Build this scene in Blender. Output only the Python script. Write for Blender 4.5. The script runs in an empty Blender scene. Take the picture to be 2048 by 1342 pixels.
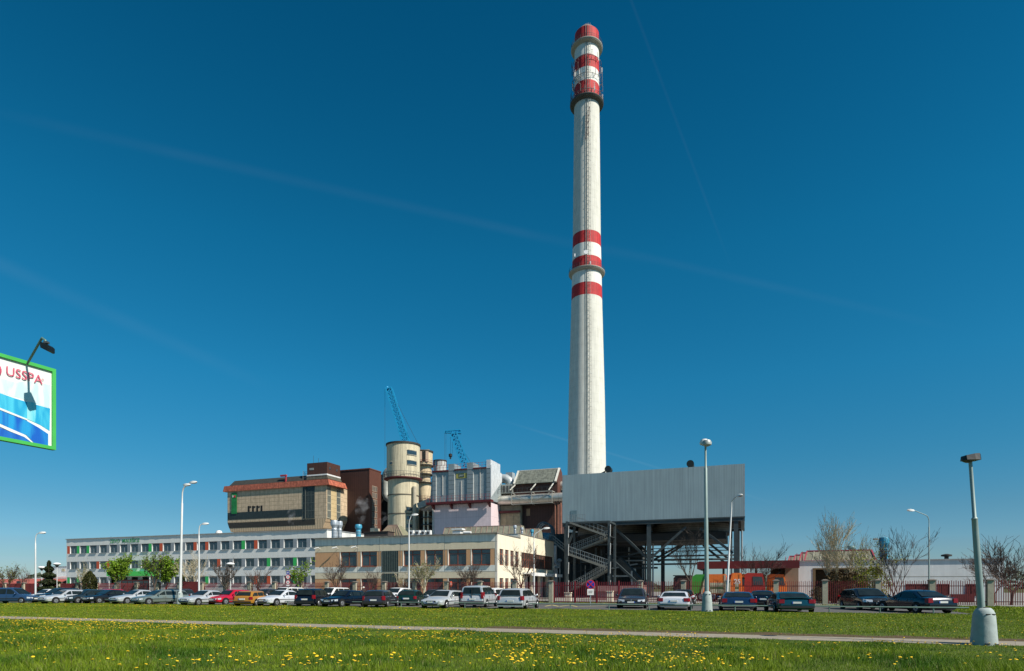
import bpy, math, random
import numpy as np
from mathutils import Vector, Matrix
R=math.radians
SC=bpy.context.scene; COL=SC.collection
# ------------------------------------------------------------------ camera, sky, sun
F=1250.0; CX=1024.0; HY=1174.0; H=1.5            # focal length in px of the 2048 px wide photo, horizon row, eye height
cam=bpy.data.cameras.new('camera'); camo=bpy.data.objects.new('camera',cam); COL.objects.link(camo); SC.camera=camo
camo.location=(0,0,H); camo.rotation_euler=(R(90),0,0)
cam.sensor_width=36; cam.lens=F/2048*36; cam.shift_y=503/2048; cam.clip_end=5000; cam.clip_start=.1
SUN=Vector((0.84,-0.60,1.0)).normalized()
sl=bpy.data.lights.new('sun','SUN'); sl.energy=4.6; sl.angle=R(.5); sl.color=(1,.93,.82)
so=bpy.data.objects.new('sun',sl); COL.objects.link(so); so.rotation_euler=SUN.to_track_quat('Z','Y').to_euler(); so.location=(60,-40,80)
world=bpy.data.worlds.new('World'); SC.world=world; world.use_nodes=True
nt=world.node_tree; N=nt.nodes; L=nt.links; N.clear()
out=N.new('ShaderNodeOutputWorld'); bg=N.new('ShaderNodeBackground'); sky=N.new('ShaderNodeTexSky')
sky.sky_type='NISHITA'; sky.sun_disc=False; sky.sun_elevation=math.asin(SUN.z); sky.sun_rotation=math.atan2(SUN.x,SUN.y)
sky.altitude=300; sky.air_density=1.0; sky.dust_density=.35; sky.ozone_density=2.2
bg.inputs['Strength'].default_value=0.095
def node(t,**k):
    n=N.new(t)
    for a,b in k.items(): setattr(n,a,b)
    return n
hsv=node('ShaderNodeHueSaturation'); hsv.inputs['Hue'].default_value=.478; hsv.inputs['Saturation'].default_value=1.28; hsv.inputs['Value'].default_value=.8
L.new(sky.outputs[0],hsv.inputs['Color'])
tc=node('ShaderNodeTexCoord')
def pixdir(px,py): return Vector(((px-CX)/F,1,(HY-py)/F)).normalized()
# colour grade of the clear polarised sky by elevation (deep teal blue overhead, pale teal at the horizon)
sp=node('ShaderNodeSeparateXYZ'); L.new(tc.outputs['Generated'],sp.inputs[0])
cr=node('ShaderNodeValToRGB'); el=cr.color_ramp.elements; STOPS=[(0.02,(0.44,0.62,0.86)),(0.107,(0.36,0.585,0.74)),(0.184,(0.265,0.65,0.80)),(0.3,(0.185,0.75,0.91)),(0.463,(0.11,0.76,0.91)),(0.68,(0.045,0.61,0.76))]
while len(el)<len(STOPS): el.new(.5)
for e,(z,c) in zip(el,STOPS): e.position=z; e.color=(*c,1)
L.new(sp.outputs[2],cr.inputs[0]); mg=node('ShaderNodeMixRGB',blend_type='MULTIPLY'); mg.inputs[0].default_value=1; L.new(hsv.outputs[0],mg.inputs[1]); L.new(cr.outputs[0],mg.inputs[2])
last=mg.outputs[0]
nz=node('ShaderNodeTexNoise'); nz.inputs['Scale'].default_value=9; nz.inputs['Detail'].default_value=6; L.new(tc.outputs['Generated'],nz.inputs['Vector'])
def streak(p0,p1,w,amt):                       # an old contrail: a great circle band of thin ice cloud in the sky
    global last
    d0,d1=pixdir(*p0),pixdir(*p1); n=d0.cross(d1).normalized(); m=(d0+d1).normalized(); ang=math.cos(d0.angle(d1)/2)
    dot=node('ShaderNodeVectorMath',operation='DOT_PRODUCT'); L.new(tc.outputs['Generated'],dot.inputs[0]); dot.inputs[1].default_value=n
    ab=node('ShaderNodeMath',operation='ABSOLUTE'); L.new(dot.outputs['Value'],ab.inputs[0])
    mr=node('ShaderNodeMapRange'); mr.interpolation_type='SMOOTHSTEP'; L.new(ab.outputs[0],mr.inputs[0]); mr.inputs[1].default_value=0; mr.inputs[2].default_value=w; mr.inputs[3].default_value=1; mr.inputs[4].default_value=0
    d2=node('ShaderNodeVectorMath',operation='DOT_PRODUCT'); L.new(tc.outputs['Generated'],d2.inputs[0]); d2.inputs[1].default_value=m
    m2=node('ShaderNodeMapRange'); m2.interpolation_type='SMOOTHSTEP'; L.new(d2.outputs['Value'],m2.inputs[0]); m2.inputs[1].default_value=ang-.03; m2.inputs[2].default_value=min(.9999,ang+.04)
    mu=node('ShaderNodeMath',operation='MULTIPLY'); L.new(mr.outputs[0],mu.inputs[0]); L.new(m2.outputs[0],mu.inputs[1])
    mu2=node('ShaderNodeMath',operation='MULTIPLY'); L.new(mu.outputs[0],mu2.inputs[0]); L.new(nz.outputs[0],mu2.inputs[1])
    mu3=node('ShaderNodeMath',operation='MULTIPLY'); L.new(mu2.outputs[0],mu3.inputs[0]); mu3.inputs[1].default_value=amt
    mx=node('ShaderNodeMixRGB'); L.new(mu3.outputs[0],mx.inputs[0]); L.new(last,mx.inputs[1]); mx.inputs[2].default_value=(5,6.2,7,1); last=mx.outputs[0]
streak((60,240),(1240,510),.009,.015); streak((1230,500),(1750,620),.008,.013); streak((1262,0),(1378,310),.0028,.012)
streak((-20,520),(310,670),.014,.028); streak((1215,905),(1330,940),.003,.05)
L.new(last,bg.inputs['Color']); L.new(bg.outputs[0],out.inputs['Surface'])
SC.view_settings.view_transform='Standard'; SC.view_settings.look='None'; SC.view_settings.exposure=.45; SC.view_settings.gamma=1
SC.cycles.max_bounces=6; SC.cycles.transparent_max_bounces=8
# ------------------------------------------------------------------ frames: (a,b) run along / into the plant's street grid
TH=math.atan2(-.3473,.9378); CA,SA=.9378,.3473
def WD(a,b,z=0): return Vector((CA*a+SA*b,-SA*a+CA*b,z))
def ab(X,Y): return (CA*X-SA*Y,SA*X+CA*Y)
def apx(px,b): k=(px-CX)/F; return b*(CA*k-SA)/(CA+SA*k)
def bpx(px,a): k=(px-CX)/F; return a*(CA+SA*k)/(CA*k-SA)
def yab(a,b): return -SA*a+CA*b
def zpx(py,a,b): return H+(HY-py)*yab(a,b)/F
def wx(px,Y): return (px-CX)/F*Y
def wz(py,Y): return H+(HY-py)*Y/F
# ------------------------------------------------------------------ materials
MT={}
def mat(name,col,rough=.75,metal=0,var=.12,scale=1.5,bump=0,corr=None,tile=None,spec=.4,streaks=0,island=0,coat=0,alpha=None,dirt=0,dirtcol=(.12,.09,.06)):
    if name in MT: return MT[name]
    m=bpy.data.materials.new(name); m.use_nodes=True; t=m.node_tree; n=t.nodes; l=t.links
    p=n['Principled BSDF']; p.inputs['Roughness'].default_value=rough; p.inputs['Metallic'].default_value=metal
    p.inputs['Specular IOR Level'].default_value=spec; p.inputs['Coat Weight'].default_value=coat; p.inputs['Coat Roughness'].default_value=.05
    tcn=n.new('ShaderNodeTexCoord'); vec=tcn.outputs['Object']
    no=n.new('ShaderNodeTexNoise'); no.inputs['Scale'].default_value=scale; no.inputs['Detail'].default_value=6; no.inputs['Roughness'].default_value=.65; l.new(vec,no.inputs['Vector'])
    mr=n.new('ShaderNodeMapRange'); mr.inputs[1].default_value=.3; mr.inputs[2].default_value=.7; mr.inputs[3].default_value=1-var; mr.inputs[4].default_value=1+var; l.new(no.outputs[0],mr.inputs[0])
    fac=mr.outputs[0]
    def mul(x,y):
        q=n.new('ShaderNodeMath'); q.operation='MULTIPLY'; l.new(x,q.inputs[0])
        if hasattr(y,'links'): l.new(y,q.inputs[1])
        else: q.inputs[1].default_value=y
        return q.outputs[0]
    if streaks:                                  # rain streaks: noise stretched down the wall
        mp=n.new('ShaderNodeMapping'); mp.inputs['Scale'].default_value=(2.2,2.2,.12); l.new(vec,mp.inputs['Vector'])
        n2=n.new('ShaderNodeTexNoise'); n2.inputs['Scale'].default_value=1.3; n2.inputs['Detail'].default_value=5; l.new(mp.outputs[0],n2.inputs['Vector'])
        r2=n.new('ShaderNodeMapRange'); r2.inputs[1].default_value=.35; r2.inputs[2].default_value=.65; r2.inputs[3].default_value=1-streaks; r2.inputs[4].default_value=1+streaks*.4; l.new(n2.outputs[0],r2.inputs[0]); fac=mul(fac,r2.outputs[0])
    if island:
        g=n.new('ShaderNodeNewGeometry'); r3=n.new('ShaderNodeMapRange'); r3.inputs[3].default_value=1-island; r3.inputs[4].default_value=1+island; l.new(g.outputs['Random Per Island'],r3.inputs[0]); fac=mul(fac,r3.outputs[0])
    height=no.outputs[0]; hs=bump
    if corr:                                     # (axis, period) profiled sheet: rib shading painted into the colour as a sine
        sx=n.new('ShaderNodeSeparateXYZ'); l.new(vec,sx.inputs[0]); s=mul(sx.outputs[corr[0]],2*math.pi/corr[1])
        q=n.new('ShaderNodeMath'); q.operation='SINE'; l.new(s,q.inputs[0]); r4=n.new('ShaderNodeMapRange'); r4.inputs[1].default_value=-1; r4.inputs[3].default_value=1-corr[2]; r4.inputs[4].default_value=1+corr[2]*.5; l.new(q.outputs[0],r4.inputs[0]); fac=mul(fac,r4.outputs[0])
    if tile:                                     # joints: list of (axis, period, width, darkness)
        for ax,per,w,dk in tile:
            sx=n.new('ShaderNodeSeparateXYZ'); l.new(vec,sx.inputs[0]); s=mul(sx.outputs[ax],1/per)
            q=n.new('ShaderNodeMath'); q.operation='FRACT'; l.new(s,q.inputs[0]); c=n.new('ShaderNodeMath'); c.operation='LESS_THAN'; l.new(q.outputs[0],c.inputs[0]); c.inputs[1].default_value=w
            r5=n.new('ShaderNodeMapRange'); r5.inputs[3].default_value=1; r5.inputs[4].default_value=dk; l.new(c.outputs[0],r5.inputs[0]); fac=mul(fac,r5.outputs[0])
    vm=n.new('ShaderNodeVectorMath'); vm.operation='SCALE'; vm.inputs[0].default_value=col[:3]; l.new(fac,vm.inputs['Scale']); colr=vm.outputs[0]
    if dirt:
        n5=n.new('ShaderNodeTexNoise'); n5.inputs['Scale'].default_value=.55*scale; n5.inputs['Detail'].default_value=8; n5.inputs['Roughness'].default_value=.7; l.new(vec,n5.inputs['Vector'])
        r6=n.new('ShaderNodeMapRange'); r6.inputs[1].default_value=.48; r6.inputs[2].default_value=.7; r6.inputs[3].default_value=0; r6.inputs[4].default_value=dirt; l.new(n5.outputs[0],r6.inputs[0])
        mx=n.new('ShaderNodeMixRGB'); l.new(r6.outputs[0],mx.inputs[0]); l.new(colr,mx.inputs[1]); mx.inputs[2].default_value=(*dirtcol,1); colr=mx.outputs[0]
    l.new(colr,p.inputs['Base Color'])
    if bump:
        b=n.new('ShaderNodeBump'); b.inputs['Strength'].default_value=min(1,bump); b.inputs['Distance'].default_value=.05; l.new(height,b.inputs['Height']); l.new(b.outputs[0],p.inputs['Normal'])
    MT[name]=m; return m
def glass(name,col=(.02,.03,.035),rough=.08,scale=.6,var=.5):
    return mat(name,col,rough=rough,var=var,scale=scale,spec=1.0)
def leafmat(name,col,isl=.45,trans=.35):
    if name in MT: return MT[name]
    m=mat(name,col,rough=.6,var=.25,scale=.8,island=isl,spec=.25); t=m.node_tree; n=t.nodes; l=t.links; p=n['Principled BSDF']
    tr=n.new('ShaderNodeBsdfTranslucent'); src=p.inputs['Base Color'].links[0].from_socket; l.new(src,tr.inputs['Color'])
    mx=n.new('ShaderNodeMixShader'); mx.inputs[0].default_value=trans; l.new(p.outputs[0],mx.inputs[1]); l.new(tr.outputs[0],mx.inputs[2]); l.new(mx.outputs[0],n['Material Output'].inputs['Surface']); return m
# ------------------------------------------------------------------ mesh builder
class MB:
    def __init__(s): s.v=[]; s.f=[]; s.m=[]; s.mi=0; s.smooth=[]; s.sm=False
    def add(s,vs,fs):
        o=len(s.v); s.v+=[tuple(v) for v in vs]
        for f in fs: s.f.append([i+o for i in f]); s.m.append(s.mi); s.smooth.append(s.sm)
        return s
    def mt(s,i): s.mi=i; return s
    def box(s,x0,x1,y0,y1,z0,z1):
        return s.add([(x0,y0,z0),(x1,y0,z0),(x1,y1,z0),(x0,y1,z0),(x0,y0,z1),(x1,y0,z1),(x1,y1,z1),(x0,y1,z1)],[(3,2,1,0),(4,5,6,7),(0,1,5,4),(1,2,6,5),(2,3,7,6),(3,0,4,7)])
    def quad(s,*p): return s.add(p,[tuple(range(len(p)))])
    def loft(s,loops,cap=True,closed=True):
        n=len(loops[0]); vs=[v for lp in loops for v in lp]; fs=[]
        for j in range(len(loops)-1):
            for i in range(n if closed else n-1):
                k=(i+1)%n; fs.append((j*n+i,j*n+k,(j+1)*n+k,(j+1)*n+i))
        if cap: fs.append(tuple(range(n))[::-1]); fs.append(tuple((len(loops)-1)*n+i for i in range(n)))
        return s.add(vs,fs)
    def tube(s,p0,p1,r0,r1=None,n=8,cap=True):
        r1=r0 if r1 is None else r1; p0=Vector(p0); p1=Vector(p1); d=(p1-p0)
        if d.length<1e-6: return s
        d.normalize(); u=d.orthogonal().normalized(); w=d.cross(u); lo=[]
        for p,r in ((p0,r0),(p1,r1)): lo.append([p+(u*math.cos(2*math.pi*i/n)+w*math.sin(2*math.pi*i/n))*r for i in range(n)])
        return s.loft(lo,cap)
    def bar(s,p0,p1,w,h=None):                   # square section bar
        return s.tube(p0,p1,w*.707,n=4)
    def path(s,pts,r,n=8):
        for i in range(len(pts)-1): s.tube(pts[i],pts[i+1],r,n=n)
        return s
    def pathr(s,pts,rs,n=12,cap=True):           # smooth bent pipe
        pts=[Vector(p) for p in pts]; lo=[]; u=None
        for i,p in enumerate(pts):
            d=(pts[min(i+1,len(pts)-1)]-pts[max(i-1,0)]).normalized()
            u=d.orthogonal().normalized() if u is None else (u-d*u.dot(d)).normalized(); w=d.cross(u); r=rs[i] if hasattr(rs,'__len__') else rs
            lo.append([p+(u*math.cos(2*math.pi*k/n)+w*math.sin(2*math.pi*k/n))*r for k in range(n)])
        return s.loft(lo,cap)
    def lathe(s,c,prof,n=32,cap=True,ang=0):
        return s.loft([[(c[0]+r*math.cos(ang+2*math.pi*i/n),c[1]+r*math.sin(ang+2*math.pi*i/n),c[2]+z) for i in range(n)] for r,z in prof],cap)
    def sphere(s,c,r,n=12,m=7,sc=(1,1,1)):
        pr=[(max(.001,math.sin(math.pi*j/m)),-math.cos(math.pi*j/m)) for j in range(m+1)]
        return s.loft([[(c[0]+r*sc[0]*q*math.cos(2*math.pi*i/n),c[1]+r*sc[1]*q*math.sin(2*math.pi*i/n),c[2]+r*sc[2]*z) for i in range(n)] for q,z in pr])
    def prism(s,poly,axis,t0,t1):                # extrude a 2D polygon along an axis (0:x,1:y,2:z)
        def P(q,t): return {0:(t,q[0],q[1]),1:(q[0],t,q[1]),2:(q[0],q[1],t)}[axis]
        return s.loft([[P(q,t0) for q in poly],[P(q,t1) for q in poly]])
    def mesh(s,name,mats,off=(0,0,0),sharp=None):
        me=bpy.data.meshes.new(name); me.from_pydata([(v[0]-off[0],v[1]-off[1],v[2]-off[2]) for v in s.v],[],s.f)
        for m in mats: me.materials.append(m)
        me.polygons.foreach_set('material_index',s.m); me.polygons.foreach_set('use_smooth',[bool(x) for x in s.smooth])
        if any(s.smooth) : me.set_sharp_from_angle(angle=R(sharp or 40))
        import bmesh
        bm=bmesh.new(); bm.from_mesh(me); bmesh.ops.recalc_face_normals(bm,faces=bm.faces); bm.to_mesh(me); bm.free()
        return me
def props(o,label=None,cat=None,group=None,kind=None):
    for k,v in (('label',label),('category',cat),('group',group),('kind',kind)):
        if v: o[k]=v
    return o
class T:                                         # a thing: an Empty at its base, parts as children
    def __init__(s,name,label,cat,org=(0,0,0),grid=True,group=None,rz=None):
        s.org=tuple(org) if len(org)==3 else (org[0],org[1],0); o=bpy.data.objects.new(name,None); COL.objects.link(o); o.empty_display_size=.5
        o.location=WD(*s.org) if grid else s.org; o.rotation_euler=(0,0,(TH if grid else 0) if rz is None else rz); s.o=o; props(o,label,cat,group)
    def part(s,name,mb,mats,parent=None,label=None,sharp=None):
        me=mb if isinstance(mb,bpy.types.Mesh) else mb.mesh(name,mats if isinstance(mats,(list,tuple)) else [mats],s.org,sharp)
        o=bpy.data.objects.new(name,me); COL.objects.link(o); o.parent=parent or s.o
        if label: o['label']=label
        return o
def single(name,mb,mats,label,cat,org=(0,0,0),grid=True,group=None,kind=None):
    org=tuple(org) if len(org)==3 else (org[0],org[1],0)
    me=mb.mesh(name,mats if isinstance(mats,(list,tuple)) else [mats],org); o=bpy.data.objects.new(name,me); COL.objects.link(o)
    o.location=WD(*org) if grid else org; o.rotation_euler=(0,0,TH if grid else 0); props(o,label,cat,group,kind); return o
def text_mesh(name,txt,size,m,ext=.02,bold=0):
    cu=bpy.data.curves.new(name,'FONT'); cu.body=txt; cu.size=size; cu.extrude=ext; cu.offset=bold; cu.resolution_u=3
    ob=bpy.data.objects.new(name,cu); COL.objects.link(ob); dg=bpy.context.evaluated_depsgraph_get(); me=bpy.data.meshes.new_from_object(ob.evaluated_get(dg))
    bpy.data.objects.remove(ob); me.materials.clear(); me.materials.append(m); return me
def copy_tree(o,parent=None):
    c=o.copy(); COL.objects.link(c); c.parent=parent
    for ch in list(o.children): copy_tree(ch,c)
    return c
# common materials
WHITE=mat('white_paint',(.72,.72,.7),.6,streaks=.08); GREYR=mat('grey_render',(.70,.70,.665),.85,var=.05,streaks=.06)
GPAN=mat('grey_panel',(.25,.28,.30),.7,var=.05); RPAN=mat('red_panel',(.55,.09,.035),.6,var=.05); GRPAN=mat('green_panel',(.04,.42,.10),.6,var=.05)
GLASS=glass('window_glass',(.03,.05,.062)); FRAMED=mat('window_frame_grey',(.22,.25,.27),.6)  # blue in the glass base stands in for sky reflection
STEEL=mat('galvanised_steel',(.42,.45,.46),.42,metal=.6,var=.15,scale=3); DSTEEL=mat('dark_steel',(.05,.06,.065),.6,metal=.2,var=.3)
BLACK=mat('black_rubber',(.012,.012,.012),.8); CREAM=mat('cream_render',(.78,.70,.54),.85,var=.04,streaks=.07); LGREY=mat('parapet_render',(.70,.71,.64),.85,var=.06,streaks=.12)
BRPAN=mat('tan_panel',(.54,.31,.16),.8,var=.07); BRFR=mat('brown_window_frame',(.24,.07,.04),.5); DRED=mat('dark_red_paint',(.10,.012,.014),.55,var=.2)
CONC=mat('concrete',(.30,.29,.25),.9,var=.2,scale=3,bump=.3,dirt=.35)
# ------------------------------------------------------------------ ground
def sheet(name,b0,b1,a0,a1,z,m,kind='structure',nseg=1):
    mb=MB(); mb.quad((a0,b0,z),(a1,b0,z),(a1,b1,z),(a0,b1,z)); return single(name,mb,m,None,None,(0,0,0),kind=kind)
def groundmat(name,c1,c2,c3,s1=.35,s2=6,rough=.95):
    m=bpy.data.materials.new(name); m.use_nodes=True; t=m.node_tree; n=t.nodes; l=t.links; p=n['Principled BSDF']; p.inputs['Roughness'].default_value=rough; p.inputs['Specular IOR Level'].default_value=.15
    tcn=n.new('ShaderNodeTexCoord'); a=n.new('ShaderNodeTexNoise'); a.inputs['Scale'].default_value=s1; a.inputs['Detail'].default_value=6; l.new(tcn.outputs['Object'],a.inputs[0])
    b=n.new('ShaderNodeTexNoise'); b.inputs['Scale'].default_value=s2; b.inputs['Detail'].default_value=8; l.new(tcn.outputs['Object'],b.inputs[0])
    r=n.new('ShaderNodeValToRGB'); r.color_ramp.elements[0].position=.38; r.color_ramp.elements[1].position=.62; r.color_ramp.elements[0].color=(*c1,1); r.color_ramp.elements[1].color=(*c2,1); l.new(a.outputs[0],r.inputs[0])
    r2=n.new('ShaderNodeMapRange'); r2.inputs[1].default_value=.35; r2.inputs[2].default_value=.7; l.new(b.outputs[0],r2.inputs[0])
    mx=n.new('ShaderNodeMixRGB'); l.new(r2.outputs[0],mx.inputs[0]); l.new(r.outputs[0],mx.inputs[1]); mx.inputs[2].default_value=(*c3,1); l.new(mx.outputs[0],p.inputs['Base Color'])
    bu=n.new('ShaderNodeBump'); bu.inputs['Distance'].default_value=.03; l.new(b.outputs[0],bu.inputs['Height']); l.new(bu.outputs[0],p.inputs['Normal']); return m
GM=groundmat('earth_and_grass',(.05,.085,.02),(.08,.10,.03),(.10,.09,.05)); LAWN=groundmat('lawn',(.06,.10,.012),(.085,.12,.02),(.06,.08,.015),.5,9)
ASPH=mat('asphalt',(.095,.092,.088),.9,var=.2,scale=4,bump=.2,dirt=.3,dirtcol=(.05,.05,.05)); PATHM=mat('path_asphalt',(.27,.235,.18),.9,var=.2,scale=3,dirt=.25,dirtcol=(.15,.14,.12),bump=.2)
sheet('ground',-60,2500,-2500,2500,-.03,GM)
sheet('lawn',2,19.3,-70,60,0,LAWN); sheet('lawn_strip',20.8,40.6,-120,90,0,LAWN); sheet('lawn_edge',40.6,57.6,12.2,90,0,LAWN)
mb=MB(); mb.box(-120,90,19.3,20.8,-.05,.015); single('path',mb,PATHM,None,None,kind='structure')
sheet('parking_road',40.6,54.2,-140,12.2,-.008,ASPH); sheet('verge',54.2,58.2,-140,12.2,0,LAWN)
mb=MB(); mb.box(-140,12.2,54.0,54.2,-.03,.07); single('kerb',mb,CONC,None,None,kind='structure')
sheet('yard',58.2,200,-200,120,-.012,mat('yard_concrete',(.24,.23,.21),.9,var=.2,scale=.6))
a0,a1=apx(1112,57),apx(1278,57); sheet('driveway',54.0,60,a0,a1,.01,ASPH)
mb=MB(); YP=mat('yellow_road_paint',(.6,.5,.18),.8,var=.3,scale=8)
zz=[(1090,46.5),(1104,50.5),(1118,46.5),(1140,50.5),(1155,46.5),(1212,50)]
for (p,b),(q,c) in zip(zz,zz[1:]):
    u=Vector((apx(p,b),b,0)); w=Vector((apx(q,c),c,0)); d=(w-u).normalized(); nn=Vector((-d.y,d.x,0))*.08; mb.quad(u-nn,w-nn,w+nn,u+nn)
for v in mb.v: pass
mb.v=[(x,y,-.003) for x,y,z in mb.v]; single('road_marking',mb,YP,None,None,kind='structure')
# ------------------------------------------------------------------ chimney
CH=(wx(1173.5,194),194.0)
def chimney():
    t=T('chimney','very tall white concrete smokestack with red bands rising behind the grey clad hall','chimney',(CH[0],CH[1],0),grid=False)
    con=mat('chimney_concrete',(.66,.65,.58),.85,var=.07,scale=.5,streaks=.12,tile=[(2,2.5,.03,.84)],bump=.1); red=mat('chimney_red',(.50,.028,.030),.7,var=.2,scale=.8,streaks=.25); wh=mat('chimney_white_paint',(.76,.76,.70),.75,var=.06,streaks=.12)
    rp=[(0,7.2),(20,6.4),(35,5.97),(60,5.55),(90,4.75),(110,4.3),(140,4.0),(152,3.85),(168.4,3.75),(173,3.7)]
    def rr(z):
        for (z0,r0),(z1,r1) in zip(rp,rp[1:]):
            if z<=z1: return r0+(r1-r0)*(z-z0)/(z1-z0)
        return rp[-1][1]
    bands=[(0,90.3,0),(90.3,94.1,1),(94.1,98.6,2),(98.6,102.3,1),(102.3,106.3,2),(106.3,110,1),(110,151.6,0),(151.6,156.1,1),(156.1,160.1,2),(160.1,163.9,1),(163.9,168.2,2),(168.2,172.6,1)]
    mb=MB(); mb.sm=True; c=(CH[0],CH[1],0)
    for z0,z1,k in bands:
        mb.mt(k); zs=[z0]+[z for z,_ in rp if z0<z<z1]+[z1]; mb.lathe(c,[(rr(z),z) for z in zs],56,cap=False)
    mb.mt(0); mb.lathe(c,[(3.7,172.6),(3.5,172.8),(2.9,172.9),(2.9,166)],40,cap=False)
    t.part('shaft',mb,[con,red,wh],sharp=50)
    cap=MB(); cap.sm=True; cap.lathe(c,[(2.9,172.4),(2.75,173.3),(2.5,174.0),(1.9,174.6),(1.8,174.6)],28); t.part('flue_cap',cap,mat('flue_top',(.22,.15,.13),.8))
    g=mat('gallery_concrete',(.33,.33,.29),.85,var=.15,scale=2)
    for z,ro,dark in ((98.6,5.6,0),(168.2,4.9,0),(151.0,5.2,1)):
        mb=MB(); mb.lathe(c,[(rr(z)-.1,z-.9),(ro-.25,z-.45),(ro,z-.1),(ro,z+.12),(rr(z)-.1,z+.14)],48,cap=False); ga=t.part('gallery',mb,g if not dark else mat('gallery_dark',(.07,.075,.07),.8))
        mb=MB()
        for i in range(36):
            A=i*math.pi/18; x,y=CH[0]+(ro-.08)*math.cos(A),CH[1]+(ro-.08)*math.sin(A); mb.bar((x,y,z+.1),(x,y,z+1.2),.05)
        for h in (.6,1.2):
            for i in range(36):
                A,B=i*math.pi/18,(i+1)*math.pi/18; mb.bar((CH[0]+(ro-.08)*math.cos(A),CH[1]+(ro-.08)*math.sin(A),z+h),(CH[0]+(ro-.08)*math.cos(B),CH[1]+(ro-.08)*math.sin(B),z+h),.045)
        t.part('railing',mb,DSTEEL,parent=ga)
    mb=MB(); A=R(-86)                             # ladder and cable runs facing the camera
    for dx in (-.28,.28):
        for (z0,r0),(z1,r1) in zip(rp[:-1],rp[1:]): mb.bar((CH[0]+dx+r0*math.cos(A),CH[1]+r0*math.sin(A)-.35,z0),(CH[0]+dx+r1*math.cos(A),CH[1]+r1*math.sin(A)-.35,z1),.07)
    for z in np.arange(2,170,1.25):
        y=CH[1]+rr(z)*math.sin(A)-.35; x=CH[0]+rr(z)*math.cos(A); mb.bar((x-.3,y,z),(x+.3,y,z),.05)
        if int(z/1.25)%2==0: mb.bar((x-.28,y,z),(x-.28,y+.4,z),.06); mb.pathr([(x-.38,y,z),(x-.3,y-.5,z),(x,y-.65,z),(x+.3,y-.5,z),(x+.38,y,z)],.03,4)
    t.part('ladder',mb,mat('ladder_steel',(.34,.34,.31),.7))
    mb=MB(); A=R(-96)
    for (z0,r0),(z1,r1) in zip(rp[:-1],rp[1:]):
        for o in (0,.35): mb.tube((CH[0]-o+r0*math.cos(A),CH[1]+r0*math.sin(A)-.1,z0),(CH[0]-o+r1*math.cos(A),CH[1]+r1*math.sin(A)-.1,z1),.06,n=5)
    t.part('cable_run',mb,mat('cable_grey',(.25,.26,.24),.7))
    rnd=random.Random(4)                         # antenna cage near the top
    for z in (152.8,157.6,163.0):
        mb=MB(); ro=rr(z)+.75
        for i in range(24):
            A,B=i*math.pi/12,(i+1)*math.pi/12; mb.bar((CH[0]+ro*math.cos(A),CH[1]+ro*math.sin(A),z),(CH[0]+ro*math.cos(B),CH[1]+ro*math.sin(B),z),.09); mb.bar((CH[0]+(ro-.8)*math.cos(A),CH[1]+(ro-.8)*math.sin(A),z-.3),(CH[0]+ro*math.cos(A),CH[1]+ro*math.sin(A),z),.06)
        t.part('antenna_ring',mb,mat('antenna_steel',(.16,.15,.14),.6))
    for i in range(52):
        A=rnd.uniform(0,2*math.pi); z=rnd.choice((152.3,155,157.4,159.5,162.2))+rnd.uniform(-.4,.4); ro=rr(z)+rnd.uniform(.7,1.15); x,y=CH[0]+ro*math.cos(A),CH[1]+ro*math.sin(A); h=rnd.uniform(1.3,2.7); mb=MB()
        mb.tube((x,y,z-.4),(x,y,z+h),.05,n=5); mb.bar((CH[0]+(ro-1.0)*math.cos(A),CH[1]+(ro-1.0)*math.sin(A),z),(x,y,z),.06); mb.bar((CH[0]+(ro-1.0)*math.cos(A),CH[1]+(ro-1.0)*math.sin(A),z-.7),(x,y,z+.6),.05)
        for q in range(rnd.randint(1,4)): mb.bar((x-.35*math.sin(A),y+.35*math.cos(A),z+h*(.3+.2*q)),(x+.35*math.sin(A),y-.35*math.cos(A),z+h*(.3+.2*q)),.035)
        if i%4==0: mb.box(x-.16,x+.16,y-.1,y+.1,z+.1,z+1.5)
        t.part('antenna',mb,mat('antenna_dark',(.12,.10,.09),.6) if i%4 else mat('antenna_pale',(.5,.48,.45),.6))
    mb=MB(); yy=CH[1]-rr(104)-.5; mb.sm=True; mb.tube((CH[0]-.9,yy,102.6),(CH[0]-.9,yy-.5,102.6),.25,.62,n=16); mb.tube((CH[0]-.9,yy+.6,102.6),(CH[0]-.9,yy,102.6),.08); t.part('dish_antenna',mb,mat('dish_white',(.7,.7,.72),.5))
    for px,z in ((1149,165-63.5),(1180,99.2)):
        x=wx(px,190); mb=MB(); mb.box(x-.14,x+.2,CH[1]-4.9,CH[1]-4.5,z,z+.9); t.part('junction_box',mb,mat('dish_white',(.7,.7,.72),.5))
    mb=MB(); yy=CH[1]-rr(145)-.9; zz=[138.5+i for i in range(8)]   # rusty bracket frame under the dark gallery
    mb.bar((CH[0]-.1,yy,138),(CH[0]+.3,yy,147),.12); mb.bar((CH[0]-1.0,yy,137),(CH[0]-.6,yy,144.5),.10)
    for q,z in enumerate((138,139.8,141.6,143.4)): mb.bar((CH[0]-.95,yy,z-1.0),(CH[0]+.05+.06*q,yy,z+1.4),.10); mb.bar((CH[0]-.9,yy,z+.6),(CH[0]+.15,yy,z+.9),.08)
    mb.bar((CH[0]-.6,yy,144.5),(CH[0]+.3,yy,147),.1); t.part('bracket_frame',mb,mat('rust_dark',(.06,.04,.04),.8))
chimney()
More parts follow.
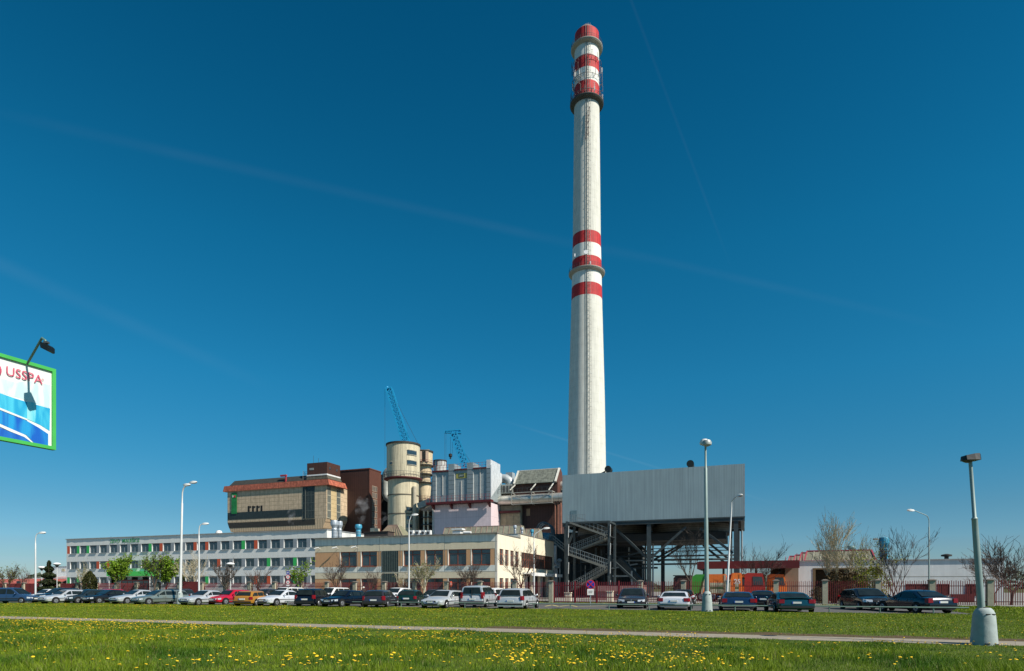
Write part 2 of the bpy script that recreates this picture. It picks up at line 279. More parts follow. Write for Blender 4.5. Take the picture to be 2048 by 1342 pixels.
# ------------------------------------------------------------------ windows
def window(t,a0,a1,z0,z1,b,fm,gm,nv=1,transom=None,fw=.07,depth=.08,name='window',parent=None,lab=None):
    """frame with mullions facing -b, pane as its child"""
    f=MB(); f.box(a0,a1,b,b+depth,z0,z0+fw); f.box(a0,a1,b,b+depth,z1-fw,z1); f.box(a0,a0+fw,b,b+depth,z0+fw,z1-fw); f.box(a1-fw,a1,b,b+depth,z0+fw,z1-fw)
    for i in range(nv):
        x=a0+(a1-a0)*(i+1)/(nv+1); f.box(x-fw*.5,x+fw*.5,b,b+depth,z0+fw,z1-fw)
    if transom: z=z0+(z1-z0)*transom; f.box(a0+fw,a1-fw,b+.004,b+depth-.004,z-fw*.4,z+fw*.4)
    o=t.part(name,f,fm,parent=parent,label=lab); p=MB(); p.box(a0+fw*.5,a1-fw*.5,b+depth*.45,b+depth*.45+.02,z0+fw*.5,z1-fw*.5); t.part('pane',p,gm,parent=o); return o
def window_b(t,b0,b1,z0,z1,a,fm,gm,nv=1,transom=None,fw=.07,depth=.08):
    f=MB(); f.box(a-depth,a,b0,b1,z0,z0+fw); f.box(a-depth,a,b0,b1,z1-fw,z1); f.box(a-depth,a,b0,b0+fw,z0+fw,z1-fw); f.box(a-depth,a,b1-fw,b1,z0+fw,z1-fw)
    for i in range(nv): x=b0+(b1-b0)*(i+1)/(nv+1); f.box(a-depth,a,x-fw*.5,x+fw*.5,z0+fw,z1-fw)
    if transom: z=z0+(z1-z0)*transom; f.box(a-depth+.004,a-.004,b0+fw,b1-fw,z-fw*.4,z+fw*.4)
    o=t.part('window',f,fm); p=MB(); p.box(a-depth*.5,a-depth*.5+.02,b0+fw*.5,b1-fw*.5,z0+fw*.5,z1-fw*.5); t.part('pane',p,gm,parent=o)
# ------------------------------------------------------------------ three-storey office block
def office():
    b0=89.0; aL=apx(133,b0); aR=apx(654,b0); zt=11.4; b1=b0+13
    t=T('office_building','long three storey pale grey office block with red and green panels between its windows','building',(aL,b0,0))
    pit=2.854; w0=apx(140.2,b0); rows=[(8.32,9.92),(5.15,6.68),(2.0,3.5)]
    wall=MB(); D=.32
    for z0,z1 in ((0,2.0),(3.5,5.15),(6.68,8.32),(9.92,zt-.12)): wall.box(aL,aR,b0,b0+D,z0,z1)
    wall.box(aL,aL+.2,b0+D,b1,0,zt-.12); wall.box(aR-.25,aR,b0+D,b1,0,zt-.12); wall.box(aL+.2,aR-.25,b1-.2,b1,0,zt-.12)
    wall.box(aL,w0-.55,b0+.02,b0+D,2.0,3.5); wall.box(aL,w0-.55,b0+.02,b0+D,5.15,6.68); wall.box(aL,w0-.55,b0+.02,b0+D,8.32,9.92)
    t.part('wall',wall,GREYR)
    rf=MB(); rf.box(aL+.2,aR-.25,b0+D,b1-.2,10.6,10.8); t.part('roof',rf,mat('roof_felt',(.16,.16,.16),.9))
    co=MB(); rw=random.Random(6); fx=[aL-.12]
    while fx[-1]<aR-.9: fx.append(fx[-1]+rw.uniform(.4,1.3))
    fx.append(aR+.12); fy=[b0-.17-rw.uniform(-.03,.03) for _ in fx]; co.loft([[(x,y,zt-.12),(x,y,zt),(x,b0+D+.05,zt),(x,b0+D+.05,zt-.12)] for x,y in zip(fx,fy)]); co.box(aR-.3,aR+.12,b0+D+.05,b1,zt-.12,zt); co.box(aL-.12,aL+.25,b0+D+.05,b1,zt-.12,zt); t.part('cornice',co,mat('cornice_metal',(.30,.31,.31),.5))
    bk=MB(); bk.box(aL+.3,aR-.3,b0+1.6,b0+1.7,.2,10.4)
    for z in (3.9,7.2): bk.box(aL+.3,aR-.3,b0+D+.01,b0+1.6,z,z+.15)
    t.part('interior',bk,mat('dim_interior',(.10,.10,.10),.9,var=.5,scale=.35))
    cols={0:'RGGgggggGRggRRggGRggggG',1:'gggRRggggRGgggRgggGgGgg',2:'GGgggggggggggGgggRRgGgG'}
    cm={'R':RPAN,'G':GRPAN,'g':GPAN}; rnd=random.Random(2); gl2=glass('window_glass_blind',(.10,.12,.13),.2)
    for r,(z0,z1) in enumerate(rows):
        for i in range(23):
            x=w0+i*pit
            c=cols[r][i] if i<len(cols[r]) else 'g'
            xl=x-pit*.31; xr=min(x-.07,aR)
            if xl>aR-.3: break
            p=MB(); p.box(xl,xr,b0+.015,b0+D,z0,z1); t.part('infill_panel',p,cm[c])
            j=MB(); j.box(xr,xr+.06,b0+.01,b0+D,z0,z1); t.part('sunlit_jamb',j,WHITE)  # white strip stands in for the sunlit window reveal
            wr=min(x+pit*.69,aR-.25)
            if i==22: break
            if r==2 and 4<=i<=7: continue
            w=window(t,x-.01,wr,z0+.02,z1,b0+.15,FRAMED,GLASS,nv=1,transom=.68 if r==0 else None)
            if rnd.random()<.35:
                q=MB(); q.box(x+.08,x+(wr-x)*.48,b0+.27,b0+.29,z0+.3+rnd.random()*.5,z1-.05); t.part('blind',q,mat('blind',(.5,.5,.46),.8),parent=w)
            s=MB(); s.box(x-.02,wr,b0-.16,b0+.15,z0-.035,z0+.015); t.part('sill',s,STEEL,parent=w)
            if r==0: q=MB(); q.box(x,wr,b0+.08,b0+.15,z1-.22,z1); t.part('shutter_box',q,mat('shutter_box',(.07,.08,.09),.6),parent=w)
    # entrance: green canopy and recessed doors
    ca0,ca1=apx(213,b0-1.6),apx(300,b0-1.6); z0,z1=zpx(1152,apx(240,b0-1.6),b0-1.6),zpx(1143,apx(240,b0-1.6),b0-1.6)
    c=MB(); c.box(ca0,ca1,b0-1.6,b0,z0,z1); cn=t.part('entrance_canopy',c,mat('canopy_green',(.08,.55,.10),.5,var=.03))
    c=MB(); c.box(ca0+.3,ca0+.4,b0-1.4,b0-1.3,0,z0); c.box(ca1-.4,ca1-.3,b0-1.4,b0-1.3,0,z0); t.part('canopy_post',c,WHITE,parent=cn)
    d=MB(); d.box(ca0+2,ca1-2,b0-.03,b0-.005,0,2.9); do=t.part('door',d,mat('door_red',(.25,.03,.025),.5))
    for i in range(5): x=ca0+2.3+i*(ca1-ca0-4.4)/5; g=MB(); g.box(x,x+(ca1-ca0-4.4)/5-.2,b0-.05,b0-.032,.2,2.7); t.part('door_glass',g,GLASS,parent=do)
    # sign
    me=text_mesh('sign_lettering','ZEVO  MALEŠICE',1.0,mat('sign_green',(.02,.26,.07),.5),.01,.004)
    x0=apx(220.3,b0); x1=apx(279.5,b0); zz=zpx(1086.0,x0,b0)
    ws=[v.co.x for v in me.vertices]; sc=(x1-x0)/(max(ws)-min(ws)); hh=.95/max(v.co.y for v in me.vertices if True)
    o=t.part('sign_lettering',me,None); o.location=(x0-aL-min(ws)*sc,-.06,zz+.0); o.rotation_euler=(R(90),0,0); o.scale=(sc,hh*.92,1)
    # lightning rods and vents on the roof
    for px in (222,388): x=apx(px,b0+3); m_=MB(); m_.tube((x,b0+3,10.8),(x,b0+3,zt+.55),.03,n=5); t.part('lightning_rod',m_,DSTEEL)
office()
def roofvent(px,y0,y1,b,rad,m,label,name='roof_vent',cowl=True,dia=None):
    a=apx(px,b); zb=zpx(y1,a,b)-.6; zt=zpx(y0,a,b); t=T(name,label,'vent',(a,b,zb)); h=zt-zb
    mb=MB(); mb.sm=True; mb.lathe((a,b,zb),[(rad*.72,0),(rad*.72,h*.55),(rad*.78,h*.56),(rad*.66,h*.62)],14); t.part('duct',mb,m)
    mb=MB(); mb.sm=True; mb.lathe((a,b,zb),[(rad*.62,h*.60),(rad*.72,h*.68),(rad*1.0,h*.78),(rad*1.0,h*.91),(rad*.85,h),(rad*.3,h)],14); t.part('cowl',mb,m,sharp=18)
    mb=MB(); 
    for q in (.2,.38,.5): mb.lathe((a,b,zb),[(rad*.78,h*q),(rad*.78,h*q+.06)],14)
    t.part('clamp_ring',mb,STEEL)
VB=mat('vent_blue',(.05,.28,.42),.45,var=.2); VG=mat('vent_grey',(.40,.44,.48),.45,metal=.3,var=.15)
b=91; a=apx(438,b); mb=MB(); mb.sm=True; mb.lathe((a,b,10.7),[(.45,0),(.45,.5),(.62,.55),(.6,1.0),(.45,1.35),(.1,1.45)],16); single('roof_vent',mb,WHITE,'white mushroom vent on the grey office roof left of the tiled tower','vent',(a,b,10.7))
roofvent(669,1041,1074,82.5,.62,VG,'taller of the two grey vent pipes beside the office roof corner')
roofvent(679.5,1042.5,1074,83.5,.46,VG,'thinner grey vent pipe at right of the pair beside the office roof corner')
roofvent(717,1049,1072,76,.5,VB,'steaming blue vent pipe on the left part of the beige roof')
# ------------------------------------------------------------------ two-storey beige building
def beige():
    b0=69.7; aR=-27.7; aL=apx(630,b0); zt=8.04; bB=78.0; bE=93.5; z2=8.6
    t=T('beige_building','two storey beige and cream building with brown window frames and a bright sunlit right side','building',(aL,b0,0))
    PC=mat('olive_render',(.66,.58,.42),.85,var=.05,streaks=.06)
    L1=[(0.,.6,1),(2.6,3.4,1),(3.4,4.15,0),(6.14,7.0,1),(7.0,zt-.1,0)]
    wl=MB(); D=.35
    for z0,z1,k in L1: wl.mt(k); wl.box(aL,aR-.3,b0,b0+D,z0,z1)
    wl.mt(2); wl.box(aR-.3,aR,b0-.003,b0+D,0,zt-.1)
    wl.mt(3); wl.box(aR-.3,aR,b0+D,bB,0,.6); wl.box(aR-.3,aR,b0+D,bB,2.6,4.15); wl.box(aR-.3,aR,b0+D,bB,6.14,zt-.1)
    wl.mt(0); wl.box(aL,aL+.3,b0+D,bE,0,zt-.1); wl.box(aL+.3,aR-.3,bB,bB+.3,zt-.5,z2-.1)
    wl.mt(3); wl.box(aR-.3,aR+.01,bB,bE,6.14,z2-.1); wl.box(aR-.3,aR+.01,bB,bE,3.4,4.1); wl.box(aR-.3,aR+.01,bE-.6,bE,0,3.4); wl.box(aR-.3,aR+.01,bB,bB+.5,0,3.4); wl.box(aR-.3,aR+.01,bB,bB+.35,4.1,6.14); wl.box(aR-.3,aR+.01,bE-.4,bE,4.1,6.14)
    wl.mt(0); wl.box(aL+.3,aR-.3,bE-.3,bE,0,z2-.1)
    t.part('wall',wl,[LGREY,PC,mat('corner_render',(.62,.58,.5),.85,streaks=.08),CREAM])
    sm=MB()
    for px in (722-7,759,801,889.5,992): x=apx(px,b0); sm.box(x-.02,x+.02,b0-.012,b0,3.4,zt-.1)
    sm.box(aL,aR,b0-.01,b0,6.98,7.02); sm.box(aL,aR,b0-.01,b0,3.38,3.42); t.part('panel_joint',sm,mat('joint_grey',(.3,.29,.25),.8))
    rf=MB(); rf.box(aL+.3,aR-.3,b0+D,bB,7.2,7.4); rf.box(aL+.3,aR-.3,bB+.3,bE-.3,7.6,7.8); t.part('roof',rf,mat('roof_felt',(.16,.16,.16),.9))
    co=MB(); rw=random.Random(3); fx=[aL-.05]
    while fx[-1]<aR-.6: fx.append(fx[-1]+rw.uniform(.25,.7))
    fx.append(aR+.08); fy=[b0-.27-rw.uniform(-.03,.03) for _ in fx]; co.loft([[(x,y,zt-.1),(x,y,zt),(x,b0+D+.03,zt),(x,b0+D+.03,zt-.1)] for x,y in zip(fx,fy)]); co.box(aR-.33,aR+.08,b0+D+.03,bB,zt-.1,zt); co.box(aR-.33,aR+.08,bB,bE,z2-.1,z2); co.box(aL,aR-.33,bB-.03,bB+.33,z2-.1,z2); t.part('cornice',co,mat('cornice_dark',(.18,.17,.15),.6))
    bk=MB(); bk.box(aL+.4,aR-2.0,b0+2.2,b0+2.3,.1,7.1); bk.box(aL+.4,aR-.4,b0+D+.01,b0+2.2,3.5,3.7); bk.box(aR-3.2,aR-3.1,bB+.5,bE-.5,.1,7.1); t.part('interior',bk,mat('dim_interior',(.10,.10,.10),.9,var=.5,scale=.35))
    wins=[(681,713),(722.5,753.7),(807,841),(851.4,886),(896.9,932.4),(943.2,980.7)]
    for r,(z0,z1) in enumerate(((4.15,6.14),(.6,2.6))):
        xs=sorted([(apx(p,b0),apx(q,b0),1) for p,q in wins]+[(apx(764.5,b0),apx(796.7,b0),2)]); cur=aL
        for x0,x1,k in xs+[(aR-.3,None,0)]:
            p=MB(); p.box(cur,x0-(.12 if k else 0),b0+.02,b0+D,z0,z1); t.part('infill_panel',p,BRPAN)
            if not k: break
            j=MB(); j.box(x0-.12,x0-.02,b0+.005,b0+D,z0,z1); t.part('sunlit_jamb',j,mat('corner_render',(.62,.58,.5)))  # pale strip painted for the sunlit left reveal
            if k==1:
                w=window(t,x0-.02,x1,z0+.03,z1,b0+.18,BRFR,GLASS,nv=1,transom=.72,fw=.1); s=MB(); s.box(x0-.02,x1,b0-.16,b0+.18,z0-.03,z0+.02); t.part('sill',s,BRFR,parent=w)
            elif r==0:
                pass
            cur=x1
    x0,x1=apx(764.5,b0),apx(796.7,b0)
    for z0,z1 in ((3.45,6.14),(1.2,3.25)):
        f=MB(); f.box(x0,x1,b0-.02,b0+.1,z0,z1); g=t.part('stair_glazing',f,mat('profiled_glass',(.028,.045,.042),.25,var=.3,scale=3)); s=MB(); n=9
        for i in range(n+1): x=x0+(x1-x0)*i/n; s.box(x-.02,x+.02,b0-.045,b0-.022,z0,z1)
        t.part('glazing_bar',s,mat('bar_grey',(.10,.12,.11),.6),parent=g)
    for z0,z1,rr in ((4.15,6.14,((999.2,1007),(1010.5,1017.4),(1020.9,1027.7),(1030.7,1037.3))),(.6,2.6,((999.2,1007),(1010.5,1017.4),(1020.9,1036)))):
        cur=b0+D
        for p,q in rr:
            y0,y1=bpx(p,aR),bpx(q,aR); wq=MB(); wq.box(aR-.3,aR-.005,cur,y0,z0,z1); t.part('infill_panel',wq,CREAM); window_b(t,y0,y1,z0,z1,aR-.12,mat('orange_brown_frame',(.30,.10,.05),.5),GLASS,nv=1,transom=.7,fw=.09); cur=y1
        wq=MB(); wq.box(aR-.3,aR-.005,cur,bB,z0,z1); t.part('infill_panel',wq,CREAM)
    n=9
    for i in range(n):                            # strip window on the rear wing
        y0=bB+.35+(bE-.4-bB-.35)*i/n; y1=bB+.35+(bE-.4-bB-.35)*(i+1)/n; window_b(t,y0,y1-.02,4.1,6.14,aR-.1,BRFR,mat('strip_glass',(.06,.05,.045),.3,var=.6,scale=1.2),nv=1,transom=.55,fw=.08)
    lg=MB(); lg.box(aR,aR+1.5,bB+.5,bE-.3,3.25,3.45); lg.box(aR+1.3,aR+1.5,bB+.5,bE-.3,3.0,3.25); le=t.part('loading_canopy',lg,WHITE)
    for i in range(5): y=bB+.5+(bE-bB-1.4)*i/4; c=MB(); c.box(aR-.02,aR+.25,y,y+.4,0,3.25); t.part('column',c,CREAM)
    for i in range(4):
        y=bB+1.0+(bE-bB-1.4)*i/4; g=MB(); g.box(aR-.3,aR-.2,y,y+2.5,0,3.0); t.part('garage_door',g,mat('garage_door',(.45,.46,.46),.6,tile=[(2,.5,.06,.6)]))
    cam_m=WHITE
    for px,py in ((638,1096.3),(673.8,1095.3),(712,1094)):
        x=apx(px,b0); z=zpx(py,x,b0); c=MB(); c.sm=True; c.tube((x+.25,b0-.38,z+.06),(x-.32,b0-.62,z-.12),.085,n=10); c.tube((x+.2,b0,z-.12),(x+.12,b0-.45,z),.03,n=6); t.part('security_camera',c,cam_m)
beige()
# ------------------------------------------------------------------ tiled control tower with copper eaves
def control():
    b0=120.0; aR=apx(653,b0); aL=apx(455,b0); b1=125.3
    t=T('control_building','tan tiled block with a rusty copper eaves band and a tapering underside','building',(aL,b0,0))
    TL=mat('facade_tiles',(.56,.43,.29),.75,var=.22,scale=1.2,tile=[(0,1.42,.05,.5),(2,.95,.07,.5)],streaks=.1,dirt=.15,dirtcol=(.2,.15,.08)); TS=mat('side_tiles',(.52,.40,.22),.75,var=.12,scale=1.2,tile=[(1,1.6,.04,.6),(2,.95,.07,.5)])
    RIB=mat('ribbed_cladding',(.60,.44,.28),.75,var=.15,tile=[(0,.7,.16,.45)],scale=2); DG=mat('dark_strip_glazing',(.028,.036,.034),.3,var=.3,tile=[(0,.7,.06,1.6)]); DG2=mat('dark_strip_cladding',(.045,.040,.032),.6,var=.4,scale=3,tile=[(0,.5,.1,.7)])
    CU=mat('copper_cladding',(.42,.12,.07),.6,var=.45,scale=2.2,tile=[(0,1.75,.05,.55),(1,1.4,.06,.55)],streaks=.3)
    z4,z3,z2,z1=25.0,17.4,15.0,5.0
    mb=MB(); mb.box(aL,aR,b0,b1+6,z3,z4); t.part('wall',mb,TL)
    mb=MB(); d=.0; 
    lo=[[(aL,b0+.01,z3),(aR-.01,b0+.01,z3),(aR-.01,b1+5,z3),(aL,b1+5,z3)],[(aL+.9,b0+.12,z2),(aR-1.2,b0+.12,z2),(aR-1.3,b1+5,z2),(aL+1.0,b1+5,z2)]]; mb.loft(lo); t.part('tapered_base',mb,RIB)
    mb=MB(); mb.box(aL+3,aR-3,b0+3,b1+4,0,z2); t.part('core',mb,CONC)
    mb=MB(); mb.box(aR,aR+.03,b0+1.6,b0+3.7,z3-.2,z4-.4); t.part('side_cladding',mb,TS)
    for y0,y1 in ((b0+.25,b0+1.5),(b0+3.8,b1-.1)):
        mb=MB(); mb.box(aR,aR+.05,y0,y1,z3+.1 if y0<b0+1 else z2+1,z4-.15); g=t.part('window_strip',mb,GLASS); mb=MB()
        for i in range(5): z=z3+i*1.75; mb.box(aR+.05,aR+.08,y0,y1,z,z+.12)
        for i in range(4): y=y0+(y1-y0)*i/3; mb.box(aR+.052,aR+.09,y-.04,y+.04,z3,z4-.2)
        t.part('glazing_bar',mb,mat('bar_pale',(.45,.43,.33),.6),parent=g)
    x0=aL+.05; x1=apx(605,b0); 
    mb=MB(); mb.box(x0,x1,b0-.05,b0,18.0,19.75); t.part('window_strip',mb,DG)
    mb=MB(); xx=apx(630,b0); mb.loft([[(aL+.02,b0-.03,17.25),(xx,b0-.03,17.25),(xx,b0+.3,17.25),(aL+.02,b0+.3,17.25)],[(aL+.5,b0+.04,15.95),(xx,b0+.04,15.95),(xx,b0+1.2,15.95),(aL+.42,b0+1.2,15.95)]]); t.part('cladding_strip',mb,DG2)
    x0,x1=apx(606,b0),apx(629.5,b0); mb=MB(); mb.box(x0,x1,b0-.07,b0-.001,17.45,24.9); g=t.part('tall_window',mb,mat('tall_glass',(.022,.032,.032),.25,var=.4)); mb=MB()
    for i in range(9): x=x0+(x1-x0)*i/8; mb.box(x-.03,x+.03,b0-.10,b0-.072,17.45,24.9)
    for z in (19.2,21.0,22.8): mb.box(x0,x1,b0-.105,b0-.101,z,z+.12)
    mb.box(x0+1.0-.35,x0+1.0-.15,b0-.2,b0-.11,17.45,24.9); t.part('glazing_bar',mb,mat('bar_dark',(.09,.1,.09),.6),parent=g)
    ban=MB(); xa,xb=apx(462.7,b0-.2),apx(473.5,b0-.2); za,zb=zpx(1028,xa,b0),zpx(986,xa,b0); ban.box(xa,xb,b0-.2,b0-.14,za,zb); bo=t.part('banner',ban,mat('banner_green',(.015,.20,.055),.6,var=.3,scale=.7))
    e=MB(); e.sphere(((xa+xb)/2+.2,b0-.24,zb-.95),.38,10,6,(1,.1,.8)); t.part('emblem',e,mat('emblem_red',(.5,.05,.05),.5),parent=bo); e=MB(); e.sphere(((xa+xb)/2-.35,b0-.23,zb-.9),.32,10,6,(.5,.1,1)); t.part('emblem',e,WHITE,parent=bo)
    for px in (496,504.5,513,521.5):
        x=apx(px,b0); m_=MB(); m_.box(x,x+.52,b0-.04,b0-.001,zpx(1027-(px-496)*.03,x,b0),zpx(1012-(px-496)*.04,x,b0)); t.part('louvre_slot',m_,mat('slot_black',(.01,.01,.01),.8))
    for px in (500.3,508.8,517.3):
        x=apx(px,b0); m_=MB(); z=zpx(1014,x,b0); m_.box(x-.02,x+.32,b0-.03,b0-.001,z-.2,z+.2); t.part('vent_hole',m_,mat('slot_black',(.01,.01,.01),.8))
    o=1.1; of=.4; e=MB(); e.loft([[(aL-o,b0-of,z4-.05),(aR+o,b0-of,z4-.05),(aR+o,b1+1.2,z4-.05),(aL-o,b1+1.2,z4-.05)],[(aL-o+.35,b0-of+.1,z4+1.3),(aR+o-.5,b0-of+.1,z4+1.3),(aR+o-.5,b1+1.0,z4+1.3),(aL-o+.35,b1+1.0,z4+1.3)]]); t.part('copper_eaves',e,CU)
    r=MB(); x1=apx(612,b0+1); r.loft([[(aL+.3,b0+.3,z4+1.45),(x1,b0+.3,z4+1.45),(x1,b1,z4+1.45),(aL+.3,b1,z4+1.45)],[(aL+1.1,b0+1.2,z4+2.75),(x1,b0+1.2,z4+2.75),(x1,b1,z4+2.75),(aL+1.1,b1,z4+2.75)]]); t.part('attic',r,mat('attic_felt',(.04,.042,.038),.85,var=.3,scale=2))
    xa,xb=apx(613,b0),apx(653,b0); zs=27.3
    r=MB(); r.loft([[(xa,b0+.0,z4+1.45),(xb+.4,b0+.0,z4+1.45),(xb+.4,b1,z4+1.45),(xa,b1,z4+1.45)],[(xa,b0+.2,zs),(xb,b0+.2,zs),(xb,b1,zs),(xa,b1,zs)]]); t.part('penthouse_skirt',r,mat('skirt_felt',(.085,.08,.06),.8,var=.3,tile=[(0,.9,.08,.6)]))
    BR=mat('brown_sheet',(.08,.034,.023),.6,var=.12,corr=(0,.45,.18),streaks=.1)
    r=MB(); r.box(xa-.05,xb+.05,b0+.1,b1,zs,zs+.32); t.part('penthouse_ledge',r,WHITE)
    r=MB(); r.box(xa,xb,b0+.2,b1-.1,zs+.32,30.35); ph=t.part('penthouse',r,BR)
    r=MB(); r.box(xa+.7,xa+1.9,b0+.15,b0+.199,zs+1.4,zs+1.9); t.part('window',r,mat('pale_glass',(.25,.28,.27),.3),parent=ph); 
    for y in (b0+1.0,b0+3.6): r=MB(); r.box(xb,xb+.03,y,y+.5,zs+1.4,zs+2.0); t.part('window',r,GLASS,parent=ph)
    for px,h in ((627,2.2),(637,1.5)): x=apx(px,b0+2); r=MB(); r.tube((x,b0+2,30.3),(x,b0+2,30.3+h),.035,n=5); t.part('antenna',r,DSTEEL)
    x=apx(581,b0+2); r=MB(); r.box(x-.1,x+.15,b0+.2,b0+.5,z4+1.4,z4+3.1); r.box(x-1.5,x+.25,b0+.15,b0+.55,z4+2.75,z4+3.15); t.part('davit',r,mat('davit_red',(.35,.04,.05),.6))
    r=MB(); x=apx(606,b0); 
    for q in range(4): r.tube((x-.5+q*.3,b0+.6,z4+1.45),(x-.4+q*.35,b0+.6,z4+3.8-.3*q),.04,n=5)
    for q in range(5): r.bar((x-.55,b0+.6,z4+1.7+.45*q),(x+.6,b0+.6,z4+1.7+.45*q),.06)
    t.part('roof_ladder',r,mat('ladder_steel',(.2,.2,.18),.7))
    return b1
control()
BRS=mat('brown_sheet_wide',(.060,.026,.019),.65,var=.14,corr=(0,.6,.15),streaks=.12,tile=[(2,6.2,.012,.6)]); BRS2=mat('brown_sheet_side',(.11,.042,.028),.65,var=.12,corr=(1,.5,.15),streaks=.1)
def hall_left():
    b0=128.0; aL=apx(664,b0); aR=apx(739.3,b0); b1=133; zt=29.9
    t=T('boiler_hall','dark brown sheet clad tall hall between the tiled block and the cream silo','building',(aL,b0,0))
    m_=MB(); m_.box(aL,aR-.2,b0,b1,0,zt-.25); t.part('wall',m_,BRS)
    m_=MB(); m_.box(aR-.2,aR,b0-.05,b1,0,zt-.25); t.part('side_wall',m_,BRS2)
    m_=MB(); m_.box(aL,aR+.1,b0-.12,b1+.05,zt-.25,zt); t.part('roof',m_,mat('brown_trim',(.12,.045,.03),.6))
    y0,y1=b0+1.0,b0+3.2
    for i in range(7):
        z=zpx(971+13.2*i,aR,b0+1); f=MB(); f.box(aR,aR+.08,y0,y1,z-1.35,z); w=t.part('louvre_window',f,mat('louvre_frame',(.32,.24,.18),.6)); g=MB()
        for q in range(3): g.box(aR+.082,aR+.1,y0+.1+q*.72,y0+.62+q*.72,z-1.2,z-.12)
        t.part('pane',g,mat('louvre_glass',(.10,.09,.08),.4),parent=w)
    m_=MB(); m_.box(aR+.0,aR+1.2,b0+.2,b0+2.4,0,zpx(1056,aR,b0)); t.part('side_annex',m_,CREAM)
hall_left()
# ------------------------------------------------------------------ cream silos
def railing(mb,c,r,z,n=24,h=1.1,th=.05,a0=0,a1=2*math.pi):
    for i in range(n+1):
        A=a0+(a1-a0)*i/n; p=(c[0]+r*math.cos(A),c[1]+r*math.sin(A)); mb.bar((p[0],p[1],z),(p[0],p[1],z+h),th)
        if i<n:
            B=a0+(a1-a0)*(i+1)/n; q=(c[0]+r*math.cos(B),c[1]+r*math.sin(B))
            for f in (.5,1): mb.bar((p[0],p[1],z+h*f),(q[0],q[1],z+h*f),th)
def silo1():
    Y=140.; X=wx(806.7,Y); c=(X,Y,0); t=T('silo','big round cream corrugated silo tower with a ring gallery and small dark windows','silo',(X,Y,0),grid=False)
    CM=mat('cream_sheet',(.60,.53,.37),.6,var=.06,streaks=.30,tile=[(0,.55,.07,.8)],dirt=.10,dirtcol=(.2,.17,.12)); z1=wz(958,Y); zt=wz(892,Y); r1=3.68; r0=3.42
    m_=MB(); m_.sm=True; m_.lathe(c,[(r0,0),(r0,z1)],56,cap=False); t.part('lower_shell',m_,CM); m_=MB(); m_.sm=True; m_.lathe(c,[(r1,z1-.3),(r1,zt)],56,cap=True); t.part('upper_shell',m_,CM)
    m_=MB(); m_.lathe(c,[(r1+.18,zt-.1),(r1+.18,zt+.28),(r1-.2,zt+.28)],56); t.part('roof_rim',m_,mat('rim_dark',(.04,.035,.03),.7))
    m_=MB(); m_.lathe(c,[(r0,z1-.5),(r1+.6,z1-.25),(r1+.6,z1-.05),(r0,z1-.04)],40,cap=False); g=t.part('gallery',m_,DRED); m_=MB(); railing(m_,c,r1+.55,z1,36); t.part('railing',m_,DSTEEL,parent=g)
    for y in (992.5,1030):
        z=wz(y,Y); m_=MB(); m_.lathe(c,[(r0,z-.12),(r0+.1,z-.1),(r0+.1,z+.1),(r0,z+.12)],48,cap=False); t.part('hoop',m_,mat('hoop_dark',(.14,.12,.09),.7))
    def win(px0,px1,py0,py1,r):
        f=MB(); zz0,zz1=wz(py1,Y),wz(py0,Y); n=4; lo=[]
        for i in range(n+1):
            px=px0+(px1-px0)*i/n; dx=wx(px,Y-r)-X; dx=max(-r*.99,min(r*.99,dx)); y=Y-math.sqrt(r*r-dx*dx); s=1.03; lo.append([(X+dx*1.0,y+.1,zz0),(X+dx*s,Y+(y-Y)*s,zz0),(X+dx*s,Y+(y-Y)*s,zz1),(X+dx,y+.1,zz1)])
        f.loft(lo); w=t.part('window',f,GLASS); f=MB(); p=lo; f.loft([[(q[1][0],q[1][1]-.02,zz0-.15),(q[1][0],q[1][1]+.1,zz0-.15),(q[1][0],q[1][1]+.1,zz0),(q[1][0],q[1][1]-.12,zz0)] for q in p]); f.loft([[(q[1][0],q[1][1]-.02,zz1),(q[1][0],q[1][1]+.1,zz1),(q[1][0],q[1][1]+.1,zz1+.12),(q[1][0],q[1][1]-.12,zz1+.12)] for q in p]); t.part('frame',f,mat('window_surround',(.5,.47,.38),.6),parent=w)
    for y0,y1 in ((907,914.5),(927,934)): win(814,830,y0,y1,r1)
    for y0,y1 in ((1018,1025),(1035,1042),(1051,1058)): win(813,829.5,y0,y1,r0)
    win(779,784,930,933.5,r1)
    m_=MB(); m_.sm=True; aa=R(-70); rr=r0+.45; m_.tube((X+rr*math.cos(R(-42)),Y+rr*math.sin(R(-42)),6),(X+rr*math.cos(R(-42)),Y+rr*math.sin(R(-42)),wz(977,Y)),.45,n=12); t.part('riser_pipe',m_,mat('riser',(.45,.40,.3),.6))
silo1()
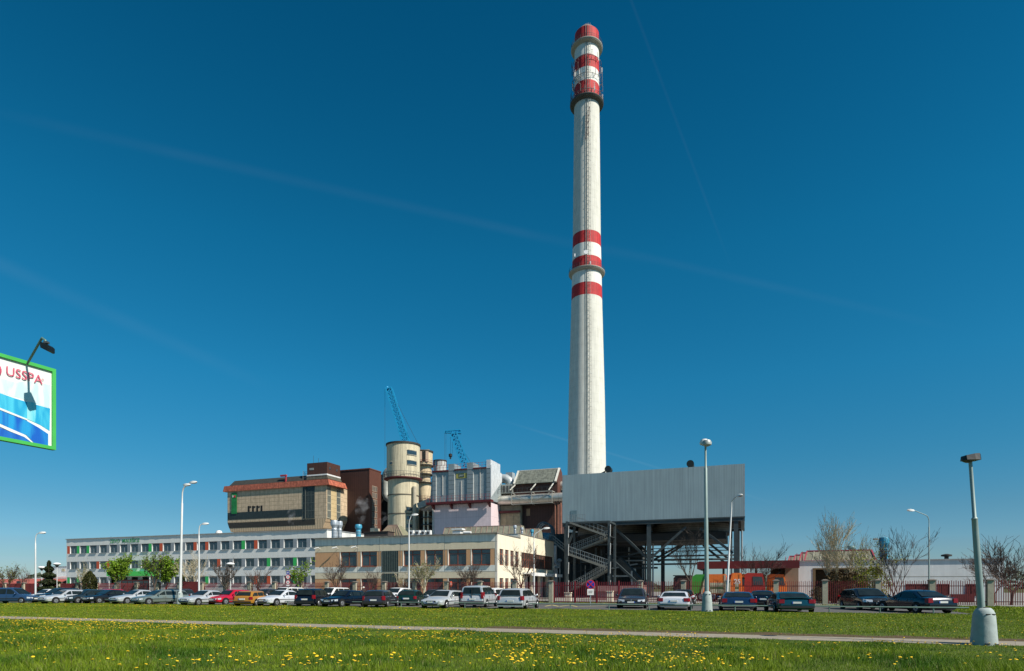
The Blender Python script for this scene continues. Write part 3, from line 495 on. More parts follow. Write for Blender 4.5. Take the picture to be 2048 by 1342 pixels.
def silo2():
    Y=152.; X=wx(849,Y); c=(X,Y,0); t=T('silo','slimmer cream silo tower with stacked railed platforms, right behind the big silo','silo',(X,Y,0),grid=False)
    CM=mat('cream_plate',(.62,.50,.32),.6,var=.12,streaks=.2); z=lambda y: wz(y,Y)
    m_=MB(); m_.sm=True; m_.lathe(c,[(1.5,z(1100)),(1.45,z(1000)),(1.6,z(975)),(1.45,z(965)),(1.45,z(951)),(1.75,z(948)),(1.65,z(934)),(1.95,z(931)),(1.95,z(905))],28); t.part('shell',m_,CM,sharp=25)
    m_=MB(); m_.lathe(c,[(2.1,z(906)),(2.15,z(903)),(1.6,z(902.2))],28); t.part('roof',m_,mat('rim_dark',(.04,.035,.03)))
    m_=MB(); x=wx(850,Y); m_.box(x-.42,x+.42,Y-2.08,Y-1.9,z(925),z(907)); d=t.part('hatch',m_,mat('slot_black',(.01,.01,.01))); m_=MB(); m_.box(x-1.25,x-.45,Y-2.1,Y-1.8,z(926),z(906)); m_.box(x+.45,x+1.1,Y-2.1,Y-1.8,z(926),z(906)); t.part('hatch_leaf',m_,mat('hatch_pink',(.60,.42,.30),.6),parent=d)
    for y,r in ((932,2.4),(950,2.2),(966,2.2),(1003,2.0)):
        m_=MB(); m_.lathe(c,[(r,z(y)-.15),(r,z(y))],24); g=t.part('platform',m_,mat('rim_dark',(.04,.035,.03))); m_=MB(); railing(m_,c,r-.05,z(y),18,1.1,.05); t.part('railing',m_,DRED,parent=g)
    m_=MB(); m_.box(X-1.0,X+1.3,Y-.8,Y+.6,z(902),z(900.4)); t.part('roof_plate',m_,mat('plate_yellow',(.45,.32,.1),.6))
silo2()
def drum():
    Y=160.; X=wx(880,Y); c=(X,Y,0); t=T('silo','low pale round tank top with dark rim peeping over the grey filter house','tank',(X,Y,0),grid=False); z=lambda y: wz(y,Y)
    m_=MB(); m_.sm=True; m_.lathe(c,[(1.6,0),(1.6,z(934)),(1.6,z(922.5))],28); t.part('shell',m_,mat('tank_sheet',(.5,.5,.47),.5,tile=[(0,.8,.1,.4)])); m_=MB(); m_.lathe(c,[(1.75,z(923)),(1.75,z(921.3)),(.9,z(919.8))],28); t.part('roof',m_,mat('rim_dark',(.04,.035,.03)))
    for i in range(10): A=i*math.pi/5; m_=MB(); m_.bar((X+1.65*math.cos(A),Y+1.65*math.sin(A),z(934)),(X+1.65*math.cos(A),Y+1.65*math.sin(A),z(922)),.09); t.part('stiffener',m_,DRED)
drum()
b=134; a=apx(770,b)
t=T('duct','grey rounded flue duct bending down between brown hall and cream silo','duct',(a,b,0)); DM=mat('duct_sheet',(.33,.34,.31),.55,metal=.2,var=.1,tile=[(2,1.6,.05,.7)])
z0,z1=zpx(932,a,b),zpx(1000,a,b); m_=MB(); m_.sm=True; r=.95
m_.pathr([(a+3.5,b+1,z0-r),(a+1.2,b+1,z0-r),(a+.3,b+1,z0-r-.15),(a-.25,b+1,z0-r-.8),(a-.4,b+1,z0-r-1.8),(a-.4,b+1,z1+1.6),(a+.1,b+1,z1+.7),(a+1.2,b+1,z1)],r,16); t.part('pipe',m_,DM)
m_=MB(); m_.box(apx(752,b+2.8),apx(800,b+2.8),b+2.6,b+3.2,0,zpx(944,a,b)); t.part('backing_wall',m_,mat('near_black',(.035,.03,.025),.9))  # flat near-black colour on the wall behind the duct
# ------------------------------------------------------------------ grey filter house
def filt():
    b0=118.; aL,aR=apx(866,b0),apx(981,b0); z0,zt=zpx(1000,aR,b0),zpx(919,aR,b0)
    t=T('filter_house','silver grey sheet metal filter house with stepped ribs over a pale lilac wall','building',(aL,b0,0))
    SH=mat('filter_sheet',(.30,.35,.36),.5,metal=.25,var=.10,tile=[(2,3.2,.012,.6)],streaks=.06); RB=mat('filter_rib',(.26,.30,.31),.45,metal=.3,var=.12,tile=[(2,.95,.09,.35)]); LT=mat('filter_sheet_lit',(.62,.64,.65),.5,metal=.2,var=.12,scale=1.2,tile=[(1,1.6,.05,.6)],bump=.4); 
    d=6.5; zp=zt-1.7
    m_=MB(); m_.box(aL,aR-.02,b0+.2,b0+d,z0,zp); t.part('casing',m_,SH)
    for px0,px1,hi in ((865,871.5,0),(897,908.5,1),(934,946,1),(973,981,1)):
        x0,x1=apx(px0,b0),apx(px1,b0); top=zt-.35 if hi else zp-.3; m_=MB(); m_.box(x0,x1,b0,b0+.21,z0+.15,zp); t.part('rib',m_,RB)
        if hi: m_=MB(); m_.box(x0-.0,x1+.02,b0-.04,b0+3.2,zp,zt-(0 if px0>960 else .3)); t.part('rib_head',m_,SH if px0<960 else LT)
        m_=MB(); m_.box(x1,x1+.06,b0+.08,b0+.199,z0+.2,zp-.1); t.part('rib_flange',m_,mat('bright_flange',(.62,.62,.6),.5))
    for px,y0,y1 in ((884.5,950,990),(922,961,1000),(960,932,996)):
        x=apx(px,b0); m_=MB(); m_.box(x-.1,x+.1,b0+.1,b0+.199,zpx(y1,x,b0),zpx(y0,x,b0)); t.part('cable_tray',m_,mat('tray_pale',(.5,.48,.44),.5))
    # hopper-shaped right side, its sunlit face painted as lighter sheet
    bb=bpx(1003,aR); zA=zpx(929.5,aR,b0); zB=zpx(949,aR,bb); zC=zpx(963,aR,bb); zD=zpx(995,aR,b0)
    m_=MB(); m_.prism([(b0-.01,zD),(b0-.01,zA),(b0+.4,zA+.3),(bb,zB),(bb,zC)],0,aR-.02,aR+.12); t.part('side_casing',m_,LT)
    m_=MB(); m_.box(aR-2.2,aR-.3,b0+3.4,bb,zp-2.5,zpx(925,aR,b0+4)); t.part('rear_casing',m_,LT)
    # tapered left side
    m_=MB(); xl=apx(861,b0); m_.loft([[(aL-.3,b0+.6,z0-.3),(aL-.02,b0+.6,z0-.3),(aL-.02,b0+4,z0-.3),(aL-.3,b0+4,z0-.3)],[(apx(857,b0),b0+.8,z0+1.2),(aL-.02,b0+.6,z0+1.2),(aL-.02,b0+4,z0+1.2),(apx(857,b0),b0+4,z0+1.2)],[(apx(860,b0),b0+.8,zp-1),(aL-.02,b0+.6,zp-1),(aL-.02,b0+4,zp-1),(apx(860,b0),b0+4,zp-1)]]); t.part('left_casing',m_,RB)
    # roof rails
    m_=MB(); m_.box(aL-.2,apx(897,b0),b0-.1,b0+.3,zp-.1,zp+.2); m_.box(apx(909,b0),apx(934,b0),b0-.1,b0+.3,zp+.0,zp+.25); m_.box(apx(946.5,b0),apx(973,b0),b0-.1,b0+.3,zp-.0,zp+.25); t.part('roof_edge',m_,DRED)
    m_=MB(); y=b0-.05
    for x in np.arange(aL,aR-.3,.8): m_.bar((x,b0+.1,zp+.2),(x,b0+.1,zp+1.3),.05)
    for h in (.75,1.3): m_.bar((aL,b0+.1,zp+h),(aR-.3,b0+.1,zp+h),.05)
    t.part('railing',m_,mat('rail_red',(.3,.1,.1),.6))
    m_=MB(); y=zpx(1004,aL,b0); m_.box(apx(857,b0),apx(986.5,b0),b0-1.2,b0+.1,z0-.45,z0-.02); be=t.part('walkway',m_,DRED)
    m_=MB()
    for x in np.arange(apx(857,b0),apx(986,b0),.85): m_.bar((x,b0-1.15,z0),(x,b0-1.15,z0+1.15),.05)
    for h in (.6,1.15): m_.bar((apx(857,b0),b0-1.15,z0+h),(apx(986,b0),b0-1.15,z0+h),.05)
    t.part('railing',m_,mat('rail_red',(.3,.1,.1),.6),parent=be)
    for px in (867,903,939.5,979): x=apx(px,b0); m_=MB(); m_.prism([(b0-1.1,z0-.45),(b0+.3,z0-.45),(b0+.3,z0-1.4)],0,x-.2,x+.2); t.part('bracket',m_,DRED,parent=be)
    # sign
    x0,x1=apx(911.5,b0),apx(933.5,b0); s0,s1=zpx(957,x0,b0),zpx(947,x0,b0); m_=MB(); m_.box(x0,x1,b0+.12,b0+.199,s0,s1); sg=t.part('sign',m_,mat('sign_yellow',(.34,.32,.09),.6,var=.08)); m_=MB(); w=x1-x0; m_.box(x0+w*.23,x0+w*.73,b0+.09,b0+.118,s0+.22,s1-.16); t.part('sign_panel',m_,mat('sign_dark',(.03,.06,.06),.5),parent=sg)
    m_=MB()
    for i in range(4):
        xx=x0+w*(.27+.115*i); m_.box(xx,xx+w*.03,b0+.07,b0+.089,s0+.36,s1-.3); 
        if i in (0,3): m_.box(xx+w*.03,xx+w*.075,b0+.07,b0+.089,s1-.4,s1-.3)
        if i==0: m_.box(xx+w*.03,xx+w*.075,b0+.07,b0+.089,s0+.36,s0+.46)
        if i in (1,2): m_.box(xx+w*.03,xx+w*.07,b0+.07,b0+.089,s1-.55,s1-.3)
    t.part('sign_mark',m_,mat('mark_pale',(.35,.4,.36),.6),parent=sg)
    # lilac wall
    LW=mat('lilac_wall',(.68,.56,.58),.85,var=.06,scale=.7,streaks=.06,tile=[(2,3.2,.015,.7),(0,5.1,.01,.7)]); x0=apx(868,b0+.6); m_=MB(); m_.box(x0,apx(982,b0+.6),b0+.6,b0+d,0,z0-.45); t.part('lower_wall',m_,LW)
    m_=MB(); m_.box(x0-.35,x0-.02,b0+.5,b0+.9,0,z0-.45); t.part('downpipe',m_,mat('tray_pale',(.5,.48,.44),.5))
filt()
# dark bay with ducts left of the filter house
b=121; t=T('service_bay','dark open bay with inclined grey duct between cream silos and lilac wall','structure',(apx(845,b),b,0))
m_=MB(); m_.box(apx(838,b+4),apx(869,b+4),b+4,b+4.4,0,zpx(1010,apx(850,b),b)); t.part('back_wall',m_,mat('near_black',(.035,.03,.025),.9))
a=apx(850,b); m_=MB(); m_.sm=False; m_.tube((apx(838,b),b,zpx(1012,a,b)),(apx(862,b),b,zpx(1003,a,b)),.9,n=4); t.part('inclined_duct',m_,mat('duct_sheet',(.3,.3,.3)))
m_=MB(); m_.quad((apx(845,b),b-1,zpx(1021,a,b)),(apx(867,b),b-1,zpx(1012,a,b)),(apx(867,b),b+3,zpx(1012,a,b)),(apx(845,b),b+3,zpx(1021,a,b))); t.part('lean_to_roof',m_,mat('sheet_pale',(.4,.42,.44),.5))
for px in (843,851): m_=MB(); m_.box(apx(px,b)-.15,apx(px,b)+.15,b+1,b+1.3,0,zpx(1020,a,b)); t.part('post',m_,CREAM)
for y in (1033,1048):
    m_=MB(); m_.box(apx(840,b),apx(864,b),b+.5,b+3.8,zpx(y,a,b)-.15,zpx(y,a,b)); g=t.part('platform',m_,DSTEEL)
m_=MB(); m_.box(apx(843,b),apx(852,b),b+1.5,b+3,zpx(1042,a,b),zpx(1030,a,b)); t.part('machinery',m_,mat('machine_tan',(.35,.27,.16),.7))
# ------------------------------------------------------------------ brown conveyor house with big silver pipe
def conveyor():
    b0=124.; aL,aR=apx(1026,b0),apx(1112.5,b0); t=T('conveyor_house','brown sheet clad building with sloped dirty glazed roof and silver pipe along it','building',(aL,b0,0))
    zt=zpx(937.5,aR,b0+3); zm=zpx(962,aR,b0); b1=b0+7; SG=mat('sloped_glazing',(.16,.17,.14),.45,var=.5,scale=1.5,tile=[(0,1.0,.07,.5),(2,1.1,.06,.6)],dirt=.5,dirtcol=(.2,.2,.16))
    m_=MB(); m_.box(aL,aR,b0+.6,b1,0,zm-.3); t.part('wall',m_,BRS)
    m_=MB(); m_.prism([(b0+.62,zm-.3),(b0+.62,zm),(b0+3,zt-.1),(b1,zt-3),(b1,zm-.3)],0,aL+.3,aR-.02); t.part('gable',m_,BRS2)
    m_=MB(); m_.quad((aL+.4,b0+.1,zm-.1),(aR-.4,b0+.1,zm-.1),(aR-.4,b0+2.9,zt),(aL+.4,b0+2.9,zt)); m_.quad((aL+.4,b0+.2,zm-.25),(aL+.4,b0+3.0,zt-.15),(aR-.4,b0+3.0,zt-.15),(aR-.4,b0+.2,zm-.25)); t.part('sloped_glazing',m_,SG)
    m_=MB(); m_.bar((aL+.2,b0,zm-.1),(aL+.2,b0+2.9,zt+.05),.35); m_.bar((aR-.2,b0,zm-.1),(aR-.2,b0+2.9,zt+.05),.4); m_.bar((aL,b0+2.95,zt+.1),(aR,b0+2.95,zt+.1),.2); t.part('roof_frame',m_,mat('frame_pale',(.55,.54,.48),.6))
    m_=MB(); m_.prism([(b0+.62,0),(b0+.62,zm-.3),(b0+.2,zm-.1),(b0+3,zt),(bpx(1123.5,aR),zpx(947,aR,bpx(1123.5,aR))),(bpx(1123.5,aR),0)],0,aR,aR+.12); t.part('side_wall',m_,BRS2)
    for px in (1030,1071,1107):                   # slanted struts
        x=apx(px,b0); m_=MB(); m_.bar((x,b0+.3,zm-.2),(x-.55,b0-1.6,zpx(982,x,b0)),.18); t.part('strut',m_,mat('frame_pale',(.55,.54,.48),.6))
    # truss gallery for the pipe
    bb=b0-2.2; xa,xb=apx(1023,bb),apx(1104,bb); za,zb=zpx(1005,xb,bb),zpx(981.5,xb,bb); m_=MB()
    for z in (za,zb): m_.bar((xa,bb,z),(xb,bb,z),.14)
    n=2
    for i in range(n+1): x=xa+(xb-xa)*i/n; m_.bar((x,bb,za),(x,bb,zb),.12); m_.bar((x,bb,zb),(x,bb+2,zb),.12); m_.bar((x,bb,za),(x,bb+2,za),.12)
    m_.bar((xa,bb,zb),(xa+(xb-xa)*.5,bb,za),.1); m_.bar((xa+(xb-xa)*.5,bb,za),(xb,bb,zb),.1)
    t.part('pipe_bridge',m_,mat('truss_steel',(.33,.32,.28),.5)); m_=MB()
    for i in range(12): x=xa-3+(xb-xa+3)*i/11; m_.bar((x,bb,zb),(x,bb,zb+.9),.05)
    m_.bar((xa-3,bb,zb+.9),(xb,bb,zb+.9),.05); t.part('railing',m_,DSTEEL)
    # big pipe
    bp=b0-1.1; x0,x1=apx(992,bp),apx(1128,bp); zc=zpx(994.5,x1,bp); r=.98; m_=MB(); m_.sm=True; pm=mat('silver_pipe',(.60,.57,.50),.38,metal=.65,var=.12,scale=1,tile=[(0,2.1,.03,.6)])
    m_.pathr([(x0-.2,bp+4,zc),(x0-.1,bp+1.6,zc),(x0+.25,bp+.5,zc),(x0+1.0,bp,zc),(x0+2,bp,zc),(x1,bp,zc)],r,20); t.part('silver_pipe',m_,pm)
    bq=b0+3.5; z=zpx(970,aR,bq); m_=MB(); m_.sm=True; m_.pathr([(aR,bq,z-.2),(aR+.8,bq,z-.1),(aR+1.5,bq,z-.8),(aR+1.7,bq,z-1.8)],.95,16); t.part('elbow_pipe',m_,pm)
    # concrete bay and doors at left
    bc=b0-.5; xa,xb=apx(983.5,bc),apx(1041,bc); m_=MB(); m_.box(xa,xb,bc,bc+2,0,zpx(1010,xb,bc)); t.part('concrete_bay',m_,mat('bay_concrete',(.27,.25,.18),.9,var=.3,scale=1.2,dirt=.5,dirtcol=(.1,.09,.06)))
    m_=MB(); m_.box(apx(989,bc),xb,bc-.6,bc,zpx(1025,xb,bc),zpx(1021,xb,bc)); t.part('awning',m_,DRED); 
    for i in range(3): p0=1001+i*13.3; m_=MB(); m_.box(apx(p0,bc),apx(p0+12.5,bc),bc-.04,bc-.002,zpx(1050,xb,bc),zpx(1027,xb,bc)); t.part('door',m_,mat('tan_door',(.34,.28,.17),.7,var=.2))
    m_=MB(); m_.box(apx(988,bc),apx(1123,bc+1),bc+.1,bc+1.6,zpx(1010,xb,bc),zpx(1006.5,xb,bc)); t.part('deck',m_,mat('near_black',(.035,.03,.025),.9))
    xw=apx(1053,b0+.6); m_=MB(); m_.box(xw,xw+.8,b0+.52,b0+.598,zpx(1031,xw,b0),zpx(1017,xw,b0)); t.part('window',m_,mat('tan_pane',(.28,.18,.1),.5))  # pane in plain tan
    for px in (1110.5,1116,1121.5): x=apx(px,b0-1.5); m_=MB(); m_.sm=True; m_.tube((x,b0-1.5,0),(x,b0-1.5,zpx(1003,x,b0)),.2,n=8); t.part('drain_pipe',m_,mat('rust_pipe',(.22,.09,.055),.6,var=.3))
    # grey duct cluster between filter house and glazing
    bd=b0-.2; m_=MB(); x0,x1=apx(997,bd),apx(1024,bd); m_.box(x0,x1,bd,bd+3,zpx(986,x1,bd),zpx(968,x1,bd)); dd=t.part('plenum',m_,mat('duct_sheet',(.3,.3,.3))); m_=MB()
    for q in range(4): m_.box(x0+.3+q*.75,x0+.75+q*.75,bd-.05,bd-.002,zpx(984,x1,bd),zpx(971,x1,bd))
    t.part('grille',m_,mat('grille_dark',(.06,.06,.06),.6),parent=dd)
    m_=MB(); m_.sm=True; bq=bd+3; x=apx(1010,bq); m_.pathr([(apx(1003,bq),bq,zpx(957,x,bq)),(apx(1012,bq),bq,zpx(958,x,bq)),(apx(1019,bq),bq,zpx(963,x,bq)),(apx(1023,bq),bq,zpx(975,x,bq))],[1.0,1.0,1.0,.9],14); t.part('elbow_duct',m_,mat('duct_bright',(.42,.46,.47),.5,metal=.3))
    m_=MB(); m_.box(apx(996,bd+5),apx(1026,bd+5),bd+4,bd+7,0,zpx(972,x1,bd)); t.part('backing_wall',m_,mat('near_black',(.035,.03,.025),.9)); m_=MB(); m_.box(apx(1014,bd+8),apx(1027,bd+8),bd+7.2,bd+9,0,zpx(944,x1,bd+8)); t.part('rear_casing',m_,mat('duct_bright',(.42,.46,.47),.5))
conveyor()
# ------------------------------------------------------------------ skylights and clutter on the beige roof
def glazed_shed(px0,px1,y0a,y1a,b,label,mat_g,n,ramp=.0):
    a0,a1=apx(px0,b),apx(px1,b); zb=zpx(y1a,a1,b)-.5; zt=zpx(y0a,a1,b); t=T('skylight',label,'skylight',(a0,b,zb)); 
    m_=MB(); m_.loft([[(a0,b,zb),(a1,b,zb),(a1,b+3,zb),(a0,b+3,zb)],[(a0+.9*ramp,b+1.0,zt),(a1-.2-.9*ramp,b+1.0,zt),(a1-.2-.9*ramp,b+2.2,zt),(a0+.9*ramp,b+2.2,zt)]]); t.part('glazing',m_,mat_g); m_=MB()
    for i in range(n+1):
        u=i/n; m_.bar((a0+(a1-a0)*u,b-.02,zb),(a0+.9*ramp+(a1-a0-.2-1.8*ramp)*u,b+.98,zt+.02),.07)
    m_.bar((a0+.9*ramp,b+1,zt+.03),(a1-.2-.9*ramp,b+1,zt+.03),.09); t.part('glazing_bar',m_,mat('bar_rust',(.30,.2,.16),.6))
SGD=mat('skylight_glass',(.24,.23,.17),.5,var=.3,scale=2,dirt=.4,dirtcol=(.12,.11,.08))
glazed_shed(884,1040,1049,1064,84,'long low strip of dirty glazed skylights along the back of the beige roof',SGD,14)
glazed_shed(754,806,1048,1066,80,'small hipped glazed skylight at left of the silo foot',mat('skylight_green',(.22,.21,.13),.5,var=.2,scale=2),9,1.5)
glazed_shed(1041,1076,1056,1070,86.5,'short end piece of dirty skylight next to the dark roof hoops',SGD,4)
b=78.6; a0,a1=apx(728,b),apx(776,b); m_=MB(); m_.box(a0,a1,b,b+2,7.4,zpx(1063,a1,b)); m_.box(a0-.1,a1+.1,b-.1,b+2.1,zpx(1063,a1,b),zpx(1062,a1,b)); single('roof_hatch',m_,mat('dark_box',(.06,.045,.04),.7),'long low dark box with pale rim lying on the beige roof','roof box',(a0,b,7.4))
def acunit(px,k):
    b=80; a=apx(px,b); z0=zpx(1071,a,b); z1=zpx(1060.5,a,b); t=T('air_conditioner',['white air conditioner at left of the row of four on the beige roof','second from left in the row of four white roof air conditioners','third from left in the row of four white roof air conditioners','rightmost of the four white air conditioners on the beige roof'][k],'air conditioner',(a,b,z0),group='air conditioners on the beige roof')
    m_=MB(); m_.box(a-.32,a+.32,b,b+.5,z0,z1); t.part('casing',m_,WHITE); m_=MB(); m_.tube((a-.05,b-.03,(z0+z1)/2),(a-.05,b-.004,(z0+z1)/2),.22,n=14); t.part('fan_grille',m_,mat('grille_dark',(.06,.06,.06)))
for k,px in enumerate((822,834.5,846,856.5)): acunit(px,k)
m_=MB(); b=79; a=apx(914,b); z=zpx(1064,a,b); m_.box(a-.7,a+.5,b,b+.9,z-.6,z+.15); m_.box(a-.8,a+.8,b-.1,b+1,z+.3,z+.5); m_.sm=True; m_.tube((a+.9,b+.3,z-.1),(a+2.0,b+.3,z-.15),.22,n=10); single('roof_vent',m_,WHITE,'white box vent with flat cap in front of the long skylights','vent',(a,b,7.4))
roofvent(1030,1050.5,1064,80.5,.24,VG,'small grey pipe vent standing at the right end of the skylights'); roofvent(1044,1055,1066,81.5,.22,VG,'small pipe vent just right of the step in the beige roof'); roofvent(1064,1059,1072,84,.26,VB,'small bluish pipe vent beside the curved lamp')
# hooped pipework behind beige wing
def hoops():
    b=96.; t=T('pipework','dark hooped pipes and grey tank with railed stair behind the beige wing','pipework',(apx(1085,b),b,0)); z=lambda y:zpx(y,apx(1085,b),b)
    for k in range(3):
        bb=b+k*1.6; m_=MB(); m_.path([(apx(1072+3*k,bb),bb,z(1090)),(apx(1072+3*k,bb),bb,z(1058)),(apx(1078+3*k,bb),bb,z(1048)),(apx(1086+3*k,bb),bb,z(1044.5)),(apx(1097+3*k,bb),bb,z(1048)),(apx(1103+3*k,bb),bb,z(1058)),(apx(1104+3*k,bb),bb,z(1100))],.13,8); t.part('hoop',m_,mat('pipe_grey',(.12,.14,.15),.5,metal=.3))
    m_=MB(); m_.sm=True; m_.tube((apx(1073,b+2),b+2,z(1075)),(apx(1101,b+2),b+2,z(1078)),1.1,n=16); t.part('tank',m_,mat('tank_blue_grey',(.22,.28,.30),.5,var=.4,scale=3))
    m_=MB(); 
    for q in (0,1):
        bb=b-1+q*1.2
        m_.bar((apx(1096,bb),bb,z(1072)),(apx(1106,bb),bb,z(1072)),.07); m_.bar((apx(1106,bb),bb,z(1072)),(apx(1130,bb),bb,z(1092)),.07); m_.bar((apx(1106,bb),bb,z(1078)),(apx(1130,bb),bb,z(1098)),.07); m_.bar((apx(1106,bb),bb,z(1084)),(apx(1130,bb),bb,z(1104)),.16)
        for i in range(6): u=i/5; x=apx(1106+24*u,bb); m_.bar((x,bb,z(1084+20*u)),(x,bb,z(1072+20*u)),.05)
    t.part('stair',m_,mat('truss_steel',(.33,.32,.28),.5))
    m_=MB(); bb=b+6; m_.box(apx(1104,bb),apx(1134,bb),bb,bb+1,0,z(1062)); t.part('shed_wall',m_,mat('dark_shed',(.055,.055,.05),.8,corr=(0,.5,.2)))
    m_=MB(); bb=b-.5; m_.box(apx(1106.5,bb),apx(1112,bb),bb,bb+.5,0,z(1092)); t.part('white_column',m_,WHITE)
    for i,(p,y) in enumerate(((1110,1127),(1116,1131),(1119,1122),(1113,1135))): m_=MB(); m_.sm=True; m_.sphere((apx(p,bb-.6),bb-.6,z(y)),.42,10,6,(1,.8,.7)); t.part('valve',m_,STEEL)
    m_=MB(); m_.sm=True; m_.tube((apx(1115,bb),bb-.4,0),(apx(1115,bb),bb-.4,z(1130)),.12,n=8); m_.tube((apx(1121,bb),bb-.4,0.5),(apx(1121,bb),bb-.4,z(1125)),.09,n=8); m_.tube((apx(1108,bb),bb-.4,z(1128)),(apx(1122,bb),bb-.4,z(1126)),.12,n=8); t.part('pipe',m_,STEEL)
hoops()
# ------------------------------------------------------------------ grey clad hall on stilts
def stilts():
    b0=88.; aR=.17; aL=apx(1124.7,b0); zt=17.78; zb=10.72; b1=b0+17
    t=T('hall_on_stilts','large grey corrugated hall raised on dark steel columns in front of the chimney','building',(aL,b0,0))
    CG=mat('corrugated_grey',(.27,.355,.385),.5,metal=.1,var=.05,corr=(0,.21,.13),scale=.3,streaks=.12,tile=[(0,5.9,.008,.75)]); CS=mat('corrugated_side',(.3,.34,.36),.5,metal=.15,corr=(1,.42,.25))
    ST=mat('structure_steel',(.05,.065,.07),.55,metal=.2,var=.2); m_=MB(); m_.box(aL,aR-.15,b0,b0+.15,zb,zt); t.part('front_cladding',m_,CG); m_=MB(); m_.box(aR-.15,aR,b0+.0,b1,zb,zt); m_.box(aL,aL+.15,b0+.15,b1,zb,zt); m_.box(aL+.15,aR-.15,b1-.15,b1,zb,zt); t.part('side_cladding',m_,CS)
    m_=MB(); m_.box(aL+.15,aR-.15,b0+.15,b1-.15,zt-.5,zt-.3); t.part('roof',m_,mat('roof_felt',(.16,.16,.16)))
    m_=MB(); m_.box(aL-.02,aR+.03,b0-.04,b0+.0,zb-.05,zb+.12); m_.box(aL,aR,b0+.05,b0+.45,zb-.45,zb-.05); m_.box(aL,aR,b1-.5,b1-.1,zb-.45,zb-.05); m_.box(aR-.5,aR-.1,b0+.45,b1-.5,zb-.45,zb-.05); m_.box(aL,aL+.4,b0+.45,b1-.5,zb-.45,zb-.05)
    for i in range(1,6): x=aL+(aR-aL)*i/6; m_.box(x-.15,x+.15,b0+.45,b1-.5,zb-.4,zb-.1)
    t.part('floor_frame',m_,ST)
    m_=MB(); m_.box(aL+.2,aR-.2,b0+.3,b1-.3,zb+.0,zb+.1); t.part('floor',m_,mat('near_black',(.035,.03,.025)))
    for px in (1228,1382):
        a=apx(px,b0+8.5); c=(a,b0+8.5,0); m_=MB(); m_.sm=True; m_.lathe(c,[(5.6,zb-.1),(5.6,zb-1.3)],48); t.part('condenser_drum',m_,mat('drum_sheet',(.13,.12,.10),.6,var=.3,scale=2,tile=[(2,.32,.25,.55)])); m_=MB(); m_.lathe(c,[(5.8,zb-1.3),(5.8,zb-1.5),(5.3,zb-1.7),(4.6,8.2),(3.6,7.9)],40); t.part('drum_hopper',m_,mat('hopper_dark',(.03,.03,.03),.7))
    cols=[(aL+.5,b0+.4),(apx(1298,b0+.4),b0+.4),(apx(1472,b0+.4),b0+.4),(aL+.5,b1-.6),(apx(1298,b0+.4),b1-.6),(apx(1472,b0+.4)-.2,b1-.6)]
    for x,y in cols:
        m_=MB(); w=.28; m_.box(x-w,x+w,y-.25,y-.2,0,zb-.45); m_.box(x-w,x+w,y+.2,y+.25,0,zb-.45); m_.box(x-.04,x+.04,y-.2,y+.2,0,zb-.45); m_.box(x-.45,x+.45,y-.4,y+.4,0,.1); t.part('column',m_,ST)
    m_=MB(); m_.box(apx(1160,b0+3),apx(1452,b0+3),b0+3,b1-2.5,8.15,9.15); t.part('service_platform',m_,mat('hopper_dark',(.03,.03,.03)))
    xm=cols[1][0]; xr=cols[2][0]; xl=apx(1232,b0+.5)
    z=lambda y,x,bb:zpx(y,x,bb)
    for bb,pts in ((b0+.5,[((1232,1058),(1294,1116)),((1302,1116),(1372,1054)),((1400,1056),(1466,1106)),((1225,1120),(1293,1182)),((1150,1060),(1130,1100))]),(b1-1,[((1300,1124),(1360,1090)),((1316,1124),(1372,1086)),((1406,1090),(1448,1124)),((1420,1088),(1462,1122)),((1240,1060),(1290,1100)),((1230,1124),(1260,1100))])):
        for (p0,y0),(p1,y1) in pts:
            xa,xb=apx(p0,bb),apx(p1,bb); m_=MB(); m_.bar((xa,bb,z(y0,xa,bb)),(xb,bb,max(0,z(y1,xb,bb))),.32); t.part('brace',m_,ST)
    for y,bb,r,p0,p1 in ((1103,b0+13,.07,1215,1480),(1112.5,b0+14,.13,1205,1470),(1120,b0+12,.15,1210,1474),(1128.5,b0+11,.14,1210,1468),(1097,b0+15,.06,1300,1470)):
        xa,xb=apx(p0,bb),apx(p1,bb); m_=MB(); m_.sm=True; m_.tube((xa,bb,z(y,xm,bb)),(xb,bb,z(y,xm,bb)),r,n=8); t.part('pipe',m_,mat('pipe_dark',(.09,.11,.12),.5,metal=.3))
    m_=MB(); bb=b0+6; m_.bar((apx(1238,bb),bb,z(1118,xl,bb)),(apx(1292,bb),bb,z(1176,xl,bb)),.9); t.part('inclined_duct',m_,ST)
    for px in (1291,1306,1463,1478,1484): bb=b0+9; x=apx(px,bb); m_=MB(); m_.sm=True; m_.tube((x,bb,0),(x,bb,zb-1),.13,n=8); t.part('downpipe',m_,mat('pipe_dark',(.09,.11,.12)) if px not in (1306,1484) else STEEL)
    rnd=random.Random(8)                          # crowded steelwork under the left half
    for i in range(34):
        bb=b0+rnd.uniform(3,15); p=rnd.uniform(1150,1288); x=apx(p,bb); m_=MB()
        if rnd.random()<.5: zz=rnd.uniform(1.0,8.5); x2=x+rnd.uniform(2,6); m_.bar((x,bb,zz),(min(x2,xm),bb,zz+rnd.choice((0,0,0,.8))),rnd.uniform(.1,.3))
        else: z_=rnd.uniform(0,4); m_.bar((x,bb,z_),(x,bb,z_+rnd.uniform(3,6.5)),rnd.uniform(.12,.35))
        t.part('steelwork',m_,ST if rnd.random()<.75 else STEEL)
    m_=MB(); bb=b1+2; m_.box(apx(1128,bb),apx(1284,bb),bb,bb+3,0,zpx(1092,xl,bb)); t.part('rear_wall',m_,mat('dark_shed',(.055,.055,.05)))
    bb=b0+9; m_=MB(); m_.box(apx(1131,bb),apx(1200,bb),bb,bb+4,zpx(1125,xl,bb),zb-.5); t.part('plenum',m_,mat('near_black',(.035,.03,.025)))
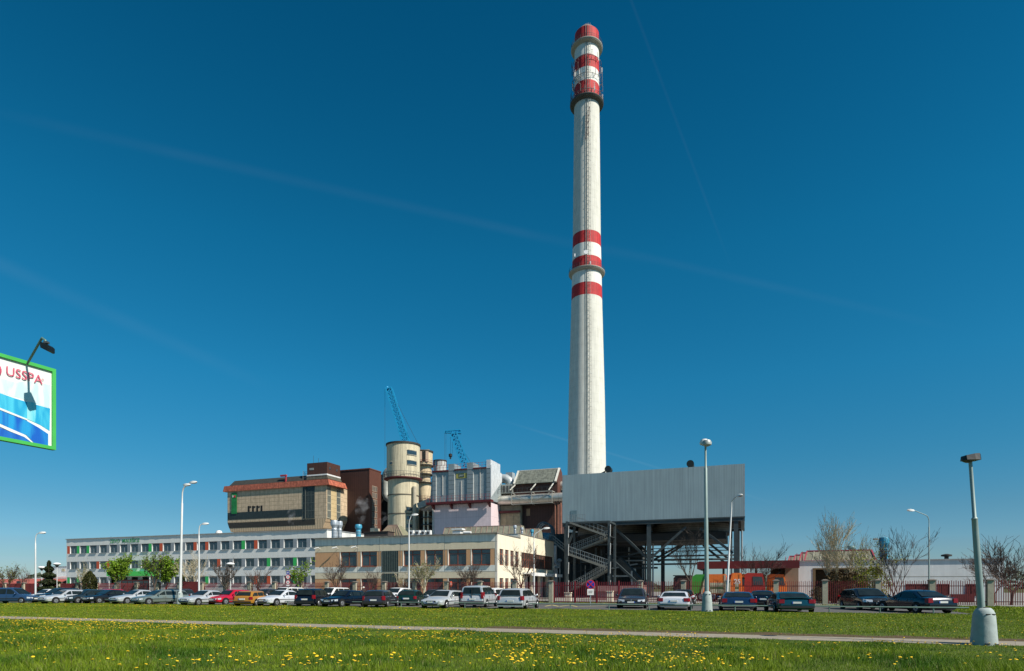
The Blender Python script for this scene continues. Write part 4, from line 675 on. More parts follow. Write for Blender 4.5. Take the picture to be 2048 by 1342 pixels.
    bb=b1+1.8; m_=MB(); m_.box(apx(1192,bb),apx(1208,bb),bb,bb+.15,zpx(1103,xl,bb),zpx(1094,xl,bb)); t.part('bright_panel',m_,WHITE)
    m_=MB(); bb=b0-.05; m_.box(apx(1141.5,bb),apx(1153.5,bb),bb,b0-.001,zb+.2,zpx(1022,aL,b0)); do=t.part('door',m_,mat('door_glass_grey',(.12,.19,.22),.4)); 
    # stair tower
    s0=b0-4.6; s1=b0-.6; xa,xb=apx(1134,s0),apx(1218,s0); m_=MB()
    for x in (xa,xb):
        for y in (s0,s1): m_.bar((x,y,0),(x,y,zpx(1043,x,s0) if x==xb or y==s0 else 10.7),.3)
    zz=zpx(1043,xb,s0); m_.bar((xa,s0,zz),(xb,s0,zz),.25); m_.bar((xb,s0,zz),(xb,s1,zz),.25); m_.bar((xa,s0,zz),(xa,s1,zz),.25); st=t.part('stair_tower',m_,ST)
    m_=MB(); 
    for x in (xa+.25,xb+.2):
        for k in range(4): zq=.8+k*2.5; m_.bar((x,s0-.2,zq),(x+.05,s0-.2,zq+1.6),.07)
    t.part('light_tube',m_,mat('bright_flange',(.62,.62,.6)),parent=st)
    fl=[((1140,1045),(1212,1071)),((1212,1074),(1136,1103)),((1136,1108),(1212,1135)),((1212,1138),(1136,1180))]
    for i,((p0,y0),(p1,y1)) in enumerate(fl):
        for bb in ((s0,s0+1.3) if i%2==0 else (s0+1.7,s0+3.0)):
            A,B=apx(p0,s0),apx(p1,s0); z0_,z1_=zpx(y0,A,s0),max(.05,zpx(y1,B,s0)); m_=MB(); m_.bar((A,bb,z0_),(B,bb,z1_),.26); f=t.part('stair_flight',m_,mat('stringer',(.19,.19,.17),.5,metal=.3)); m_=MB(); n=9
            for q in range(n+1):
                u=q/n; x=A+(B-A)*u; zz_=z0_+(z1_-z0_)*u; m_.bar((x,bb,zz_),(x,bb,zz_+1.1),.05)
            for h in (.55,1.1): m_.bar((A,bb,z0_+h),(B,bb,z1_+h),.05)
            t.part('handrail',m_,mat('rail_galv',(.24,.27,.28),.5,metal=.4),parent=f)
        m_=MB(); bb=s0+(0 if i%2==0 else 1.7)
        for q in range(13): u=q/12; x=A+(B-A)*u; zz_=z0_+(z1_-z0_)*u; m_.box(x-.14,x+.14,bb+.05,bb+1.25,zz_-.02,zz_+.02)
        t.part('treads',m_,DSTEEL)
        m_=MB(); x=B+(.1 if B>A else -.6); m_.box(min(B,B),B+.5 if B>A else B,s0,s1,z1_-.1,z1_-.04) if B>A else m_.box(B-.4,B+.1,s0,s1,z1_-.1,z1_-.04); t.part('landing',m_,DSTEEL)
    m_=MB(); m_.box(xa,xb,s0,s1,zz-.22,zz-.15); t.part('top_landing',m_,DSTEEL)
    m_=MB()
    for q in range(8): x=xa+(xb-xa)*q/16; m_.bar((x,s0,zz),(x,s0,zz+1.1),.05)
    m_.bar((xa,s0,zz+1.1),(xa+(xb-xa)*.44,s0,zz+1.1),.05); m_.bar((xa,s0,zz+.55),(xa+(xb-xa)*.44,s0,zz+.55),.05); t.part('landing_rail',m_,mat('rail_galv',(.24,.27,.28)))
stilts()
for px,py,k,l in ((1217,939,6.6,'dark round fan cowl near the left end of the grey hall roof'),(1381,928.5,7.2,'dark round fan cowl near the right end of the grey hall roof')):
    b=93; a=apx(px,b); z=zpx(py,a,b); t=T('roof_fan',l,'fan',(a,b,17.5)); m_=MB(); m_.sm=True; r=k*yab(a,b)/F; m_.tube((a,b-.5,z),(a,b+.9,z),r,r*.9,n=24); t.part('fan_housing',m_,mat('fan_black',(.012,.018,.018),.5)); m_=MB(); m_.tube((a+r,b+.1,z-r*.8),(a+r+2.3,b+.1,17.4),.12,n=6) if px>1300 else m_.tube((a-r,b+.1,z-r*.5),(a-r-3.2,b+.1,17.45),.12,n=6); m_.box(a-r*.6,a+r*.6,b-.3,b+.6,17.2,z-r*.8); t.part('stand',m_,DSTEEL)
# ------------------------------------------------------------------ cranes
CB=mat('crane_blue',(.008,.25,.48),.5,var=.12)
def lattice(mb,p0,p1,w0,w1,n,th):
    p0,p1=Vector(p0),Vector(p1); d=(p1-p0).normalized(); u=Vector((0,1,0)); w=d.cross(u).normalized(); prev=None
    for i in range(n+1):
        f=i/n; c=p0.lerp(p1,f); ww=(w0+(w1-w0)*f)/2; cs=[c+u*ww*sx+w*ww*sy for sx,sy in ((-1,-1),(1,-1),(1,1),(-1,1))]
        for k in range(4): mb.bar(cs[k],cs[(k+1)%4],th*.7)
        if prev:
            for k in range(4): mb.bar(prev[k],cs[k],th*1.3); mb.bar(prev[k],cs[(k+1)%4],th*.7)
        prev=cs
def crane(label,Y,tip,bot,w0,w1,n,jib,hoist,pend,body_px):
    X0,Z0=wx(tip[0],Y),wz(tip[1],Y); X1,Z1=wx(bot[0],Y),wz(bot[1],Y); s=(X1-X0)/(Z0-Z1); zb=3.2; Xb=X1+(Z1-zb)*s
    t=T('crawler_crane',label,'crane',(Xb,Y,0),grid=False); m_=MB(); lattice(m_,(Xb,Y,zb),(X0+(.8 if not jib else .3),Y,Z0-.5),w0,w1,n,.30); t.part('boom',m_,CB)
    m_=MB(); m_.sphere((X0+.3,Y,Z0-.2),.45,10,6); m_.box(X0-.2,X0+1.3,Y-.5,Y+.5,Z0-.7,Z0-.2); t.part('boom_head',m_,CB)
    if jib:
        xj,zj=wx(jib[0],Y),wz(jib[1],Y); m_=MB(); lattice(m_,(X0+2.3,Y,Z0+.1),(xj,Y,zj),.9,.4,5,.22); m_.box(X0-.1,X0+2.2,Y-.4,Y+.4,Z0-.3,Z0+.35); m_.sm=True; m_.tube((xj,Y-.2,zj),(xj,Y+.2,zj),.5,n=12); t.part('jib',m_,CB)
    for px,py0,py1,hook in hoist:
        x=wx(px,Y); m_=MB(); m_.tube((x,Y-.1,wz(py0,Y)),(x,Y-.1,wz(py1,Y)),.035,n=4); o=t.part('hoist_rope',m_,mat('rope_dark',(.03,.05,.07),.7))
        if hook: m_=MB(); z=wz(py1,Y); m_.sm=True; m_.lathe((x,Y-.1,z-1.1),[(.05,-.5),(.25,-.35),(.2,0),(.5,.25),(.5,.9),(.1,1.1)],12); t.part('hook_block',m_,mat('hook_black',(.02,.02,.02),.6),parent=o)
    (pa,ya),(pb,yb)=pend; m_=MB(); xa,za,xb,zb2=wx(pa,Y),wz(ya,Y),wx(pb,Y),wz(yb,Y); q=(xb-xa)/(za-zb2); m_.tube((xa,Y,za),(xb+(zb2-8)*q,Y,8),.05,n=4); t.part('pendant_rope',m_,mat('rope_dark',(.03,.05,.07)))
    m_=MB(); m_.box(Xb-.5,Xb+6,Y-1.6,Y+1.6,1.3,3.6); m_.box(Xb+4.5,Xb+6.5,Y-1.8,Y+1.8,1.2,3.2); t.part('machine_house',m_,CB); m_=MB(); m_.box(Xb-1.2,Xb+.6,Y-2.3,Y-1.6,1.4,3.4); t.part('cab',m_,GLASS)
    for s_ in (-1,1): m_=MB(); m_.box(Xb-2.5,Xb+5,Y+s_*2.2-.5,Y+s_*2.2+.5,0,1.1); t.part('track',m_,BLACK)
crane('tall blue lattice boom crane rising behind the big cream silo',170.,(772,774),(810,888),2.6,1.5,46,None,[(770,778,935,False)],((794,806),(841,897)),0)
crane('shorter blue lattice crane with a hook hanging over the grey filter house',172.,(905,864),(927,922),1.7,1.8,34,(892,863.5),[(889.5,866,922,False),(892,866,922,False),(901,866,907,True),(905,868,907,False)],((914,880),(937,918)),0)
# ------------------------------------------------------------------ right-hand low building with garage and saw-tooth roof lights
def lowhall():
    b0=75.; aL,aR=apx(1597,b0),24.2; zt=4.36; t=T('garage_building','low white garage building with sawtooth skylights behind the fence at right','building',(aL,b0,0)); b1=b0+14
    WG=mat('white_render',(.64,.66,.66),.85,var=.05,streaks=.08); g0,g1=apx(1629,b0),apx(1732,b0); gz=zpx(1139,g0,b0)
    m_=MB(); m_.box(aL,g0,b0,b0+.3,0,zt-.08); m_.box(g0,g1,b0,b0+.3,gz,zt-.08); m_.box(g1,aR,b0,b0+.3,0,zt-.08); m_.box(aL,aL+.3,b0+.3,b1,0,zt-.08); m_.box(aR-.3,aR,b0+.3,b1,0,zt-.08); m_.box(aL+.3,aR-.3,b1-.3,b1,0,zt-.08); t.part('wall',m_,WG)
    m_=MB(); m_.box(aL-.1,aR+.12,b0-.14,b0+.35,zt-.08,zt); m_.box(aL-.1,aL+.3,b0+.35,b1,zt-.08,zt); m_.box(aR-.3,aR+.12,b0+.35,b1,zt-.08,zt); t.part('cornice',m_,mat('cornice_metal',(.3,.31,.31)))
    m_=MB(); m_.box(aL+.3,aR-.3,b0+.35,b1-.3,zt-.5,zt-.4); t.part('roof',m_,mat('roof_felt',(.16,.16,.16)))
    m_=MB(); m_.box(g1+.4,aR,b0-.012,b0-.001,2.55,2.6); t.part('joint',m_,mat('joint_grey',(.2,.2,.19)))
    m_=MB(); m_.box(g0,g1,b0+3,b0+3.1,0,gz); t.part('garage_interior',m_,mat('dim_brown',(.07,.05,.035),.9)); 
    m_=MB(); m_.box(g0-.15,g0+.1,b0-.05,b0+.35,0,gz); m_.box(g1-.1,g1+.15,b0-.05,b0+.35,0,gz); m_.box(g0-.15,g1+.15,b0-.06,b0+.36,gz,gz+.15); t.part('garage_frame',m_,mat('frame_ochre',(.15,.10,.05)))
    for p0,p1,y0,y1 in ((1811,1857,1168,1180),(1874,1899,1168,1190),(1932,1956,1168,1192)):
        x0,x1=apx(p0,b0),apx(p1,b0); window(t,x0,x1,zpx(y1,x0,b0),zpx(y0,x0,b0),b0-.06,DRED,mat('red_curtain',(.10,.015,.015),.5,var=.4,scale=6),nv=1,lab='dark red shuttered window')
    m_=MB(); m_.box(apx(1904,b0-1),apx(1948,b0-1),b0-1.2,b0-.4,0,zpx(1199,apx(1920,b0),b0)+.55); t.part('red_bin',m_,DRED)
    # saw-tooth roof lights
    SF=mat('sawtooth_red',(.32,.03,.06),.5); 
    for k,(p0,p1,yt) in enumerate(((1607,1755,1102),(1596,1611,1105.5),(1584,1598,1110),(1573,1587,1112.5))):
        bb=b0+1.5+3.2*k; x0,x1=apx(p0,bb),apx(p1 if k==0 else p1+60,bb); z1=zpx(yt,x0,bb); z0=zt-.4
        m_=MB(); m_.loft([[(x0,bb,z0),(x1,bb,z0),(x1,bb+2.4,z0),(x0,bb+2.4,z0)],[(x0+.45,bb+.9,z1),(x1-.45,bb+.9,z1),(x1-.45,bb+1.2,z1),(x0+.45,bb+1.2,z1)]]); sk=t.part('roof_light',m_,SGD)
        m_=MB(); n=9 if k==0 else 5
        m_.bar((x0+.4,bb+.9,z1+.04),(x1-.4,bb+.9,z1+.04),.12); m_.bar((x0-.03,bb-.02,z0),(x0+.42,bb+.88,z1),.14); m_.bar((x1+.03,bb-.02,z0),(x1-.42,bb+.88,z1),.14); m_.box(x0,x1,bb-.1,bb-.02,z0,z0+.5); t.part('red_edge',m_,SF,parent=sk); m_=MB()
        for i in range(1,n): u=i/n; m_.bar((x0+(x1-x0)*u,bb-.03,z0),(x0+.45+(x1-x0-.9)*u,bb+.87,z1),.05)
        t.part('glazing_bar',m_,mat('bar_pale',(.45,.43,.33)),parent=sk)
        m_=MB(); m_.prism([(bb,z0),(bb+.9,z1),(bb+1.2,z1),(bb+2.4,z0)],0,x0-.06,x0-.02) ; t.part('end_cheek',m_,SF,parent=sk)
    m_=MB(); x=apx(1893,b0+3); m_.sm=True; m_.lathe((x,b0+3,zt-.4),[(.2,0),(.2,.75),(.5,.8),(.5,.95),(.1,1.05)],14); t.part('chimney_cap',m_,mat('rim_dark',(.04,.035,.03)))
lowhall()
roofvent(1768,1075,1119,80,.55,VB,'tall blue vent stack on the white garage roof at right'); roofvent(1703,1092,1104,83,.42,mat('vent_teal',(.16,.32,.34),.5),'pale teal vent poking above the long red edged skylight')
def canopy():
    b0=72; x0,x1=apx(1394,b0),apx(1596,b0+2); z1=zpx(1123,x0,b0); z0=zpx(1138,x0,b0)
    t=T('canopy','wide dark red flat canopy with small lights over the parked refuse trucks','canopy',(x0,b0,0)); m_=MB(); m_.prism([(x0,z1-.05),(x0+.3,z1),(x1,z1),(x1,z0),(x0,z0)],1,b0,b0+.3); m_.box(x0+.2,x1,b0+.3,b0+9,z1-.3,z1-.1); m_.box(x0,x0+.2,b0+.3,b0+9,z0,z1-.08); t.part('roof',m_,DRED)
    for i in range(6):
        x=x0+1+(x1-x0-2)*i/5; m_=MB(); m_.box(x-.25,x+.25,b0+1.5,b0+2,z1-.42,z1-.3); t.part('ceiling_light',m_,mat('lamp_white',(.8,.8,.75),.4))
    for px in (1408,1447,1512,1560): x=apx(px,b0+6); m_=MB(); m_.box(x-.12,x+.12,b0+6,b0+6.25,0,z1-.3); t.part('post',m_,DSTEEL)
    m_=MB(); m_.box(apx(1570,b0+3),apx(1597,b0+3),b0+3,b0+3.3,0,z1-.3); t.part('screen_wall',m_,mat('tan_wall',(.20,.16,.12),.85)); m_=MB(); m_.box(apx(1541,b0+8),apx(1600,b0+8),b0+8,b0+8.3,0,z1-.3); t.part('rear_wall',m_,mat('tan_wall',(.20,.16,.12),.85))
canopy()
# ------------------------------------------------------------------ refuse trucks
def wheel(t,x,y,r,w,rimm,parent=None,n=20,sy=1):
    m_=MB(); m_.sm=True; m_.tube((x,y-w/2,r),(x,y+w/2,r),r,n=n); wo=t.part('wheel',m_,BLACK,parent=parent); m_=MB(); s=1 if sy>0 else -1; m_.tube((x,y+s*w*.5,r),(x,y+s*(w*.5+.015),r),r*.62,r*.58,n=n); t.part('rim',m_,rimm,parent=wo); m_=MB(); m_.tube((x,y+s*(w*.5+.015),r),(x,y+s*(w*.5+.03),r),r*.16,n=8)
    for k in range(5): A=k*2*math.pi/5; m_.bar((x+r*.2*math.cos(A),y+s*(w*.5+.02),r+r*.2*math.sin(A)),(x+r*.52*math.cos(A),y+s*(w*.5+.02),r+r*.52*math.sin(A)),.03)
    t.part('hub',m_,mat('hub_dark',(.10,.10,.11),.5),parent=wo)
def truck(px0,px1,b0,h,body,tail,label,num=None,rz=0,split=.22,cabc=None):
    x0,x1=apx(px0,b0),apx(px1,b0); Lt=x1-x0; t=T('refuse_truck',label,'truck',(x0,b0,0)); 
    BM=mat(body[0],body[1],.45,var=.08,tile=[(0,.45,.08,.8)]); TM=mat(tail[0],tail[1],.45,var=.08); zb=.75
    m_=MB(); xs=x0+Lt*split; m_.prism([(xs,zb),(xs+.5,h),(x1-.1,h),(x1,h-.25),(x1,zb)],1,b0,b0+2.4); t.part('container',m_,BM)
    m_=MB(); m_.prism([(x0,zb+.2),(x0+.1,h-.25),(x0+.5,h),(xs+.42,h),(xs-.1,zb),(x0+.3,zb)],1,b0+.05,b0+2.35); t.part('tailgate',m_,TM)
    m_=MB(); m_.prism([(xs-.1,zb),(xs+.42,h),(xs+.62,h),(xs+.1,zb)],1,b0-.03,b0-.002); m_.box(x1-.25,x1-.05,b0-.03,b0-.002,zb,h-.1); t.part('rib',m_,mat('rib_pale',(.60,.5,.35),.6) if split>.1 else BM)
    m_=MB(); m_.box(x0+.4,x1+2,b0+.3,b0+2.1,.55,zb); t.part('chassis',m_,DSTEEL)
    for x in (x0+Lt*.3,x0+Lt*.62,x1+1.3): wheel(t,x,b0+.2,.5,.35,STEEL,sy=-1); wheel(t,x,b0+2.2,.5,.35,STEEL,sy=1)
    m_=MB(); m_.prism([(x1+.25,.55),(x1+.25,2.75),(x1+.5,2.9),(x1+1.9,2.85),(x1+2.15,1.7),(x1+2.2,.55)],1,b0+.1,b0+2.35); cb=t.part('cab',m_,mat(cabc[0],cabc[1],.45) if cabc else TM); m_=MB(); m_.prism([(x1+1.0,1.7),(x1+1.0,2.55),(x1+1.85,2.5),(x1+2.0,1.7)],1,b0+.07,b0+.098); t.part('window',m_,GLASS,parent=cb)
    m_=MB(); m_.box(x0+Lt*.55,x1-.3,b0-.02,b0-.002,zb+.1,zb+.55); m_.box(x0+Lt*.55,x1-.3,b0-.02,b0-.002,zb+.75,zb+1.2); t.part('stripe_panel',m_,mat('lettered_white',(.6,.58,.4),.6)); m_=MB(); m_.box(x0+Lt*.55,x1-.3,b0-.022,b0-.003,zb+.57,zb+.73); t.part('green_stripe',m_,mat('stripe_green',(.03,.15,.05),.6))
    if num:
        me=text_mesh('fleet_number',num,.62,mat('lettered_pale',(.75,.65,.6),.6),.01,.02); o=t.part('fleet_number',me,None); o.location=(Lt*.45,-.03,h-1.05); o.rotation_euler=(R(90),0,0)
OR=('truck_orange',(.85,.20,.035)); GN=('truck_green',(.06,.30,.04)); RD=('truck_red',(.42,.03,.02))
truck(1382,1453,69,2.85,OR,GN,'orange refuse truck with green rear hopper beside the bare tree',split=.30,cabc=OR)
truck(1455,1484,66,2.9,OR,RD,'orange refuse truck numbered 25 with red front, under the red canopy',num='25',split=.02)
truck(1512,1530,73,2.4,RD,OR,'dark red refuse truck deep under the red canopy',split=.1)
def container():
    b=63; x0,x1=apx(1347,b),apx(1381,b); t=T('waste_container','dark brown waste container behind the fence left of the green truck hopper','container',(x0,b,0)); z=zpx(1152,x0,b); m_=MB(); m_.prism([(x0,.1),(x0,z-.2),(x0+.2,z),(x1,z),(x1,.1)],1,b,b+2.2); t.part('bin',m_,mat('bin_brown',(.07,.03,.025),.6,tile=[(0,.5,.15,.6)])); m_=MB(); m_.box(x0-.05,x1+.05,b-.06,b+2.25,z,z+.08); t.part('lid_rim',m_,DSTEEL)
container()
# ------------------------------------------------------------------ far left halls
def farleft():
    b0=105.; x0,x1=apx(-160,b0),apx(132,b0+2); t=T('red_roofed_hall','long low pale hall with red roof bands at the far left','building',(x0,b0,0)); z=zpx(1171,apx(60,b0),b0); zr=zpx(1158,apx(60,b0),b0)
    m_=MB(); m_.box(x0,x1,b0,b0+12,0,z+.3); t.part('wall',m_,mat('hall_cream',(.55,.50,.42),.85,var=.1)); RT=mat('red_roof',(.40,.10,.075),.7,var=.2,scale=.5)
    m_=MB(); m_.quad((x0,b0-.4,z+.25),(x1,b0-.4,z+.25),(x1,b0+3,zr+.1),(x0,b0+3,zr+.1)); m_.box(x0,x1,b0-.45,b0-.3,z+.1,z+.3); t.part('roof',m_,RT); m_=MB(); m_.box(apx(38,b0),x1,b0+3.2,b0+9,zr-.3,zr+.35); t.part('roof_white',m_,WHITE); m_=MB(); m_.prism([(b0+4,zr+.35),(b0+8,zr+.35),(b0+8,zr+.75)],0,apx(60,b0),x1-3); t.part('roof_ridge',m_,mat('roof_rose',(.45,.25,.24),.7))
    m_=MB(); m_.box(apx(38,b0),apx(45,b0),b0-.6,b0-.4,0,3); t.part('post',m_,DSTEEL)
    b0=114; x0,x1=apx(104,b0),apx(150,b0); t=T('white_shed','white shed block rising behind the dark conifer at left of the office','building',(x0,b0,0)); z=zpx(1134,x0,b0); m_=MB(); m_.box(x0,x1,b0,b0+8,0,z); t.part('wall',m_,WHITE); m_=MB(); m_.box(x0-.1,x1,b0-.1,b0+8,z,z+.15); t.part('roof',m_,STEEL); m_=MB(); m_.box(apx(124,b0),apx(130,b0),b0-.08,b0,zpx(1143,x0,b0),zpx(1138,x0,b0)); t.part('window',m_,mat('pane_tan',(.5,.42,.28),.4))
farleft()
# ------------------------------------------------------------------ fence, gate, rail
FB=57.3; HP=2.09
def fence():
    PM=mat('pillar_render',(.42,.38,.29),.9,var=.15,scale=3,dirt=.25,dirtcol=(.12,.12,.08)); CP=mat('pillar_cap',(.16,.14,.12),.9); FM=mat('fence_red',(.20,.03,.03),.6,var=.3,scale=1)
    L1=[-85,-55,-22,11,48.4,83.6,118.6,155.9,193.9,234,274.4,316.4,360,405,451.8,500,549.6,601.6,654.7,710.7,769.3,829.9,893.4,960.7,1030,1102.7]; L2=[1280.9,1367,1456,1552,1650,1756,1864,1980,2112,2260]
    for lst,label in ((L1,'long dark red picket fence with pale pillars in front of the offices'),(L2,'dark red picket fence with mossy pillars along the truck yard at right')):
        t=T('picket_fence',label,'fence',(apx(lst[0],FB),FB,0)); 
        for i,px in enumerate(lst):
            x=apx(px,FB); m_=MB(); w=.2; m_.box(x-w,x+w,FB-.2,FB+.2,0,HP-.09); p=t.part('pillar',m_,PM); m_=MB(); m_.loft([[(x-.27,FB-.27,HP-.09),(x+.27,FB-.27,HP-.09),(x+.27,FB+.27,HP-.09),(x-.27,FB+.27,HP-.09)],[(x-.27,FB-.27,HP-.03),(x+.27,FB-.27,HP-.03),(x+.27,FB+.27,HP-.03),(x-.27,FB+.27,HP-.03)],[(x-.1,FB-.1,HP+.04),(x+.1,FB-.1,HP+.04),(x+.1,FB+.1,HP+.04),(x-.1,FB+.1,HP+.04)]]); t.part('pillar_cap',m_,CP,parent=p)
            if i+1<len(lst):
                x2=apx(lst[i+1],FB); n=max(4,int((x2-x-.4)/.146)); m_=MB(); solid=px<150
                for k in range(n): q=x+w+(x2-x-2*w)*(k+.5)/n; m_.box(q-(.055 if solid else .021),q+(.055 if solid else .021),FB-.02,FB+.02,.12,1.96+(.05 if k%2 else 0))
                for z in (.35,1.55): m_.box(x+w,x2-w,FB+.02,FB+.06,z,z+.06)
                m_.box(x+w,x2-w,FB+.1,FB+.25,0,.15) if px<1100 else None
                t.part('picket_panel',m_,FM,label='dense board panel' if solid else None)
        if lst is L1:
            m_=MB(); x0,x1=apx(366,FB-.3),apx(398,FB-.3)
            for k in range(26): q=x0+(x1-x0)*k/25; m_.box(q-.045,q+.045,FB-.33,FB-.29,.1,2.15)
            for z in (.4,1.7): m_.box(x0,x1,FB-.29,FB-.25,z,z+.07)
            t.part('gate',m_,FM)
    FG=mat('gate_red',(.19,.02,.028),.55,var=.2); b=FB-2.3; x0,x1=apx(1108,b),apx(1283,b); t=T('sliding_gate','wide dark red sliding picket gate behind the no stopping sign','gate',(x0,b,0)); n=int((x1-x0)/.16)
    for j in range(4):
        m_=MB(); xa=x0+(x1-x0)*j/4; xb=x0+(x1-x0)*(j+1)/4
        for k in range(n//4): q=xa+(xb-xa)*(k+.5)/(n//4); m_.box(q-.02,q+.02,b-.02,b+.02,.1,1.95)
        t.part('picket_panel',m_,FG); m_=MB(); m_.box(xa-.05,xa+.05,b-.05,b+.05,0,2.05); t.part('post',m_,FG)
    m_=MB(); 
    for z in (.12,.55,1.6): m_.box(x0,x1,b+.02,b+.07,z,z+.08)
    t.part('rail',m_,FG)
    b=40.75; x0,x1=apx(-60,b),apx(1938,b); t=T('tube_barrier','low thin green tube barrier along the grass edge in front of the cars','barrier',(x0,b,0)); m_=MB(); m_.sm=True; GT=mat('tube_green',(.16,.24,.20),.5,metal=.2,var=.2); m_.tube((x0,b,.36),(x1,b,.36),.038,n=8); t.part('rail',m_,GT); x=x0+1
    while x<x1: m_=MB(); m_.tube((x,b,0),(x,b,.35),.035,n=6); t.part('post',m_,GT); x+=2.6
fence()
# white/beige gate kiosks behind the gate
for k,(px,lab) in enumerate(((1219,'short cream gate pier behind the red gate, below the stair tower'),(1135,'small pale block behind the gate at the foot of the stair'))):
    b=60; x=apx(px,b); m_=MB(); m_.box(x-.28,x+.28,b,b+.5,0,1.05-k*.15); m_.box(x-.34,x+.34,b-.05,b+.55,1.05-k*.15,1.12-k*.15); single('gate_pier',m_,CREAM,lab,'pier',(x,b,0))
b=70; x0,x1=apx(1180,b),apx(1285,b); m_=MB(); z=zpx(1172,x0,b); m_.box(x0,x1,b,b+3,z-.6,z+.1); m_.box(x0,x1,b+.2,b+2.8,0,z-.6); single('storage_container',m_,mat('container_rose',(.30,.16,.15),.7,corr=(0,.4,.2)),'long low rose coloured container beneath the grey hall, behind the gate','container',(x0,b,0))
# ------------------------------------------------------------------ street lamps
LW_=mat('lamp_post_white',(.62,.63,.62),.55,metal=.1,var=.06,streaks=.12); LG_=mat('lamp_post_green_grey',(.27,.35,.34),.5,metal=.2,var=.1,streaks=.15); HEAD=mat('lamp_head_white',(.70,.70,.68),.4); HGR=mat('lamp_head_grey',(.36,.39,.37),.45,metal=.2); LENS=mat('lamp_lens',(.25,.25,.22),.15,spec=.8)
CONEM=mat('cone_concrete',(.35,.40,.39),.85,var=.12,scale=5,bump=.25,dirt=.25,dirtcol=(.2,.2,.15),streaks=.1)
def lamphead(t,p,d,L_=.7,m=HEAD):
    d=Vector(d).normalized(); s=Vector((-d.y,d.x,0)).normalized(); m_=MB(); m_.sm=True; lo=[]
    for u,w,h0,h1 in ((0,.05,-.05,.05),(.15,.13,-.08,.09),(.5,.17,-.09,.12),(.85,.13,-.06,.09),(1,.03,-.01,.03)):
        c=Vector(p)+d*(u*L_); lo.append([c-s*w+Vector((0,0,h0)),c+s*w+Vector((0,0,h0)),c+s*w*.9+Vector((0,0,h1*.6)),c+s*w*.4+Vector((0,0,h1)),c-s*w*.4+Vector((0,0,h1)),c-s*w*.9+Vector((0,0,h1*.6))])
    m_.loft(lo); h=t.part('lamp_head',m_,m); m_=MB(); c0=Vector(p)+d*L_*.3; c1=Vector(p)+d*L_*.82; m_.quad(c0-s*.11+Vector((0,0,-.096)),c1-s*.1+Vector((0,0,-.085)),c1+s*.1+Vector((0,0,-.085)),c0+s*.11+Vector((0,0,-.096))); t.part('lens',m_,LENS,parent=h)
def lamp(px,Y,ytop,label,arm=(1,0),armpx=None,heady=None,cone=None,m=LW_,lean=0,r=.07,group=None):
    X=wx(px,Y); zt=wz(ytop,Y); t=T('street_lamp',label,'street lamp',(X,Y,0),grid=False,group=group); m_=MB(); m_.sm=True; dx=lean*Y/F
    cs=cone or 0; zc=cs*.95
    def P(z): return (X+dx*z/zt,Y,z)
    pts=[P(zc),P(zt*.55),P(zt*.56),P(zt*.86),P(zt*.865)]; rs=[r*1.25,r*1.1,r*.95,r*.9,r*.62]
    if armpx is None:
        pts.append(P(zt)); rs.append(r*.6); m_.pathr(pts,rs,12); t.part('pole',m_,m)
    else:
        L_=armpx*Y/F; u=Vector((arm[0],arm[1],0)).normalized(); k=abs(L_)/max(.2,abs(u.x)); q=Vector(P(zt)); hz=(wz(heady,Y) if heady else zt+.1)
        pts+=[Vector(P(zt-.5)),q-Vector((0,0,.15))+u*.06*k,Vector((q.x,q.y,zt))+u*.16*k,Vector((q.x,q.y,hz))+u*(k-.6)]; rs+=[r*.6,r*.6,r*.58,r*.5]; m_.pathr(pts,rs,12); t.part('pole',m_,m); lamphead(t,pts[-1],(u.x,u.y,.06))
    if cone:
        h=cone; m_=MB(); m_.sm=True; w=h*.24; m_.lathe((X,Y,0),[(w*1.12,0),(w*1.06,h*.1),(w*.96,h*.5),(w*.84,h*.82),(w*.66,h*.93),(w*.30,h*1.0)],20,cap=True); c=t.part('concrete_base',m_,CONEM); m_=MB(); 
        for A in (-110,-70): 
            for z in (.84,.06): m_.box(X+w*.95*math.cos(R(A))-.045,X+w*.95*math.cos(R(A))+.045,Y-w*(.93 if z>.5 else 1.15)-.0,Y-w*.5,h*z-.012,h*z+.012)
        t.part('slot',m_,mat('slot_black',(.01,.01,.01)),parent=c)
    return t,X,Y,zt,P
lamp(71,62,1068,'white street lamp with short arm standing left of the office building',(1,0),19,1066,r=.07)
t,X,Y,zt,P=lamp(360,54,974,'tall white twin headed street lamp on concrete base, left of the silver saloons',(1,-.2),30,966,cone=1.1,r=.095,lean=5)
lamphead(t,(X+.12+.75,Y-1.1,zt-.02),(1,-.25,.03))
lamp(398,62,1050,'white street lamp with one arm just right of the tall twin headed lamp',(1,0),18,1048,r=.075)
lamp(818,63,1037,'thin white street lamp standing before the beige building windows',(1,0),17,1030,r=.07)
lamp(1068,66,1066,'pale street lamp with long arm in front of the beige side wing',(1,0),30,1057,r=.07)
lamp(1858,60,1030,'dark thin street lamp with arm reaching left over the garage roof',(-1,0),-42,1021,r=.065,m=LG_)
t,X,Y,zt,P=lamp(1414,38.3,890,'tall green grey lamp with cluster head and concrete base before the grey hall',None,None,cone=1.27,m=mat('lamp_post_teal',(.30,.38,.36),.5,metal=.2,var=.1,streaks=.15),r=.105,lean=-3)
for k,(dz,dy) in enumerate(((0,0),(.16,.5))): m_=MB(); m_.sm=True; m_.lathe((X-.1,Y-.3+dy,zt+dz-.15),[(.10,0),(.27,.08),(.29,.2),(.22,.36),(.1,.40)],14); t.part('lamp_head',m_,HGR if k==0 else HEAD)
